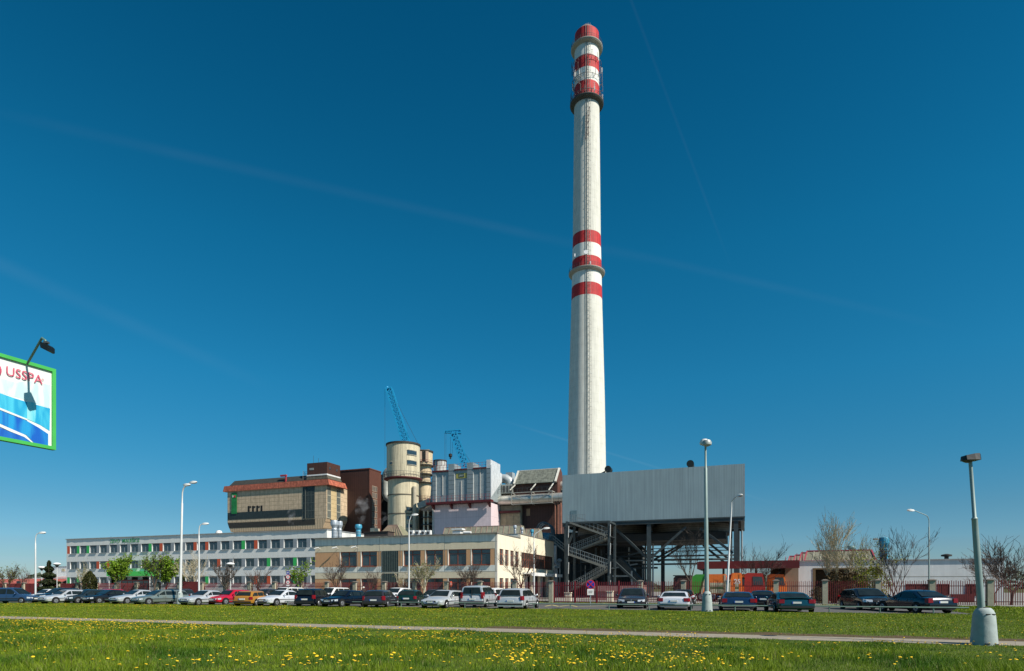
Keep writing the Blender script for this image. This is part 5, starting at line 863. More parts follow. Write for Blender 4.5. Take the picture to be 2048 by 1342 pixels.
# leaning one
Y=52.; Xb=wx(1453,Y); Xt=wx(1463,Y); zt=wz(1003,Y); t=T('street_lamp','slim leaning white street lamp in front of the right edge of the grey hall','street lamp',(Xb,Y,0),grid=False); m_=MB(); m_.sm=True
m_.pathr([(Xb,Y,0),(Xb+(Xt-Xb)*.5,Y,zt*.5),(Xb+(Xt-Xb)*.52,Y,zt*.505),(Xb+(Xt-Xb)*.98,Y,zt*.93),(Xt,Y,zt),(Xt+.15,Y-.3,zt+.25),(Xt+.2,Y-.8,zt+.33)],[.09,.085,.065,.06,.045,.045,.04],10); t.part('pole',m_,LW_); lamphead(t,(Xt+.2,Y-.8,zt+.33),(.35,-1,.05),.6)
# small lamp behind garage roof
Y=78.; X=wx(1776,Y); t=T('street_lamp','small lamp arm reaching left beside the blue vent stack','street lamp',(X,Y,0),grid=False); m_=MB(); m_.sm=True; z=wz(1080,Y); m_.pathr([(X,Y+1,0),(X,Y+1,z-.6),(X-.1,Y+.9,z-.1),(X-.5,Y+.6,z+.02),(X-1.2,Y,z+.1)],.05,8); t.part('pole',m_,LG_); lamphead(t,(X-1.2,Y,z+.1),(-1,-.1,0),.75,mat('head_dark',(.12,.12,.11)))
# big near leaning lamp at right
Y=16.2; Xb=wx(1968,Y); zt=wz(921,Y); Xt=wx(1940.5,Y); t=T('street_lamp','big near green grey lamp post leaning left out of a pale concrete cone','street lamp',(Xb,Y,0),grid=False); h=.965
m_=MB(); m_.sm=True; Q=lambda z:(Xb+(Xt-Xb)*z/zt,Y,z); m_.pathr([Q(.5),Q(2.9),Q(3.25),Q(3.27),Q(3.31),Q(zt)],[.088,.072,.068,.078,.047,.042],16); t.part('pole',m_,LG_)
m_=MB(); m_.sm=True; m_.lathe((Xb,Y,0),[(.30,-.02),(.295,.1),(.27,.45),(.25,.72),(.235,.82),(.20,.90),(.15,.955),(.085,h)],28); c=t.part('concrete_base',m_,CONEM)
m_=MB(); 
for x,z,w in ((-.055,.80,.05),(.07,.80,.05),(.11,.035,.06),(-.12,.05,.05)): m_.box(Xb+x-w,Xb+x+w,Y-.30 if z<.5 else Y-.238,Y-.1,z-.012,z+.012)
t.part('slot',m_,mat('slot_black',(.01,.01,.01)),parent=c); m_=MB(); m_.sm=True; m_.lathe((Xb-.01,Y,.955),[(.125,0),(.11,.02),(.1,.03)],20); t.part('collar',m_,mat('rim_dark',(.04,.035,.03)),parent=c)
m_=MB(); hz=zt; x=Xt; lo=[]
for u,w0,hh in ((-.24,.03,.05),(-.2,.13,.12),(0,.16,.16),(.13,.15,.17),(.17,.12,.14)): lo.append([(x+u+.03,Y-w0,hz),(x+u+.03,Y+w0,hz),(x+u+.03,Y+w0*.8,hz+hh),(x+u+.03,Y-w0*.8,hz+hh)])
m_.loft(lo); hd=t.part('lamp_head',m_,mat('head_black',(.006,.010,.012),.45)); m_=MB(); m_.sm=True; m_.lathe((x-.05,Y,hz-.055),[(.06,0),(.12,.03),(.14,.054)],16); t.part('lens',m_,mat('lens_amber',(.04,.045,.04),.3),parent=hd)
def balllamp(px,Y,y,label):
    X=wx(px,Y); z=wz(y,Y); t=T('globe_lamp',label,'garden lamp',(X,Y,0),grid=False); m_=MB(); m_.sm=True; m_.tube((X,Y,0),(X,Y,z-.2),.05,n=8); t.part('pole',m_,LW_); m_=MB(); m_.sm=True; m_.sphere((X,Y,z),.45,14,8,(1,1,.42)); g=t.part('globe',m_,mat('globe_white',(.8,.8,.78),.3)); m_=MB(); m_.sm=True; m_.lathe((X,Y,z-.42),[(.05,0),(.12,.05),(.25,.28)],12,cap=False); t.part('cup',m_,DSTEEL,parent=g)
balllamp(83.5,82,1135,'flat white globe lamp left of the dark conifer'); balllamp(114,80,1128,'flat white globe lamp right of the dark conifer'); balllamp(461,72,1128,'flat white globe lamp before the middle of the office facade')
# ------------------------------------------------------------------ billboard
def billboard():
    Ry=20.; Rx=(110-CX)/F*Ry; D=Vector((.4185,.908,0)); nrm=Vector((.908,-.4185,0)); Wd=5.2; zb,zt_=wz(900.5,Ry),wz(739,Ry)
    base=Vector((Rx,Ry,0))-D*Wd/2; t=T('billboard','green framed bath tub advertising billboard entering at the left edge','billboard',(base.x,base.y,0),grid=False)
    def G(u,w,z): v=Vector((Rx,Ry,0))+D*u+nrm*w; return (v.x,v.y,z)
    def slab(m_,poly,w0,w1): m_.loft([[G(u,w0,z) for u,z in poly],[G(u,w1,z) for u,z in poly]])
    def U(px,w=0): k=(px-CX)/F; return (k*Ry-Rx)/(.4185-.908*k)
    def ZZ(px,py): u=U(px); Y=Ry+.908*u; return H+(HY-py)*Y/F
    fr=.105; m_=MB(); slab(m_,[(-Wd,zb),(0,zb),(0,zb+fr),(-Wd,zb+fr)],-.12,.06); slab(m_,[(-Wd,zt_-fr),(0,zt_-fr),(0,zt_),(-Wd,zt_)],-.12,.06); slab(m_,[(-fr,zb+fr),(0,zb+fr),(0,zt_-fr),(-fr,zt_-fr)],-.12,.06); slab(m_,[(-Wd,zb+fr),(-Wd+fr,zb+fr),(-Wd+fr,zt_-fr),(-Wd,zt_-fr)],-.12,.06); t.part('frame',m_,mat('frame_green',(.06,.42,.08),.45,var=.08))
    m_=MB(); slab(m_,[(-Wd+fr,zb+fr),(-fr,zb+fr),(-fr,zt_-fr),(-Wd+fr,zt_-fr)],-.08,.0); PAP=mat('poster_white',(.72,.75,.72),.6,var=.03); po=t.part('poster',m_,PAP)
    def shade(name,c0,c1,sc=1.2): 
        m=mat(name,c0,.55,var=.05); tt=m.node_tree; p=tt.nodes['Principled BSDF']; n=tt.nodes.new('ShaderNodeTexNoise'); n.inputs['Scale'].default_value=sc; n.inputs['Distortion'].default_value=1.5; tc_=tt.nodes.new('ShaderNodeTexCoord'); mp=tt.nodes.new('ShaderNodeMapping'); mp.inputs['Scale'].default_value=(2,2,.5); tt.links.new(tc_.outputs['Object'],mp.inputs[0]); tt.links.new(mp.outputs[0],n.inputs[0]); r=tt.nodes.new('ShaderNodeValToRGB'); r.color_ramp.elements[0].position=.38; r.color_ramp.elements[1].position=.62; r.color_ramp.elements[0].color=(*c0,1); r.color_ramp.elements[1].color=(*c1,1); tt.links.new(n.outputs[0],r.inputs[0]); tt.links.new(r.outputs[0],p.inputs['Base Color']); return m
    shapes=[('poster_haze',[(-12,752),(30,765),(60,762),(100,770),(99,816),(70,806),(36,795),(-12,782)],shade('poster_pale_blue',(.50,.66,.70),(.74,.76,.72))),
      ('poster_tub',[(-12,782),(30,797),(60,806),(100,817),(99,862),(80,850),(54,838),(20,824),(-12,810)],shade('poster_cyan',(.01,.33,.58),(.06,.50,.68))),
      ('poster_gleam',[(54,803),(72,806),(70,845),(54,838)],shade('poster_gleam',(.10,.55,.68),(.35,.68,.72))),
      ('poster_water',[(-12,816),(20,829),(52,841),(78,856),(96,868),(96,893),(67,888),(52,870),(40,866),(-12,842)],shade('poster_blue',(.0,.10,.48),(.01,.30,.62))),
      ('poster_deep',[(-12,850),(20,864),(40,871),(50,874),(64,887),(-12,874)],shade('poster_deep',(.0,.06,.40),(.01,.16,.52))),
      ('poster_rim',[(-12,843),(20,857),(50,870),(52,874),(66,888),(62,888),(48,874),(20,863),(-12,848)],PAP),('poster_rim',[(-12,811),(20,824),(54,838),(54,841),(20,828),(-12,815)],PAP)]
    for k,(n_,pl,m) in enumerate(shapes):
        w=.003*(k+1); m_=MB(); pts=[(min(max(U(px),-Wd+fr),-fr),max(zb+fr+.01,ZZ(px,py))) for px,py in pl]; slab(m_,pts,w-.002,w); t.part(n_,m_,m,parent=po)
    PK=mat('letter_rose',(.62,.09,.16),.5); me=text_mesh('lettering','USSPA',1,PK,.002,.0); xs=[v.co.x for v in me.vertices]; ys=[v.co.y for v in me.vertices]; u0,u1=U(10),U(82.5); o=t.part('lettering',me,None,parent=po)
    z0_=ZZ(10,749.5); z1_=ZZ(10,731.5); sx=(u1-u0)/(max(xs)-min(xs)); sz=(z1_-z0_)/max(ys); p=G(u0,.035,z0_); slope=0
    o.location=(p[0]-base.x,p[1]-base.y,z0_); o.rotation_euler=(R(90),0,math.atan2(D.y,D.x)); o.scale=(sx,sz,1)
    m_=MB(); uu=U(1); zz=ZZ(1,742)
    for k in range(-5,6):
        A,B=k*.28,(k+1)*.28; m_.bar(G(uu-.24+.22*math.cos(A),.03,zz+.22*math.sin(A)),G(uu-.24+.22*math.cos(B),.03,zz+.22*math.sin(B)),.05)
    t.part('logo_ring',m_,PK,parent=po); m_=MB(); u,z=U(84.5),ZZ(84,759)
    for k in range(8): A,B=k*math.pi/4,(k+1)*math.pi/4; m_.bar(G(u+.025*math.cos(A),.03,z+.025*math.sin(A)),G(u+.025*math.cos(B),.03,z+.025*math.sin(B)),.008)
    t.part('registered_mark',m_,PK,parent=po)
    m_=MB(); m_.box(base.x-.18-.25,base.x+.18-.25,base.y-.18+.11,base.y+.18+.11,0,zb+1.5); t.part('post',m_,mat('post_grey',(.2,.25,.22),.6)); m_=MB(); slab(m_,[(-Wd+.4,zb+.6),(-.4,zb+.6),(-.4,zb+.8),(-Wd+.4,zb+.8)],-.24,-.12); slab(m_,[(-Wd+.4,zt_-.8),(-.4,zt_-.8),(-.4,zt_-.6),(-Wd+.4,zt_-.6)],-.24,-.12); t.part('back_beam',m_,DSTEEL)
    for off in (0,-2.6):
        # floodlight arm from the board face up and out in front
        Ya=19.0; q=lambda px,py,Y:Vector((wx(px,Y),Y,wz(py,Y))); m_=MB(); m_.sm=True
        u0=U(40); a0_=Vector(G(u0,.01,ZZ(40,791))); a1_=Vector(G(U(52),.09,ZZ(52,727))); dd=D*off; p3=q(84,676,a1_.y-.55); p4=q(91,681,a1_.y-.68); p5=q(91.5,686,a1_.y-.68); m_.pathr([a1_+dd,a1_.lerp(p3,.9)+dd,p3+dd,p4+dd,p5+dd],.032,8); t.part('lamp_arm',m_,mat('arm_green',(.10,.18,.14),.5))
        c=p5+dd+Vector((.03,0,-.12)); m_=MB(); c=Vector(c); lo=[]
        for u,h0,h1,w in ((-.14,.04,.10,.09),(-.10,-.06,.12,.12),(.10,-.16,.04,.12),(.16,-.15,-.02,.11)): lo.append([c+Vector((u,-w,h0)),c+Vector((u,w,h0)),c+Vector((u,w,h1)),c+Vector((u,-w,h1))])
        m_.loft(lo); fl=t.part('floodlight',m_,mat('head_black',(.006,.010,.012))); m_=MB(); m_.box(c.x-.07,c.x+.05,c.y-.05,c.y+.05,c.z+.10,c.z+.16); t.part('bracket',m_,DSTEEL,parent=fl)
billboard()
# ------------------------------------------------------------------ signs
def disc(m_,c,r,y0,y1,n=24): m_.tube((c[0],c[1]+y0,c[2]),(c[0],c[1]+y1,c[2]),r,n=n)
def signs():
    Y=50.; X=wx(1181,Y); z=wz(1169,Y); r=.37; t=T('no_stopping_sign','round blue and red no stopping sign with white plate before the red gate','road sign',(X,Y,0),grid=False)
    m_=MB(); m_.tube((X,Y+.04,0),(X,Y+.04,z+.3),.035,n=8); t.part('post',m_,STEEL); m_=MB(); disc(m_,(X,Y,z),r,-.02,.0); t.part('rim',m_,mat('sign_red',(.45,.02,.04),.4)); m_=MB(); disc(m_,(X,Y,z),r*.82,-.028,-.021); t.part('face',m_,mat('sign_blue',(.01,.03,.28),.4)); m_=MB(); k=r*.6
    m_.bar((X-k,Y-.035,z-k),(X+k,Y-.035,z+k),.07); m_.bar((X-k,Y-.037,z+k),(X+k,Y-.037,z-k),.07); t.part('cross',m_,mat('sign_red',(.45,.02,.04)))
    z2=wz(1184,Y); m_=MB(); m_.box(X-.26,X+.26,Y-.02,Y,z2-.24,z2+.24); p=t.part('plate',m_,WHITE); m_=MB(); m_.box(X-.16,X+.17,Y-.03,Y-.021,z2+.05,z2+.10); m_.box(X-.17,X+.15,Y-.03,Y-.021,z2-.08,z2-.03); t.part('plate_text',m_,mat('text_grey',(.12,.12,.12)),parent=p)
    Y=56.; X=wx(576,Y); t=T('road_sign','blue square sign over two round red rimmed signs on one post before the office','road sign',(X,Y,0),grid=False); m_=MB(); m_.tube((X,Y+.04,0),(X,Y+.04,wz(1142,Y)),.035,n=8); t.part('post',m_,STEEL)
    z=wz(1145.5,Y); m_=MB(); m_.box(X-.13,X+.13,Y-.02,Y,z-.15,z+.15); s=t.part('blue_sign',m_,mat('sign_blue',(.01,.05,.30))); m_=MB(); m_.box(X-.02,X+.02,Y-.028,Y-.021,z-.08,z+.06); m_.box(X-.06,X+.06,Y-.029,Y-.022,z+.03,z+.07); t.part('mark',m_,WHITE,parent=s)
    for y in (1154,1164.5):
        z=wz(y,Y); m_=MB(); disc(m_,(X,Y,z),.2,-.02,0); s=t.part('round_sign',m_,mat('sign_red',(.45,.02,.04))); m_=MB(); disc(m_,(X,Y,z),.145,-.028,-.021); t.part('face',m_,WHITE,parent=s); m_=MB(); m_.box(X-.06,X-.01,Y-.034,Y-.029,z-.06,z+.06); m_.box(X+.02,X+.07,Y-.034,Y-.029,z-.06,z+.06); t.part('mark',m_,mat('text_grey',(.12,.12,.12)),parent=s)
    z=wz(1170.5,Y); m_=MB(); m_.box(X-.14,X+.14,Y-.02,Y,z-.05,z+.05); t.part('small_plate',m_,WHITE)
    Y=62.; X=wx(902,Y); z=wz(1168,Y); t=T('oval_sign','orange red oval sign with pale ring on the fence pillar by the silver estate','sign',(X,Y,0),grid=False); m_=MB(); m_.tube((X,Y+.05,0),(X,Y+.05,z+.2),.03,n=6); t.part('post',m_,DSTEEL); m_=MB(); m_.sm=True; m_.sphere((X,Y,z),.26,20,6,(.42*1.15,.08,1.1)); t.part('face',m_,mat('sign_orange',(.6,.07,.02))); m_=MB()
    for k in range(14): A,B=k*math.pi/7,(k+1)*math.pi/7; m_.bar((X+.055*math.cos(A),Y-.04,z+.13*math.sin(A)),(X+.055*math.cos(B),Y-.04,z+.13*math.sin(B)),.02)
    t.part('ring',m_,WHITE)
signs()
# ------------------------------------------------------------------ cars
CARP={}
def paint(name,c,met=.3): return mat('paint_'+name,c,.22,metal=met,var=.03,scale=2,spec=.5,coat=.6)
PAINTS={'silver':paint('silver',(.56,.58,.60),.35),'white':paint('white',(.72,.72,.72),.0),'black':paint('black',(.012,.014,.018)),'navy':paint('navy',(.005,.008,.018)),'blue':paint('blue',(.012,.035,.09)),'steelblue':paint('steelblue',(.03,.07,.15)),'teal':paint('teal',(.008,.06,.085)),'red':paint('red',(.50,.008,.03),.1),'gold':paint('gold',(.50,.22,.03),.3),'green':paint('green',(.008,.035,.028)),'sage':paint('sage',(.20,.24,.22),.4),'darkteal':paint('darkteal',(.02,.035,.045)),'charcoal':paint('charcoal',(.045,.045,.055),.4),'pearl':paint('pearl',(.68,.70,.74),.2)}
CG_=mat('car_glass',(.014,.02,.02),.08,spec=.35,var=.4,scale=1.2); TAIL=mat('tail_light',(.20,.006,.01),.2); HL=mat('headlight_glass',(.6,.63,.66),.12,metal=.2); PLT=mat('number_plate',(.62,.63,.60),.5); PLB=mat('plate_blue',(.02,.08,.4),.5); TRIM=mat('black_trim',(.02,.02,.022),.6); RIM=mat('wheel_rim',(.40,.42,.44),.35,metal=.6); CHR=mat('chrome',(.6,.6,.6),.15,metal=.9)
# L,W,H, profile: belt height, nose height, cowl x, windshield-top x, rear-top x, rear-base x (fractions of L from centre, front +), tail height, rear overhang deck
TY={'sedan':(4.45,1.72,1.43,.90,.72,.20,.03,-.20,-.36,1.0),'hatch':(4.0,1.68,1.44,.90,.74,.21,.06,-.36,-.455,.95),'wagon':(4.5,1.74,1.47,.91,.72,.21,.05,-.40,-.465,.95),'mpv':(4.3,1.78,1.64,.98,.80,.26,.07,-.41,-.475,1.0),'van':(4.15,1.74,1.80,1.02,.82,.27,.10,-.455,-.485,1.05),'suv':(4.45,1.86,1.66,1.03,.92,.22,.04,-.38,-.46,1.05)}
def car(px,Y,ty,col,yaw,label,L_=None,W_=None,H_=None,world=False,rails=False,spoiler=False,scars=None):
    L0,W0,H0,belt,nose,xc,xt,xrt,xrb,tail=TY[ty]; L_=L_ or L0; W_=W_ or W0; H_=(H_ or H0)*.88; hs=H_/H0; belt*=hs; nose*=hs; tail*=hs
    X=wx(px,Y); t=T('parked_car' if ty!='van' else 'parked_van',label,'car' if ty not in('van',) else 'van',(0,0,0),grid=False,group='cars parked along the grass edge'); t.o.location=(X,Y,0); t.o.rotation_euler=(0,0,R(yaw)); P=PAINTS[col]; w=W_/2; zb=.2*hs
    st=[]                                        # x, top z (bonnet/deck/roof), half width, bottom z, greenhouse flag
    nx=L_*.5
    def sec(x,ztop,wd,zbot,green,tz=None):
        zs=belt-.03 if green else min(belt-.03,ztop-.06); gw=wd*.78 if green else wd*.80
        k=(ztop-belt)/(H_-belt) if green else 0; k=max(0,min(1,k)); gw=wd*(.90-.14*k)
        zt=ztop if green else ztop
        half=[(0,zbot),(wd*.80,zbot),(wd*.97,zbot+.09),(wd,zbot+.30*hs),(wd*.985,(zbot+.3+zs)/2+.05),(wd*.95,zs)]
        half+=[(gw,zt-.05 if not green else max(zs+.02,zt-.075)),(gw*.86,zt-.012),(gw*.45,zt+.012 if green else zt+.012),(0,zt+.02)]
        return [(x,y,z) for y,z in half]+[(x,-y,z) for y,z in half[-2:0:-1]]
    body=MB(); body.sm=True
    S=[(-nx,tail*.62,w*.82,zb+.13,0),(-nx+.05,tail*.88,w*.90,zb+.03,0),(-nx+.16,tail if xrb<-.42 else tail,w*.96,zb,0)]
    S+=[(L_*xrb+.02,tail if ty=='sedan' else belt+.01,w*.985,zb,0 if ty=='sedan' else 1)] if ty=='sedan' else [(L_*xrb,belt+.03,w*.97,zb,1)]
    S+=[(L_*xrt-.06,H_-.09,w,zb,1),(L_*xrt+.12,H_-.03,w,zb,1),(-.02*L_,H_,w,zb,1),(L_*xt-.08,H_-.02,w,zb,1),(L_*xt,H_-.05,w,zb,1),(L_*xc,belt+.03,w*.99,zb,1),(L_*xc+.06,belt-.0,w*.985,zb,0),(nx*.80,nose+(belt-nose)*.4,w*.95,zb,0),(nx-.18,nose,w*.88,zb,0),(nx-.04,nose*.82,w*.76,zb+.05,0),(nx,nose*.62,w*.66,zb+.12,0)]
    body.loft([sec(*s) for s in S]); bo=t.part('body',body,P,sharp=33)
    def side_y(z,x): k=max(0,min(1,(z-belt)/(H_-belt))); return w*(.935-.165*k)
    def topz(x):                                 # roofline of the greenhouse at x
        pts=[(L_*xrb,belt),(L_*xrt-.06,H_-.10),(L_*xrt+.12,H_-.05),(-.02*L_,H_-.02),(L_*xt-.08,H_-.04),(L_*xt,H_-.08),(L_*xc,belt)]
        for (a,za),(b,zb_) in zip(pts,pts[1:]):
            if a<=x<=b: return za+(zb_-za)*(x-a)/(b-a)
        return belt
    def pane(xa,xb,s,drop=.09,bz=.05):
        top=[]; n=6
        for i in range(n+1): x=xa+(xb-xa)*i/n; top.append((x,max(belt+bz+.02,topz(x)-drop)))
        lo=[(x,s*(side_y(z,x)+.012),z) for x,z in top]; bt=[(x,s*(side_y(belt+bz,x)+.012),belt+bz) for x,z in top]; m_=MB()
        for i in range(n): m_.quad(bt[i],bt[i+1],lo[i+1],lo[i])
        return m_
    xf=L_*xc-.18; xr_=L_*xrb+(.30 if ty=='sedan' else .13); mid=.0*L_; m1=-.215*L_
    for s in (-1,1):
        segs=[(mid+.03,xf),(m1+.02,mid-.05)]
        if ty!='sedan': segs.append((xr_,m1-.06))
        else: segs=[(mid+.03,xf),(xr_,mid-.05)]
        for a,b in segs: t.part('side_window',pane(a,b,s),CG_)
    def slab4(x0,z0,x1,z1,w0,w1,off,name,mt_,parent=None):
        m_=MB(); d=Vector((x1-x0,0,z1-z0)).normalized(); n=Vector((d.z,0,-d.x)); 
        if (n.x>0)!=(off>0): n=-n
        n=n*.034; m_.loft([[(x0,-w0,z0),(x0,w0,z0),(x1,w1,z1),(x1,-w1,z1)],[(x0+n.x,-w0,z0+n.z),(x0+n.x,w0,z0+n.z),(x1+n.x,w1,z1+n.z),(x1+n.x,-w1,z1+n.z)]]); return t.part(name,m_,mt_,parent=parent)
    lp=lambda p,q,u:(p[0]+(q[0]-p[0])*u,p[1]+(q[1]-p[1])*u)
    A0,A1=(L_*xc,belt+.03),(L_*xt,H_-.05); g0,g1=lp(A0,A1,.06),lp(A0,A1,.93); slab4(*g0,*g1,w*.76,w*.62,1,'windscreen',CG_)
    A0,A1=((L_*xrb+.02,tail) if ty=='sedan' else (L_*xrb,belt+.03)),(L_*xrt-.06,H_-.09); g0,g1=lp(A0,A1,.10),lp(A0,A1,.93); slab4(*g0,*g1,w*.74,w*.62,-1,'rear_window',CG_)
    for s in (-1,1):
        m_=MB(); m_.loft([[(nx-.26,s*w*.93,nose*.70),(nx-.26,s*w*.93,nose*.93),(nx-.26,s*w*.5,nose*.93),(nx-.26,s*w*.5,nose*.70)],[(nx-.045,s*w*.79,nose*.70),(nx-.07,s*w*.79,nose*.87),(nx-.0,s*w*.45,nose*.86),(nx+.015,s*w*.45,nose*.70)]]); t.part('headlight',m_,HL)
        m_=MB(); tz0,tz1=(tail*.66,tail*.93) if ty in('sedan','hatch') else ((tail*.72,(belt+.25*hs if ty=='van' else belt+.06)) if ty in('van','suv','mpv') else (tail*.66,tail*1.02)); wi=.62 if ty in('sedan','suv') else .74
        m_.loft([[(-nx+.17,s*(w*1.0),tz0),(-nx+.17,s*(w*.99),tz1),(-nx+.12,s*w*wi,tz1),(-nx+.12,s*w*wi,tz0)],[(-nx-.005,s*(w*.90),tz0),(-nx+.02,s*(w*.88),tz1),(-nx+.0,s*w*wi,tz1),(-nx-.012,s*w*wi,tz0)]]); t.part('tail_light',m_,TAIL)
        m_=MB(); m_.sm=True; m_.sphere((L_*xc-.25,s*(w+.08),belt+.09),.1,10,6,(.6,1.0,.75)); m_.box(L_*xc-.28,L_*xc-.2,min(s*w*.9,s*(w+.04)),max(s*w*.9,s*(w+.04)),belt+.04,belt+.08); t.part('mirror',m_,P if col not in('silver',) or ty!='van' else TRIM)
        m_=MB(); m_.box(-nx+.5,nx-.75,s*(w)-.012,s*(w)+.012,zb+.36*hs,zb+.40*hs); m_.box(-nx*.3,-nx*.3+.015,s*w*.99-.01,s*w*.99+.006,zb+.1,belt-.06); m_.box(nx*.02,nx*.02+.015,s*w*.99-.01,s*w*.99+.006,zb+.1,belt-.06); t.part('side_trim',m_,TRIM)
        for hx in (.08,-.20): m_=MB(); m_.box(L_*hx-.2,L_*hx-.04,s*w*.975-.015,s*w*.975+.02,belt-.15,belt-.115); t.part('door_handle',m_,P)
        for x in (nx*.66,-nx*.62):
            m_=MB(); r=.315*hs; m_.tube((x,s*(w-.10),r+.02),(x,s*(w+.006),r+.02),r+.055,n=20); t.part('wheel_arch',m_,mat('arch_black',(.006,.006,.006),.9)); wheel(t,x,s*(w-.085),r,.2,RIM,sy=s)
    m_=MB(); m_.box(nx-.07,nx+.02,-w*.40,w*.40,nose*.72,nose*.86); g=t.part('grille',m_,TRIM); m_=MB(); m_.box(nx+.02,nx+.03,-w*.40,w*.40,nose*.86,nose*.885); m_.sphere((nx+.03,0,nose*.83),.05,10,6,(.3,1,1)); t.part('grille_bar',m_,CHR,parent=g)
    m_=MB(); m_.box(nx-.06,nx+.02,-w*.55,w*.55,zb+.08,zb+.19); t.part('air_intake',m_,TRIM)
    m_=MB(); m_.box(nx+.02,nx+.035,-.26,.26,zb+.22,zb+.33); p=t.part('number_plate',m_,PLT); m_=MB(); m_.box(nx+.035,nx+.037,.2,.26,zb+.22,zb+.33); t.part('plate_band',m_,PLB,parent=p)
    m_=MB(); m_.box(-nx-.035,-nx+.06,-w*.90,w*.90,zb+.12,zb+.22) ; t.part('bumper_strip',m_,TRIM if col not in ('blue',) else mat('bumper_grey',(.25,.25,.27),.5))
    pz=tail*.70 if ty in('sedan','hatch') else tail*.66; m_=MB(); m_.box(-nx-.03,-nx+.04,-.26,.26,pz-.055,pz+.055); p=t.part('number_plate',m_,PLT); m_=MB(); m_.box(-nx-.032,-nx-.03,.2,.26,pz-.055,pz+.055); t.part('plate_band',m_,PLB,parent=p)
    if ty in('van','mpv') : m_=MB(); m_.box(-nx-.02,-nx+.1,-w*.92,w*.92,zb+.02,zb+.34*hs); t.part('rear_bumper',m_,mat('bumper_grey2',(.10,.10,.11),.6) if ty=='van' else P)
    if ty=='van': m_=MB(); m_.box(-nx-.012,-nx+.05,-.012,.012,zb+.3,H_-.2); t.part('door_gap',m_,TRIM)
    if rails:
        m_=MB()
        for s in (-1,1): m_.bar((L_*xrt+.2,s*w*.66,H_+.05),(L_*xt-.15,s*w*.66,H_+.05),.04); m_.bar((L_*xrt+.2,s*w*.66,H_-.02),(L_*xrt+.2,s*w*.66,H_+.05),.04); m_.bar((L_*xt-.15,s*w*.66,H_-.02),(L_*xt-.15,s*w*.66,H_+.05),.04)
        t.part('roof_rail',m_,TRIM)
    if spoiler: m_=MB(); m_.box(-nx+.02,-nx+.35,-w*.8,w*.8,tail+.02,tail+.07); t.part('spoiler',m_,P)
    m_=MB(); m_.tube((L_*xrt+.15,0,H_),(L_*xrt-.15,0,H_+.3),.008,n=4); t.part('aerial',m_,TRIM)
    m_=MB(); m_.box(-.62,-.50,-w*.6,w*.6,belt-.2,belt+.25*hs); 
    return t
FWD=-90-20.3; REV=90-20.3                         # facing the camera side / facing the fence
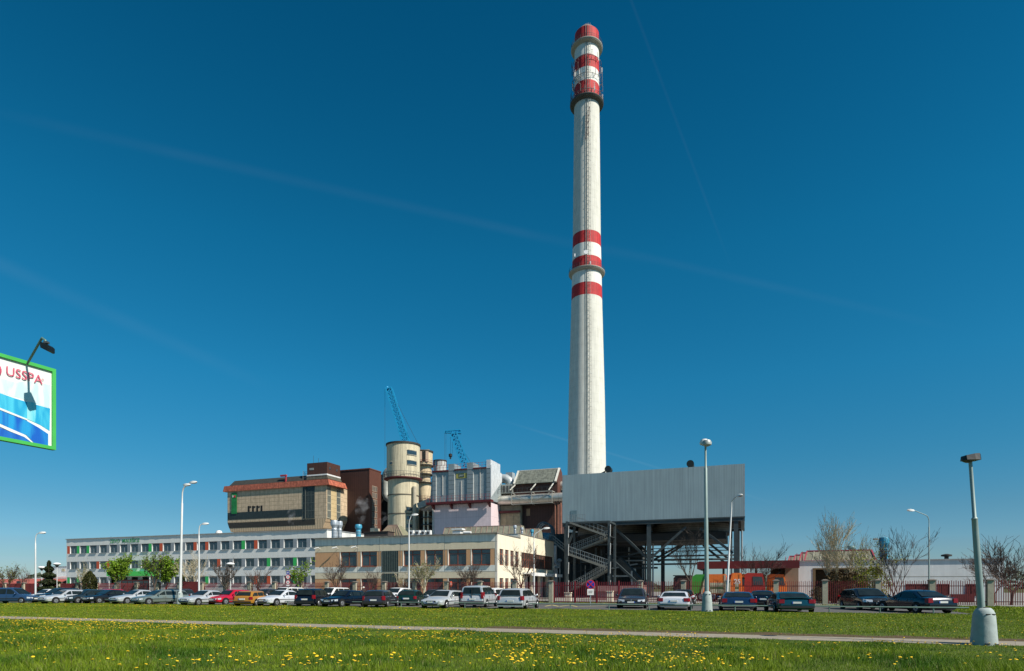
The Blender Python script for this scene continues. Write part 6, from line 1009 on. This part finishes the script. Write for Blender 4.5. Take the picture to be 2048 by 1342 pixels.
CARS=[ # px, Y, type, colour, yaw, label, (L,W,H)
 (26,58,'van','steelblue',0,'dark blue van seen from the side at the left edge of the row',4.3,1.7,1.62,{}),
 (96,66,'hatch','white',FWD,'white hatchback just behind the blue van at far left',None,None,None,{}),
 (118,63,'suv','black',FWD,'black off-roader between the white hatchback and a silver hatchback',4.2,1.75,1.58,{}),
 (133,57.5,'hatch','silver',FWD-4,'silver hatchback at the left, right of the black off-roader',4.2,1.75,1.42,{}),
 (176,58.5,'hatch','darkteal',FWD-4,'dark grey green hatchback parked left of a black saloon',4.2,1.72,1.44,{}),
 (219,58.5,'sedan','black',FWD-4,'black saloon in front of the hidden red car',4.5,1.75,1.42,{}),
 (214,70,'hatch','red',FWD,'red car mostly hidden behind the black saloon',None,None,None,{}),
 (274,56.5,'sedan','silver',FWD-6,'silver saloon left of the grey green estate',4.3,1.75,1.42,{}),
 (321,54.5,'wagon','sage',FWD-10,'grey green estate car left of the twin headed lamp',4.5,1.75,1.42,{}),
 (345,66,'wagon','charcoal',FWD-5,'grey estate roof seen behind the grey green estate',None,None,None,{'rails':1}),
 (411,52.5,'sedan','silver',FWD-2,'silver saloon right of the twin headed lamp, left of the red car',4.3,1.7,1.40,{}),
 (463,53.5,'hatch','red',FWD-4,'bright red hatchback beside the gold one',4.0,1.72,1.44,{}),
 (510,50.5,'hatch','gold',REV+12,'gold hatchback seen from behind',3.8,1.68,1.36,{}),
 (532,64,'wagon','charcoal',FWD,'dark car roof behind the gold hatchback',None,None,None,{}),
 (562,51,'sedan','pearl',FWD-2,'silver saloon with papers in its windscreen, right of the gold hatchback',4.2,1.75,1.42,{}),
 (572,64,'van','white',FWD,'white van roof behind the silver saloon and navy hatchback',None,None,1.68,{}),
 (630,50,'mpv','navy',REV+14,'navy blue tall hatchback seen from behind, in mid row',4.0,1.72,1.56,{}),
 (665,64,'van','white',FWD,'white car roof behind the navy saloon',None,None,1.66,{}),
 (690,48.5,'hatch','navy',FWD-4,'very dark blue hatchback facing the camera, left of the charcoal estate',4.1,1.72,1.42,{}),
 (763,47.5,'wagon','charcoal',REV+16,'dark charcoal estate car seen from behind before the stair window',4.4,1.75,1.46,{}),
 (793,62,'suv','white',FWD,'white car top behind the charcoal estate and green hatchback',None,None,1.62,{}),
 (825,51.5,'hatch','green',REV+14,'dark green hatchback seen from behind',4.0,1.68,1.44,{}),
 (868,56,'hatch','charcoal',FWD,'dark hatchback half hidden behind the silver blue estate',None,None,None,{}),
 (888,45.5,'wagon','silver',FWD+2,'silver estate facing the camera, left of the silver van',4.5,1.82,1.45,{'rails':1}),
 (960,47.5,'van','silver',REV+6,'silver van with twin rear doors seen from behind',4.1,1.9,1.82,{}),
 (992,58,'van','white',REV,'white van mostly hidden behind the silver van and silver people carrier',None,None,1.6,{}),
 (1038,44,'mpv','silver',REV+3,'silver people carrier seen from behind near the driveway',4.3,1.95,1.60,{}),
 (1266,45.5,'mpv','charcoal',FWD+6,'dark grey people carrier facing the camera, right of the gate',4.4,2.0,1.62,{}),
 (1351,42.5,'sedan','pearl',REV+2,'silver saloon seen from behind, left of the lamp base',4.3,2.1,1.38,{}),
 (1368,54,'wagon','black',REV+2,'dark car behind the silver saloon by the lamp base',4.2,1.8,1.48,{}),
 (1474,40.5,'sedan','blue',REV+3,'blue saloon seen from behind, right of the lamp base',4.3,2.15,1.36,{}),
 (1524,48.5,'sedan','navy',REV,'dark navy saloon behind, between the blue and teal saloons',4.3,1.95,1.40,{}),
 (1576,38.5,'sedan','teal',REV+9,'teal saloon with rear spoiler seen from behind',4.3,2.15,1.36,{'spoiler':1}),
 (1732,42,'suv','black',FWD+12,'black off-roader facing the camera before the hedge',4.5,2.1,1.60,{}),
 (1829,37.5,'sedan','navy',REV+24,'dark navy saloon at the right end of the parking row',4.6,1.95,1.50,{}),
]
for px,Y,ty,col,yaw,lab,l_,w_,h_,kw in CARS: car(px,Y,ty,col,yaw,lab,l_,w_,h_,**kw)
# ------------------------------------------------------------------ trees and shrubs
def leafquads(rnd,pts,size,m_):
    for p in pts:
        u=Vector((rnd.gauss(0,1),rnd.gauss(0,1),rnd.gauss(0,1))).normalized(); v=u.orthogonal().normalized(); v=(v*math.cos(1)+u.cross(v)*math.sin(rnd.random()*6)).normalized(); s=size*rnd.uniform(.6,1.3); p=Vector(p)
        m_.quad(p-u*s*.5,p+v*s*.35,p+u*s*.6,p-v*s*.35)
BARK=mat('bark',(.085,.065,.05),.9,var=.3,scale=6); BARK2=mat('twig_red_brown',(.10,.065,.05),.9,var=.3,scale=6); BARK3=mat('twig_pale',(.48,.41,.28),.9,var=.25,scale=6)
LG1=leafmat('leaf_lime',(.20,.32,.025)); LG2=leafmat('leaf_olive_bud',(.17,.19,.05)); LG3=leafmat('leaf_dark_thuja',(.05,.055,.014),.5,.1); LG4=leafmat('needle_dark',(.028,.038,.012),.6,.1); LG5=leafmat('leaf_yellow_green',(.24,.26,.03)); LG6=leafmat('leaf_brown_hedge',(.09,.06,.025),.5,.2)
def tree(px,Y,ytop,label,name='bare_tree',spread=.35,leaf=None,nleaf=0,lsize=.12,bark=BARK,seed=1,trunk=.28,depth=5,lean=0,up=.55,kids=(3,4),rad=None,multi=1,start=.3,ybase=0):
    rnd=random.Random(seed); X=wx(px,Y); h=wz(ytop,Y); t=T(name,label,'tree' if 'tree' in name else 'shrub',(X,Y,0),grid=False); tr=MB(); cr=MB(); tips=[]
    def grow(p,d,L_,r,dep,mb):
        n=3 if dep>2 else 2; q=Vector(p); dd=Vector(d); pts=[q.copy()]; rs=[r]
        for i in range(n):
            dd=(dd+Vector((rnd.gauss(0,.05),rnd.gauss(0,.05),rnd.gauss(0,.03)+.10*up))).normalized(); q=q+dd*(L_/n); pts.append(q.copy()); rs.append(r*(1-.45*(i+1)/n))
        if r>.016: mb.pathr(pts,rs,5 if dep>3 else 3,cap=False)
        else:
            for a,b in zip(pts,pts[1:]): mb.tube(a,b,r,r*.7,n=3,cap=False)
        if dep<=2: tips.extend(pts[1:])
        if dep<=0: return
        k=rnd.randint(*kids)
        for i in range(k):
            f=rnd.uniform(.35,1) if i else 1; j=min(n,int(f*n)); base=pts[j]; az=rnd.uniform(0,2*math.pi); s=d.orthogonal().normalized(); s=(s*math.cos(az)+d.cross(s).normalized()*math.sin(az)); ang=rnd.uniform(.22,.55)*(1+.5*spread); nd=(dd*math.cos(ang)+s*math.sin(ang)+Vector((0,0,up*.35))).normalized()
            grow(base,nd,L_*rnd.uniform(.58,.82),max(.013,rs[j]*rnd.uniform(.5,.72)),dep-1,cr)
    R0=(rad or max(.03,h*.018))*1.2
    for m in range(multi):
        base=Vector((X+(rnd.uniform(-.5,.5)*multi*.25 if multi>1 else 0),Y+(rnd.uniform(-.3,.3) if multi>1 else 0),0)); d=Vector((lean+rnd.uniform(-.25,.25)*(multi>1),0,1)).normalized(); th=h*trunk; tr.pathr([base,base+d*th*.5,base+d*th],[R0*1.25,R0,R0*.9],7,cap=False)
        for i in range(4 if multi==1 else 3):
            az=i*2*math.pi/4+rnd.uniform(-.4,.4); nd=Vector((math.cos(az)*spread,math.sin(az)*spread,1 if i else 1.6)).normalized(); grow(base+d*th*rnd.uniform(.8,1),nd,h*(.36 if i else .42),R0*.62,depth-1,cr)
    zs=sorted(v[2] for v in cr.v); k=(h-h*trunk)/max(.1,(zs[int(len(zs)*.985)]-h*trunk)); f=lambda v:(X+(v[0]-X)*min(1.0,max(.6,k)),Y+(v[1]-Y)*min(1.0,max(.6,k)),h*trunk+(v[2]-h*trunk)*k if v[2]>h*trunk else v[2]); cr.v=[f(v) for v in cr.v]; tips=[f(v) for v in tips]
    t.part('trunk',tr,bark); c=t.part('crown',cr,bark)
    if leaf:
        lm=MB(); pts=[]
        for i in range(nleaf): p=rnd.choice(tips); pts.append((p[0]+rnd.gauss(0,.12),p[1]+rnd.gauss(0,.12),p[2]+rnd.gauss(0,.10)))
        leafquads(rnd,pts,lsize,lm); t.part('foliage',lm,leaf,parent=c)
    return t
def bush(px,Y,ytop,wpx,label,leaf,n,ls=.12,seed=1,name='shrub',shape='egg',stems=14,ybot=None,bark=BARK2,core=True):
    rnd=random.Random(seed); X=wx(px,Y); h=wz(ytop,Y); w=wpx*Y/F/2; t=T(name,label,'shrub' if name!='conifer_tree' else 'tree',(X,Y,0),grid=False); m_=MB()
    for i in range(stems): A=rnd.uniform(0,6.3); m_.tube((X+rnd.gauss(0,.1*w),Y,0),(X+w*.8*math.cos(A)*rnd.random(),Y+w*.8*math.sin(A)*rnd.random(),h*rnd.uniform(.6,1.0)),.025,.008,n=3)
    t.part('stem',m_,bark); lm=MB(); pts=[]
    for i in range(n):
        u=rnd.random(); A=rnd.uniform(0,6.3)
        if shape=='egg': z=u; rr=math.sin(math.pi*min(1,z*.85+.15))**.6 if z<.98 else .1
        elif shape=='cone': z=u**1.5; rr=(1-z)**.8*(.75+.35*math.sin(z*34))+.02
        else: z=u; rr=(.8+.35*math.sin(A*3+seed)*math.sin(z*5+seed))*(1 if z<.7 else (1-z)/.3*.8+.25)
        q=w*rr*(.55+.5*rnd.random()**.5); lump=1+.18*math.sin(A*4+seed)*math.cos(z*9); pts.append((X+q*lump*math.cos(A),Y+q*lump*math.sin(A),h*(.04+.96*z)+rnd.gauss(0,.03)))
    leafquads(rnd,pts,ls,lm); t.part('foliage',lm,leaf)
    return t
tree(12,84,1134,'small budding tree with yellow green tips at the far left edge',spread=.6,leaf=LG2,nleaf=700,lsize=.16,seed=2,bark=BARK2,name='budding_tree')
tree(50,90,1136,'faint bare tree standing left of the first street lamp','bare_tree',spread=.4,seed=3,bark=BARK2,depth=4)
bush(98,80,1122,46,'dark pointed conifer left of the office building',LG4,6500,.22,3,'conifer_tree','cone',6)
tree(166,82,1128,'pale thin budding sapling at the left end of the office',spread=.35,leaf=LG2,nleaf=350,lsize=.12,seed=5,bark=BARK3,name='budding_tree',depth=4)
bush(180,76,1142.5,25,'round clipped dark thuja before the office left of the green canopy',LG3,4500,.16,6,'thuja_bush','egg',5)
tree(236,76,1116,'fresh lime green tree in front of the left part of the green canopy',spread=.28,leaf=LG1,nleaf=4200,lsize=.20,seed=7,name='leafy_tree')
tree(309,76,1110,'taller lime green tree with an open crown right of the green canopy',spread=.25,leaf=LG1,nleaf=1500,lsize=.17,seed=8,name='leafy_tree')
tree(333,77,1119,'dense broad lime green tree just left of the tall twin headed lamp',spread=.38,leaf=LG1,nleaf=4200,lsize=.20,seed=9,name='leafy_tree')
bush(364,78,1148,16,'dark narrow thuja directly behind the tall twin headed lamp',LG3,2000,.15,10,'thuja_bush','egg',5)
tree(385,76,1112,'wide bare tree between the two tall lamps before the office','bare_tree',spread=.75,seed=11,bark=BARK3,leaf=LG2,nleaf=260,lsize=.1)
tree(452,72,1125,'bare tree beside the globe lamp in front of the office','bare_tree',spread=.7,seed=12,bark=BARK)
tree(518,72,1135,'small bare tree before the right half of the office','bare_tree',spread=.6,seed=13,bark=BARK2,depth=4)
tree(600,66,1123,'young tree with bright green leaf clusters near the office right end',spread=.35,leaf=LG1,nleaf=650,lsize=.19,seed=14,name='leafy_tree',depth=4)
tree(672,64,1118,'slim bare tree before the leftmost window of the beige building','bare_tree',spread=.5,seed=15,bark=BARK2,leaf=LG2,nleaf=120,lsize=.09)
tree(745,64,1135,'small bare tree left of the stair glazing of the beige building','bare_tree',spread=.55,seed=16,bark=BARK2,depth=4)
tree(806,65,1138,'low bare bushy tree by the thin lamp post','bare_tree',spread=.8,seed=17,bark=BARK3,depth=4,leaf=LG2,nleaf=100,lsize=.1)
tree(848,64,1122,'pale green budding tree right of the thin white lamp',spread=.45,leaf=LG2,nleaf=700,lsize=.14,seed=18,name='budding_tree',bark=BARK3)
tree(940,63,1124,'bare tree before the rightmost front window of the beige building','bare_tree',spread=.6,seed=19,bark=BARK2)
tree(1042,62,1088,'wide bare tree in front of the sunlit beige side wall','bare_tree',spread=.8,seed=20,bark=BARK2)
tree(1380,60,1056,'tall bare tree seen against the open space below the grey hall','bare_tree',spread=.65,seed=21,bark=BARK,rad=.1)
tree(1513,63,1097,'bare tree behind the red canopy edge','bare_tree',spread=.9,seed=22,bark=BARK2,trunk=.25)
tree(1664,60,1038,'tall pale twiggy tree before the sawtooth skylights',spread=.30,leaf=LG2,nleaf=500,lsize=.09,seed=23,name='budding_tree',bark=BARK3,depth=5,trunk=.14,kids=(3,5),rad=.07)
tree(1708,60,1078,'shorter pale twiggy tree right of the tallest one',spread=.35,leaf=LG2,nleaf=500,lsize=.09,seed=24,name='budding_tree',bark=BARK3,depth=5,kids=(3,4),rad=.06)
tree(1747,56,1090,'slender yellow green tree beside the garage door',spread=.6,leaf=LG5,nleaf=900,lsize=.13,seed=25,name='budding_tree',bark=BARK3,depth=4,rad=.04)
tree(1793,53,1064,'dark bare tree left of the dark lamp over the garage','bare_tree',spread=.55,seed=26,bark=BARK2,rad=.06,multi=2,trunk=.16,kids=(2,4))
tree(2022,52,1078,'wide bare tree at the right edge behind the leaning lamp','bare_tree',spread=.95,seed=27,bark=BARK2,rad=.07,multi=2,trunk=.2,kids=(2,4))
tree(1990,58,1105,'low spreading bare tree between garage end and right edge','bare_tree',spread=1.0,seed=29,bark=BARK2,rad=.05,trunk=.2)
bush(1668,59.5,1143,52,'brown twiggy hedge bush left in front of the garage door',LG6,4200,.15,31,'shrub','blob',90,bark=BARK3)
bush(1706,58.8,1146,56,'brown twiggy hedge bush filling the right of the garage door',LG6,4200,.15,32,'shrub','blob',90,bark=BARK3)
bush(1748,55.5,1134,60,'yellow green flowering bush behind the black off-roader',LG5,1700,.15,33,'shrub','blob',50,bark=BARK3)
bush(1640,57,1172,36,'low brown shrub at the fence left of the black off-roader',LG6,1200,.12,34,'shrub','blob',50,bark=BARK3)
# far trees
rnd=random.Random(77); lm=MB(); 
for i in range(9000):
    a=rnd.uniform(-.9,.9); Y=420+rnd.uniform(-25,25); hh=8+3.5*math.sin(a*17)+2.5*math.sin(a*41+1)+1.5*math.sin(a*97); z=hh*rnd.random()**.7; p=Vector((a*Y,Y,z)); s=1.1*rnd.uniform(.6,1.4); u=Vector((rnd.gauss(0,1),rnd.gauss(0,1),rnd.gauss(0,1))).normalized(); v=u.orthogonal().normalized(); lm.quad(p-u*s,p+v*s,p+u*s,p-v*s)
o=single('distant_trees',lm,leafmat('leaf_far',(.09,.11,.07)),'pale far belt of bare and budding trees on the horizon','tree belt',(0,400,0),grid=False,kind='stuff')
# ------------------------------------------------------------------ person behind the cars
def person():
    Y=54.; X=wx(727,Y); t=T('person','person in dark clothes and a white cap walking behind the charcoal estate','person',(X,Y,0),grid=False)
    import bmesh
    J=[('pelvis',(0,0,.95),.15),('chest',(0,0,1.32),.17),('neck',(0,0,1.50),.06),('head',(0,-.01,1.62),.095),('top',(0,-.01,1.72),.07),('sh_l',(.19,0,1.42),.07),('el_l',(.25,.03,1.14),.048),('ha_l',(.24,-.06,.90),.035),('sh_r',(-.19,0,1.42),.07),('el_r',(-.25,.03,1.14),.048),('ha_r',(-.24,-.06,.90),.035),('hip_l',(.10,0,.88),.10),('kn_l',(.11,-.08,.48),.065),('an_l',(.11,0,.09),.045),('toe_l',(.12,-.16,.04),.04),('hip_r',(-.10,0,.88),.10),('kn_r',(-.11,.04,.48),.065),('an_r',(-.11,.16,.09),.045),('toe_r',(-.12,0,.04),.04)]
    E=[(0,1),(1,2),(2,3),(3,4),(1,5),(5,6),(6,7),(1,8),(8,9),(9,10),(0,11),(11,12),(12,13),(13,14),(0,15),(15,16),(16,17),(17,18)]
    me=bpy.data.meshes.new('body'); me.from_pydata([j[1] for j in J],E,[]); o=bpy.data.objects.new('body',me); COL.objects.link(o); o.parent=t.o
    md=o.modifiers.new('skin','SKIN'); 
    for i,v in enumerate(me.skin_vertices[0].data): v.radius=(J[i][2],J[i][2]*.8); v.use_root=(i==0)
    sb=o.modifiers.new('sub','SUBSURF'); sb.levels=1; sb.render_levels=2; me.materials.append(mat('clothes_dark',(.05,.035,.035),.9))
    m_=MB(); m_.sm=True; m_.sphere((X,Y-.015,1.625),.098,14,9,(.82,.95,1.1)); hd=t.part('face',m_,mat('skin',(.42,.24,.16),.6)); m_=MB(); m_.sphere((X,Y-.115,1.61),.014,8,5,(.8,1.2,1.3)); t.part('nose',m_,mat('skin',(.42,.24,.16)),parent=hd)
    for s in (-1,1): m_=MB(); m_.sphere((X+s*.03,Y-.105,1.64),.010,8,5); t.part('eye',m_,BLACK,parent=hd)
    m_=MB(); m_.sm=True; m_.lathe((X,Y-.01,1.66),[(.108,0),(.107,.04),(.08,.085),(.03,.10)],14); m_.box(X-.06,X+.06,Y-.19,Y-.09,1.66,1.675); t.part('cap',m_,mat('cap_white',(.7,.66,.6),.8))
    for s in (-1,1):
        for f in range(4): m_=MB(); m_.pathr([(X+s*.24+s*(f-1.5)*.004,Y-.07-.018*f+.02,.90),(X+s*.245,Y-.08-.018*f+.02,.84),(X+s*.235,Y-.09-.016*f+.02,.80)],[.010,.009,.007],6); t.part('finger',m_,mat('skin',(.42,.24,.16)),parent=None)
person(); bpy.data.objects['person'].scale=(.87,.87,.87)
# ------------------------------------------------------------------ steam
def steam(px,y0,y1,Y,w,label,seed,drift):
    X=wx(px,Y); z0=wz(y0,Y); z1=wz(y1,Y); m_=MB(); m_.sm=True; n=9; rnd=random.Random(seed); lo=[]; pts=[];rs=[]
    for i in range(n+1): u=i/n; pts.append((X+drift*u+.35*math.sin(u*6+seed),Y,z0+(z1-z0)*u)); rs.append(w*(.25+.75*u**.7)*(1 if i<n else .4))
    m_.pathr(pts,rs,14); o=single('steam_plume',m_,bpy.data.materials.get('steam') or steam_mat(),label,'steam',(X,Y,z0),grid=False,group='steam plumes over the roofs'); return o
def steam_mat():
    m=bpy.data.materials.new('steam'); m.use_nodes=True; t=m.node_tree; n=t.nodes; l=t.links; n.remove(n['Principled BSDF']); v=n.new('ShaderNodeVolumePrincipled'); v.inputs['Color'].default_value=(.85,.82,.82,1); tcx=n.new('ShaderNodeTexCoord'); no=n.new('ShaderNodeTexNoise'); no.inputs['Scale'].default_value=.9; no.inputs['Detail'].default_value=4; l.new(tcx.outputs['Object'],no.inputs[0]); r=n.new('ShaderNodeMapRange'); r.inputs[1].default_value=.46; r.inputs[2].default_value=.72; r.inputs[4].default_value=.38; l.new(no.outputs[0],r.inputs[0]); l.new(r.outputs[0],v.inputs['Density']); l.new(v.outputs[0],n['Material Output'].inputs['Volume']); return m
steam(718,1049,996,110,1.5,'wispy steam rising over the blue vent pipe against the brown hall',1,1.2); steam(763,1050,1027,112,1.0,'small steam wisp left of the cream silo foot',2,.6); steam(590,1058,1020,112,.9,'thin steam wisp in front of the tiled block lower edge',3,-1.2)
# ------------------------------------------------------------------ grass and dandelions
def noise2(x,y,s,seed):
    rs=np.random.RandomState(seed); o=np.zeros_like(x); 
    for k in range(7): a=rs.uniform(0,2*np.pi); f=s*rs.uniform(.5,2.0); o+=np.sin((x*np.cos(a)+y*np.sin(a))*f+rs.uniform(0,6))
    return o/2.6
def grass(name,label,n,amin,amax,bmin,bmax,hmin,hmax,wd,m,seed,keep=None,extra=None):
    rs=np.random.RandomState(seed); a=rs.uniform(amin,amax,n); b=bmin+(bmax-bmin)*rs.uniform(0,1,n)
    X=CA*a+SA*b; Y=-SA*a+CA*b; ok=(np.abs(X)<.86*Y+1.5)&(Y>8.0)
    if keep is not None: ok&=keep(a,b,rs)
    a=a[ok]; b=b[ok]; X=X[ok]; Y=Y[ok]; n=len(a); t=noise2(a,b,1.1,seed+1); t2=noise2(a,b,3.1,seed+2); hh=(hmin+(hmax-hmin)*np.clip(.42+.5*t+.35*t2,0,1.5))*rs.uniform(.6,1.35,n)*(np.clip((19.6-b)/5.5,.32,1) if bmax<20 else 1); dsc=np.clip(Y/14,.9,3); w=wd*rs.uniform(.7,1.4,n)*dsc
    az=rs.uniform(0,2*np.pi,n); le=rs.uniform(.1,.75,n)*hh; ax=rs.uniform(0,2*np.pi,n); px_,py_=np.cos(ax)*w,np.sin(ax)*w
    dx,dy=np.cos(az)*le,np.sin(az)*le; z0=np.full(n,-.01)
    V=np.stack([np.stack([a-px_,b-py_,z0],1),np.stack([a+px_,b+py_,z0],1),np.stack([a+dx*.4+px_*.8,b+dy*.4+py_*.8,hh*.6],1),np.stack([a+dx*.4-px_*.8,b+dy*.4-py_*.8,hh*.6],1),np.stack([a+dx,b+dy,hh*.95],1)],1).reshape(-1,3)
    i=np.arange(n)*5; quads=np.stack([i,i+1,i+2,i+3],1); tris=np.stack([i+3,i+2,i+4],1); me=bpy.data.meshes.new(name); me.vertices.add(len(V)); me.vertices.foreach_set('co',V.ravel()); lp=np.concatenate([quads.ravel(),tris.ravel()]); me.loops.add(len(lp)); me.loops.foreach_set('vertex_index',lp.astype(np.int32)); me.polygons.add(2*n); me.polygons.foreach_set('loop_start',np.concatenate([np.arange(n)*4,4*n+np.arange(n)*3]).astype(np.int32)); me.update(calc_edges=True); me.materials.append(m)
    o=bpy.data.objects.new(name,me); COL.objects.link(o); o.rotation_euler=(0,0,TH); props(o,label,'grass',None,'stuff'); return o
def grassmat(name,c1,c2,c3):
    m=bpy.data.materials.new(name); m.use_nodes=True; t=m.node_tree; n=t.nodes; l=t.links; p=n['Principled BSDF']; p.inputs['Roughness'].default_value=.55; p.inputs['Specular IOR Level'].default_value=.25
    g=n.new('ShaderNodeNewGeometry'); tcx=n.new('ShaderNodeTexCoord'); no=n.new('ShaderNodeTexNoise'); no.inputs['Scale'].default_value=.55; no.inputs['Detail'].default_value=5; l.new(tcx.outputs['Object'],no.inputs[0])
    r=n.new('ShaderNodeValToRGB'); r.color_ramp.elements[0].color=(*c1,1); r.color_ramp.elements[0].position=.38; r.color_ramp.elements[1].color=(*c2,1); r.color_ramp.elements[1].position=.60; l.new(no.outputs[0],r.inputs[0])
    r2=n.new('ShaderNodeValToRGB'); e=r2.color_ramp.elements; e[0].color=(.55,.6,.5,1); e[1].color=(1.5,1.45,1.3,1); l.new(g.outputs['Random Per Island'],r2.inputs[0]); mx=n.new('ShaderNodeMixRGB'); mx.blend_type='MULTIPLY'; mx.inputs[0].default_value=1; l.new(r.outputs[0],mx.inputs[1]); l.new(r2.outputs[0],mx.inputs[2])
    gt=n.new('ShaderNodeMath'); gt.operation='GREATER_THAN'; gt.inputs[1].default_value=.94; l.new(g.outputs['Random Per Island'],gt.inputs[0]); m2=n.new('ShaderNodeMixRGB'); l.new(gt.outputs[0],m2.inputs[0]); l.new(mx.outputs[0],m2.inputs[1]); m2.inputs[2].default_value=(*c3,1); l.new(m2.outputs[0],p.inputs['Base Color'])
    tr=n.new('ShaderNodeBsdfTranslucent'); l.new(m2.outputs[0],tr.inputs['Color']); ms=n.new('ShaderNodeMixShader'); ms.inputs[0].default_value=.35; l.new(p.outputs[0],ms.inputs[1]); l.new(tr.outputs[0],ms.inputs[2]); l.new(ms.outputs[0],n['Material Output'].inputs['Surface']); return m
GRA=grassmat('grass_meadow',(.060,.14,.010),(.215,.29,.018),(.27,.25,.09)); GRB=grassmat('grass_mown',(.14,.21,.012),(.225,.285,.022),(.22,.19,.06))
grass('meadow_grass','tall dandelion meadow grass in the foreground below the path',420000,-34,14,6,19.25,.05,.20,.0045,GRA,5)
grass('lawn_grass','short mown grass between the path and the parked cars',420000,-62,34,20.82,40.7,.025,.065,.005,GRB,9,keep=lambda a,b,rs:~((b<21.9+.6*np.sin(a*1.3)*np.sin(a*.7+1))&(a>-9)&(rs.uniform(0,1,len(a))<.9)))
grass('verge_grass','grass at the foot of the fence beyond the end of the parking lot',70000,-20,44,40.6,58,.03,.10,.012,GRB,13,keep=lambda a,b,rs:(a>12)|(b>54.25))
# bare soil along the far edge of the path
m_=MB(); rr=random.Random(5)
pts_t=[(x,20.78) for x in np.arange(-9,13,.5)]; pts_b=[(x,21.6+.5*abs(math.sin(x*1.7))+.35*rr.random()) for x in np.arange(-9,13,.5)]
for i in range(len(pts_t)-1): m_.quad((*pts_t[i],.004),(*pts_t[i+1],.004),(*pts_b[i+1],.004),(*pts_b[i],.004))
single('bare_soil',m_,groundmat('soil',(.09,.055,.03),(.06,.06,.025),(.12,.08,.05),2,9),None,None,kind='structure')
DY=mat('dandelion_yellow',(.82,.52,.012),.7,var=.12,scale=30); DS=mat('dandelion_stem',(.10,.16,.03),.7)
def dandy(mb,x,y,z,h,r,rs):
    mb.mt(1); mb.tube((x,y,z),(x+rs.uniform(-.02,.02),y,z+h-.008),.003,n=3,cap=False) if h>.05 else None
    mb.mt(0); n=7; tx,ty=rs.uniform(-.3,.3),rs.uniform(-.45,.1); c=(x,y,z+h)
    ring=[(x+r*math.cos(k*2*math.pi/n),y+r*math.sin(k*2*math.pi/n),z+h+r*(math.cos(k*2*math.pi/n)*tx+math.sin(k*2*math.pi/n)*ty)) for k in range(n)]
    inn=[(x+.55*r*math.cos(k*2*math.pi/n),y+.55*r*math.sin(k*2*math.pi/n),z+h+.32*r+.55*r*(math.cos(k*2*math.pi/n)*tx+math.sin(k*2*math.pi/n)*ty)) for k in range(n)]
    mb.loft([ring,inn])
rs=np.random.RandomState(21); cand=[]
def dens(a,b,X,Y):
    px=CX+F*X/Y; py=HY+F*H/Y; d=.05+.9*max(0,float(noise2(np.array([a]),np.array([b]),1.3,40)[0]))*max(.15,.4+float(noise2(np.array([a]),np.array([b]),4.2,41)[0]))
    if py<1300 and px<420: d+=.55*max(0,1-abs(py-1255)/28)
    if 640<px<1000 and py<1290: d+=.2
    if 950<px<1420 and py>1285: d+=.35
    if px>1500 and py>1300: d*=.25
    if 520<px<900 and py>1290: d*=.6
    return d
while len(cand)<2700:
    a=rs.uniform(-32,14); b=rs.uniform(7,19.1); X=CA*a+SA*b; Y=-SA*a+CA*b
    if abs(X)>.84*Y or Y<10.6: continue
    if rs.uniform()<dens(a,b,X,Y): cand.append((Y,X,a,b))
cand.sort()
protos=[]
for k in range(6):
    mb=MB(); dandy(mb,0,0,0,.10+.02*k,.021+.002*k,rs); me=mb.mesh('dandelion',[DY,DS]); protos.append(me)
for i,(Y,X,a,b) in enumerate(cand[:300]):
    o=bpy.data.objects.new('dandelion',protos[i%6]); COL.objects.link(o); o.location=(X,Y,0); o.rotation_euler=(0,0,rs.uniform(-1,1)); s=rs.uniform(.85,1.25); o.scale=(s,s,rs.uniform(.8,1.3)); props(o,'yellow dandelion flower head in the near meadow grass','flower','dandelions in the near meadow')
mb=MB()
for Y,X,a,b in cand[300:]: dandy(mb,X,Y,0,rs.uniform(.09,.17),rs.uniform(.019,.029),rs)
single('dandelions',mb,[DY,DS],'scattered yellow dandelions of the middle meadow near the path','flowers',(0,15,0),grid=False,kind='stuff')
mb=MB(); c=0
while c<2300:
    a=rs.uniform(-62,34); b=rs.uniform(21.2,40.4); X=CA*a+SA*b; Y=-SA*a+CA*b; px=CX+F*X/max(Y,1)
    if abs(X)>.84*Y: continue
    d=.07+.12*max(0,float(noise2(np.array([a]),np.array([b]),.8,44)[0]))
    if 33<b<37.5 and px<1000: d+=.75*max(0,.5+.5*float(noise2(np.array([a]),np.array([b]),.5,50)[0]))
    if rs.uniform()<d: dandy(mb,X,Y,0,rs.uniform(.04,.075),rs.uniform(.016,.027),rs); c+=1
single('lawn_dandelions',mb,[DY,DS],'tiny yellow dandelions dotted over the lawn before the parked cars','flowers',(0,35,0),grid=False,kind='stuff')
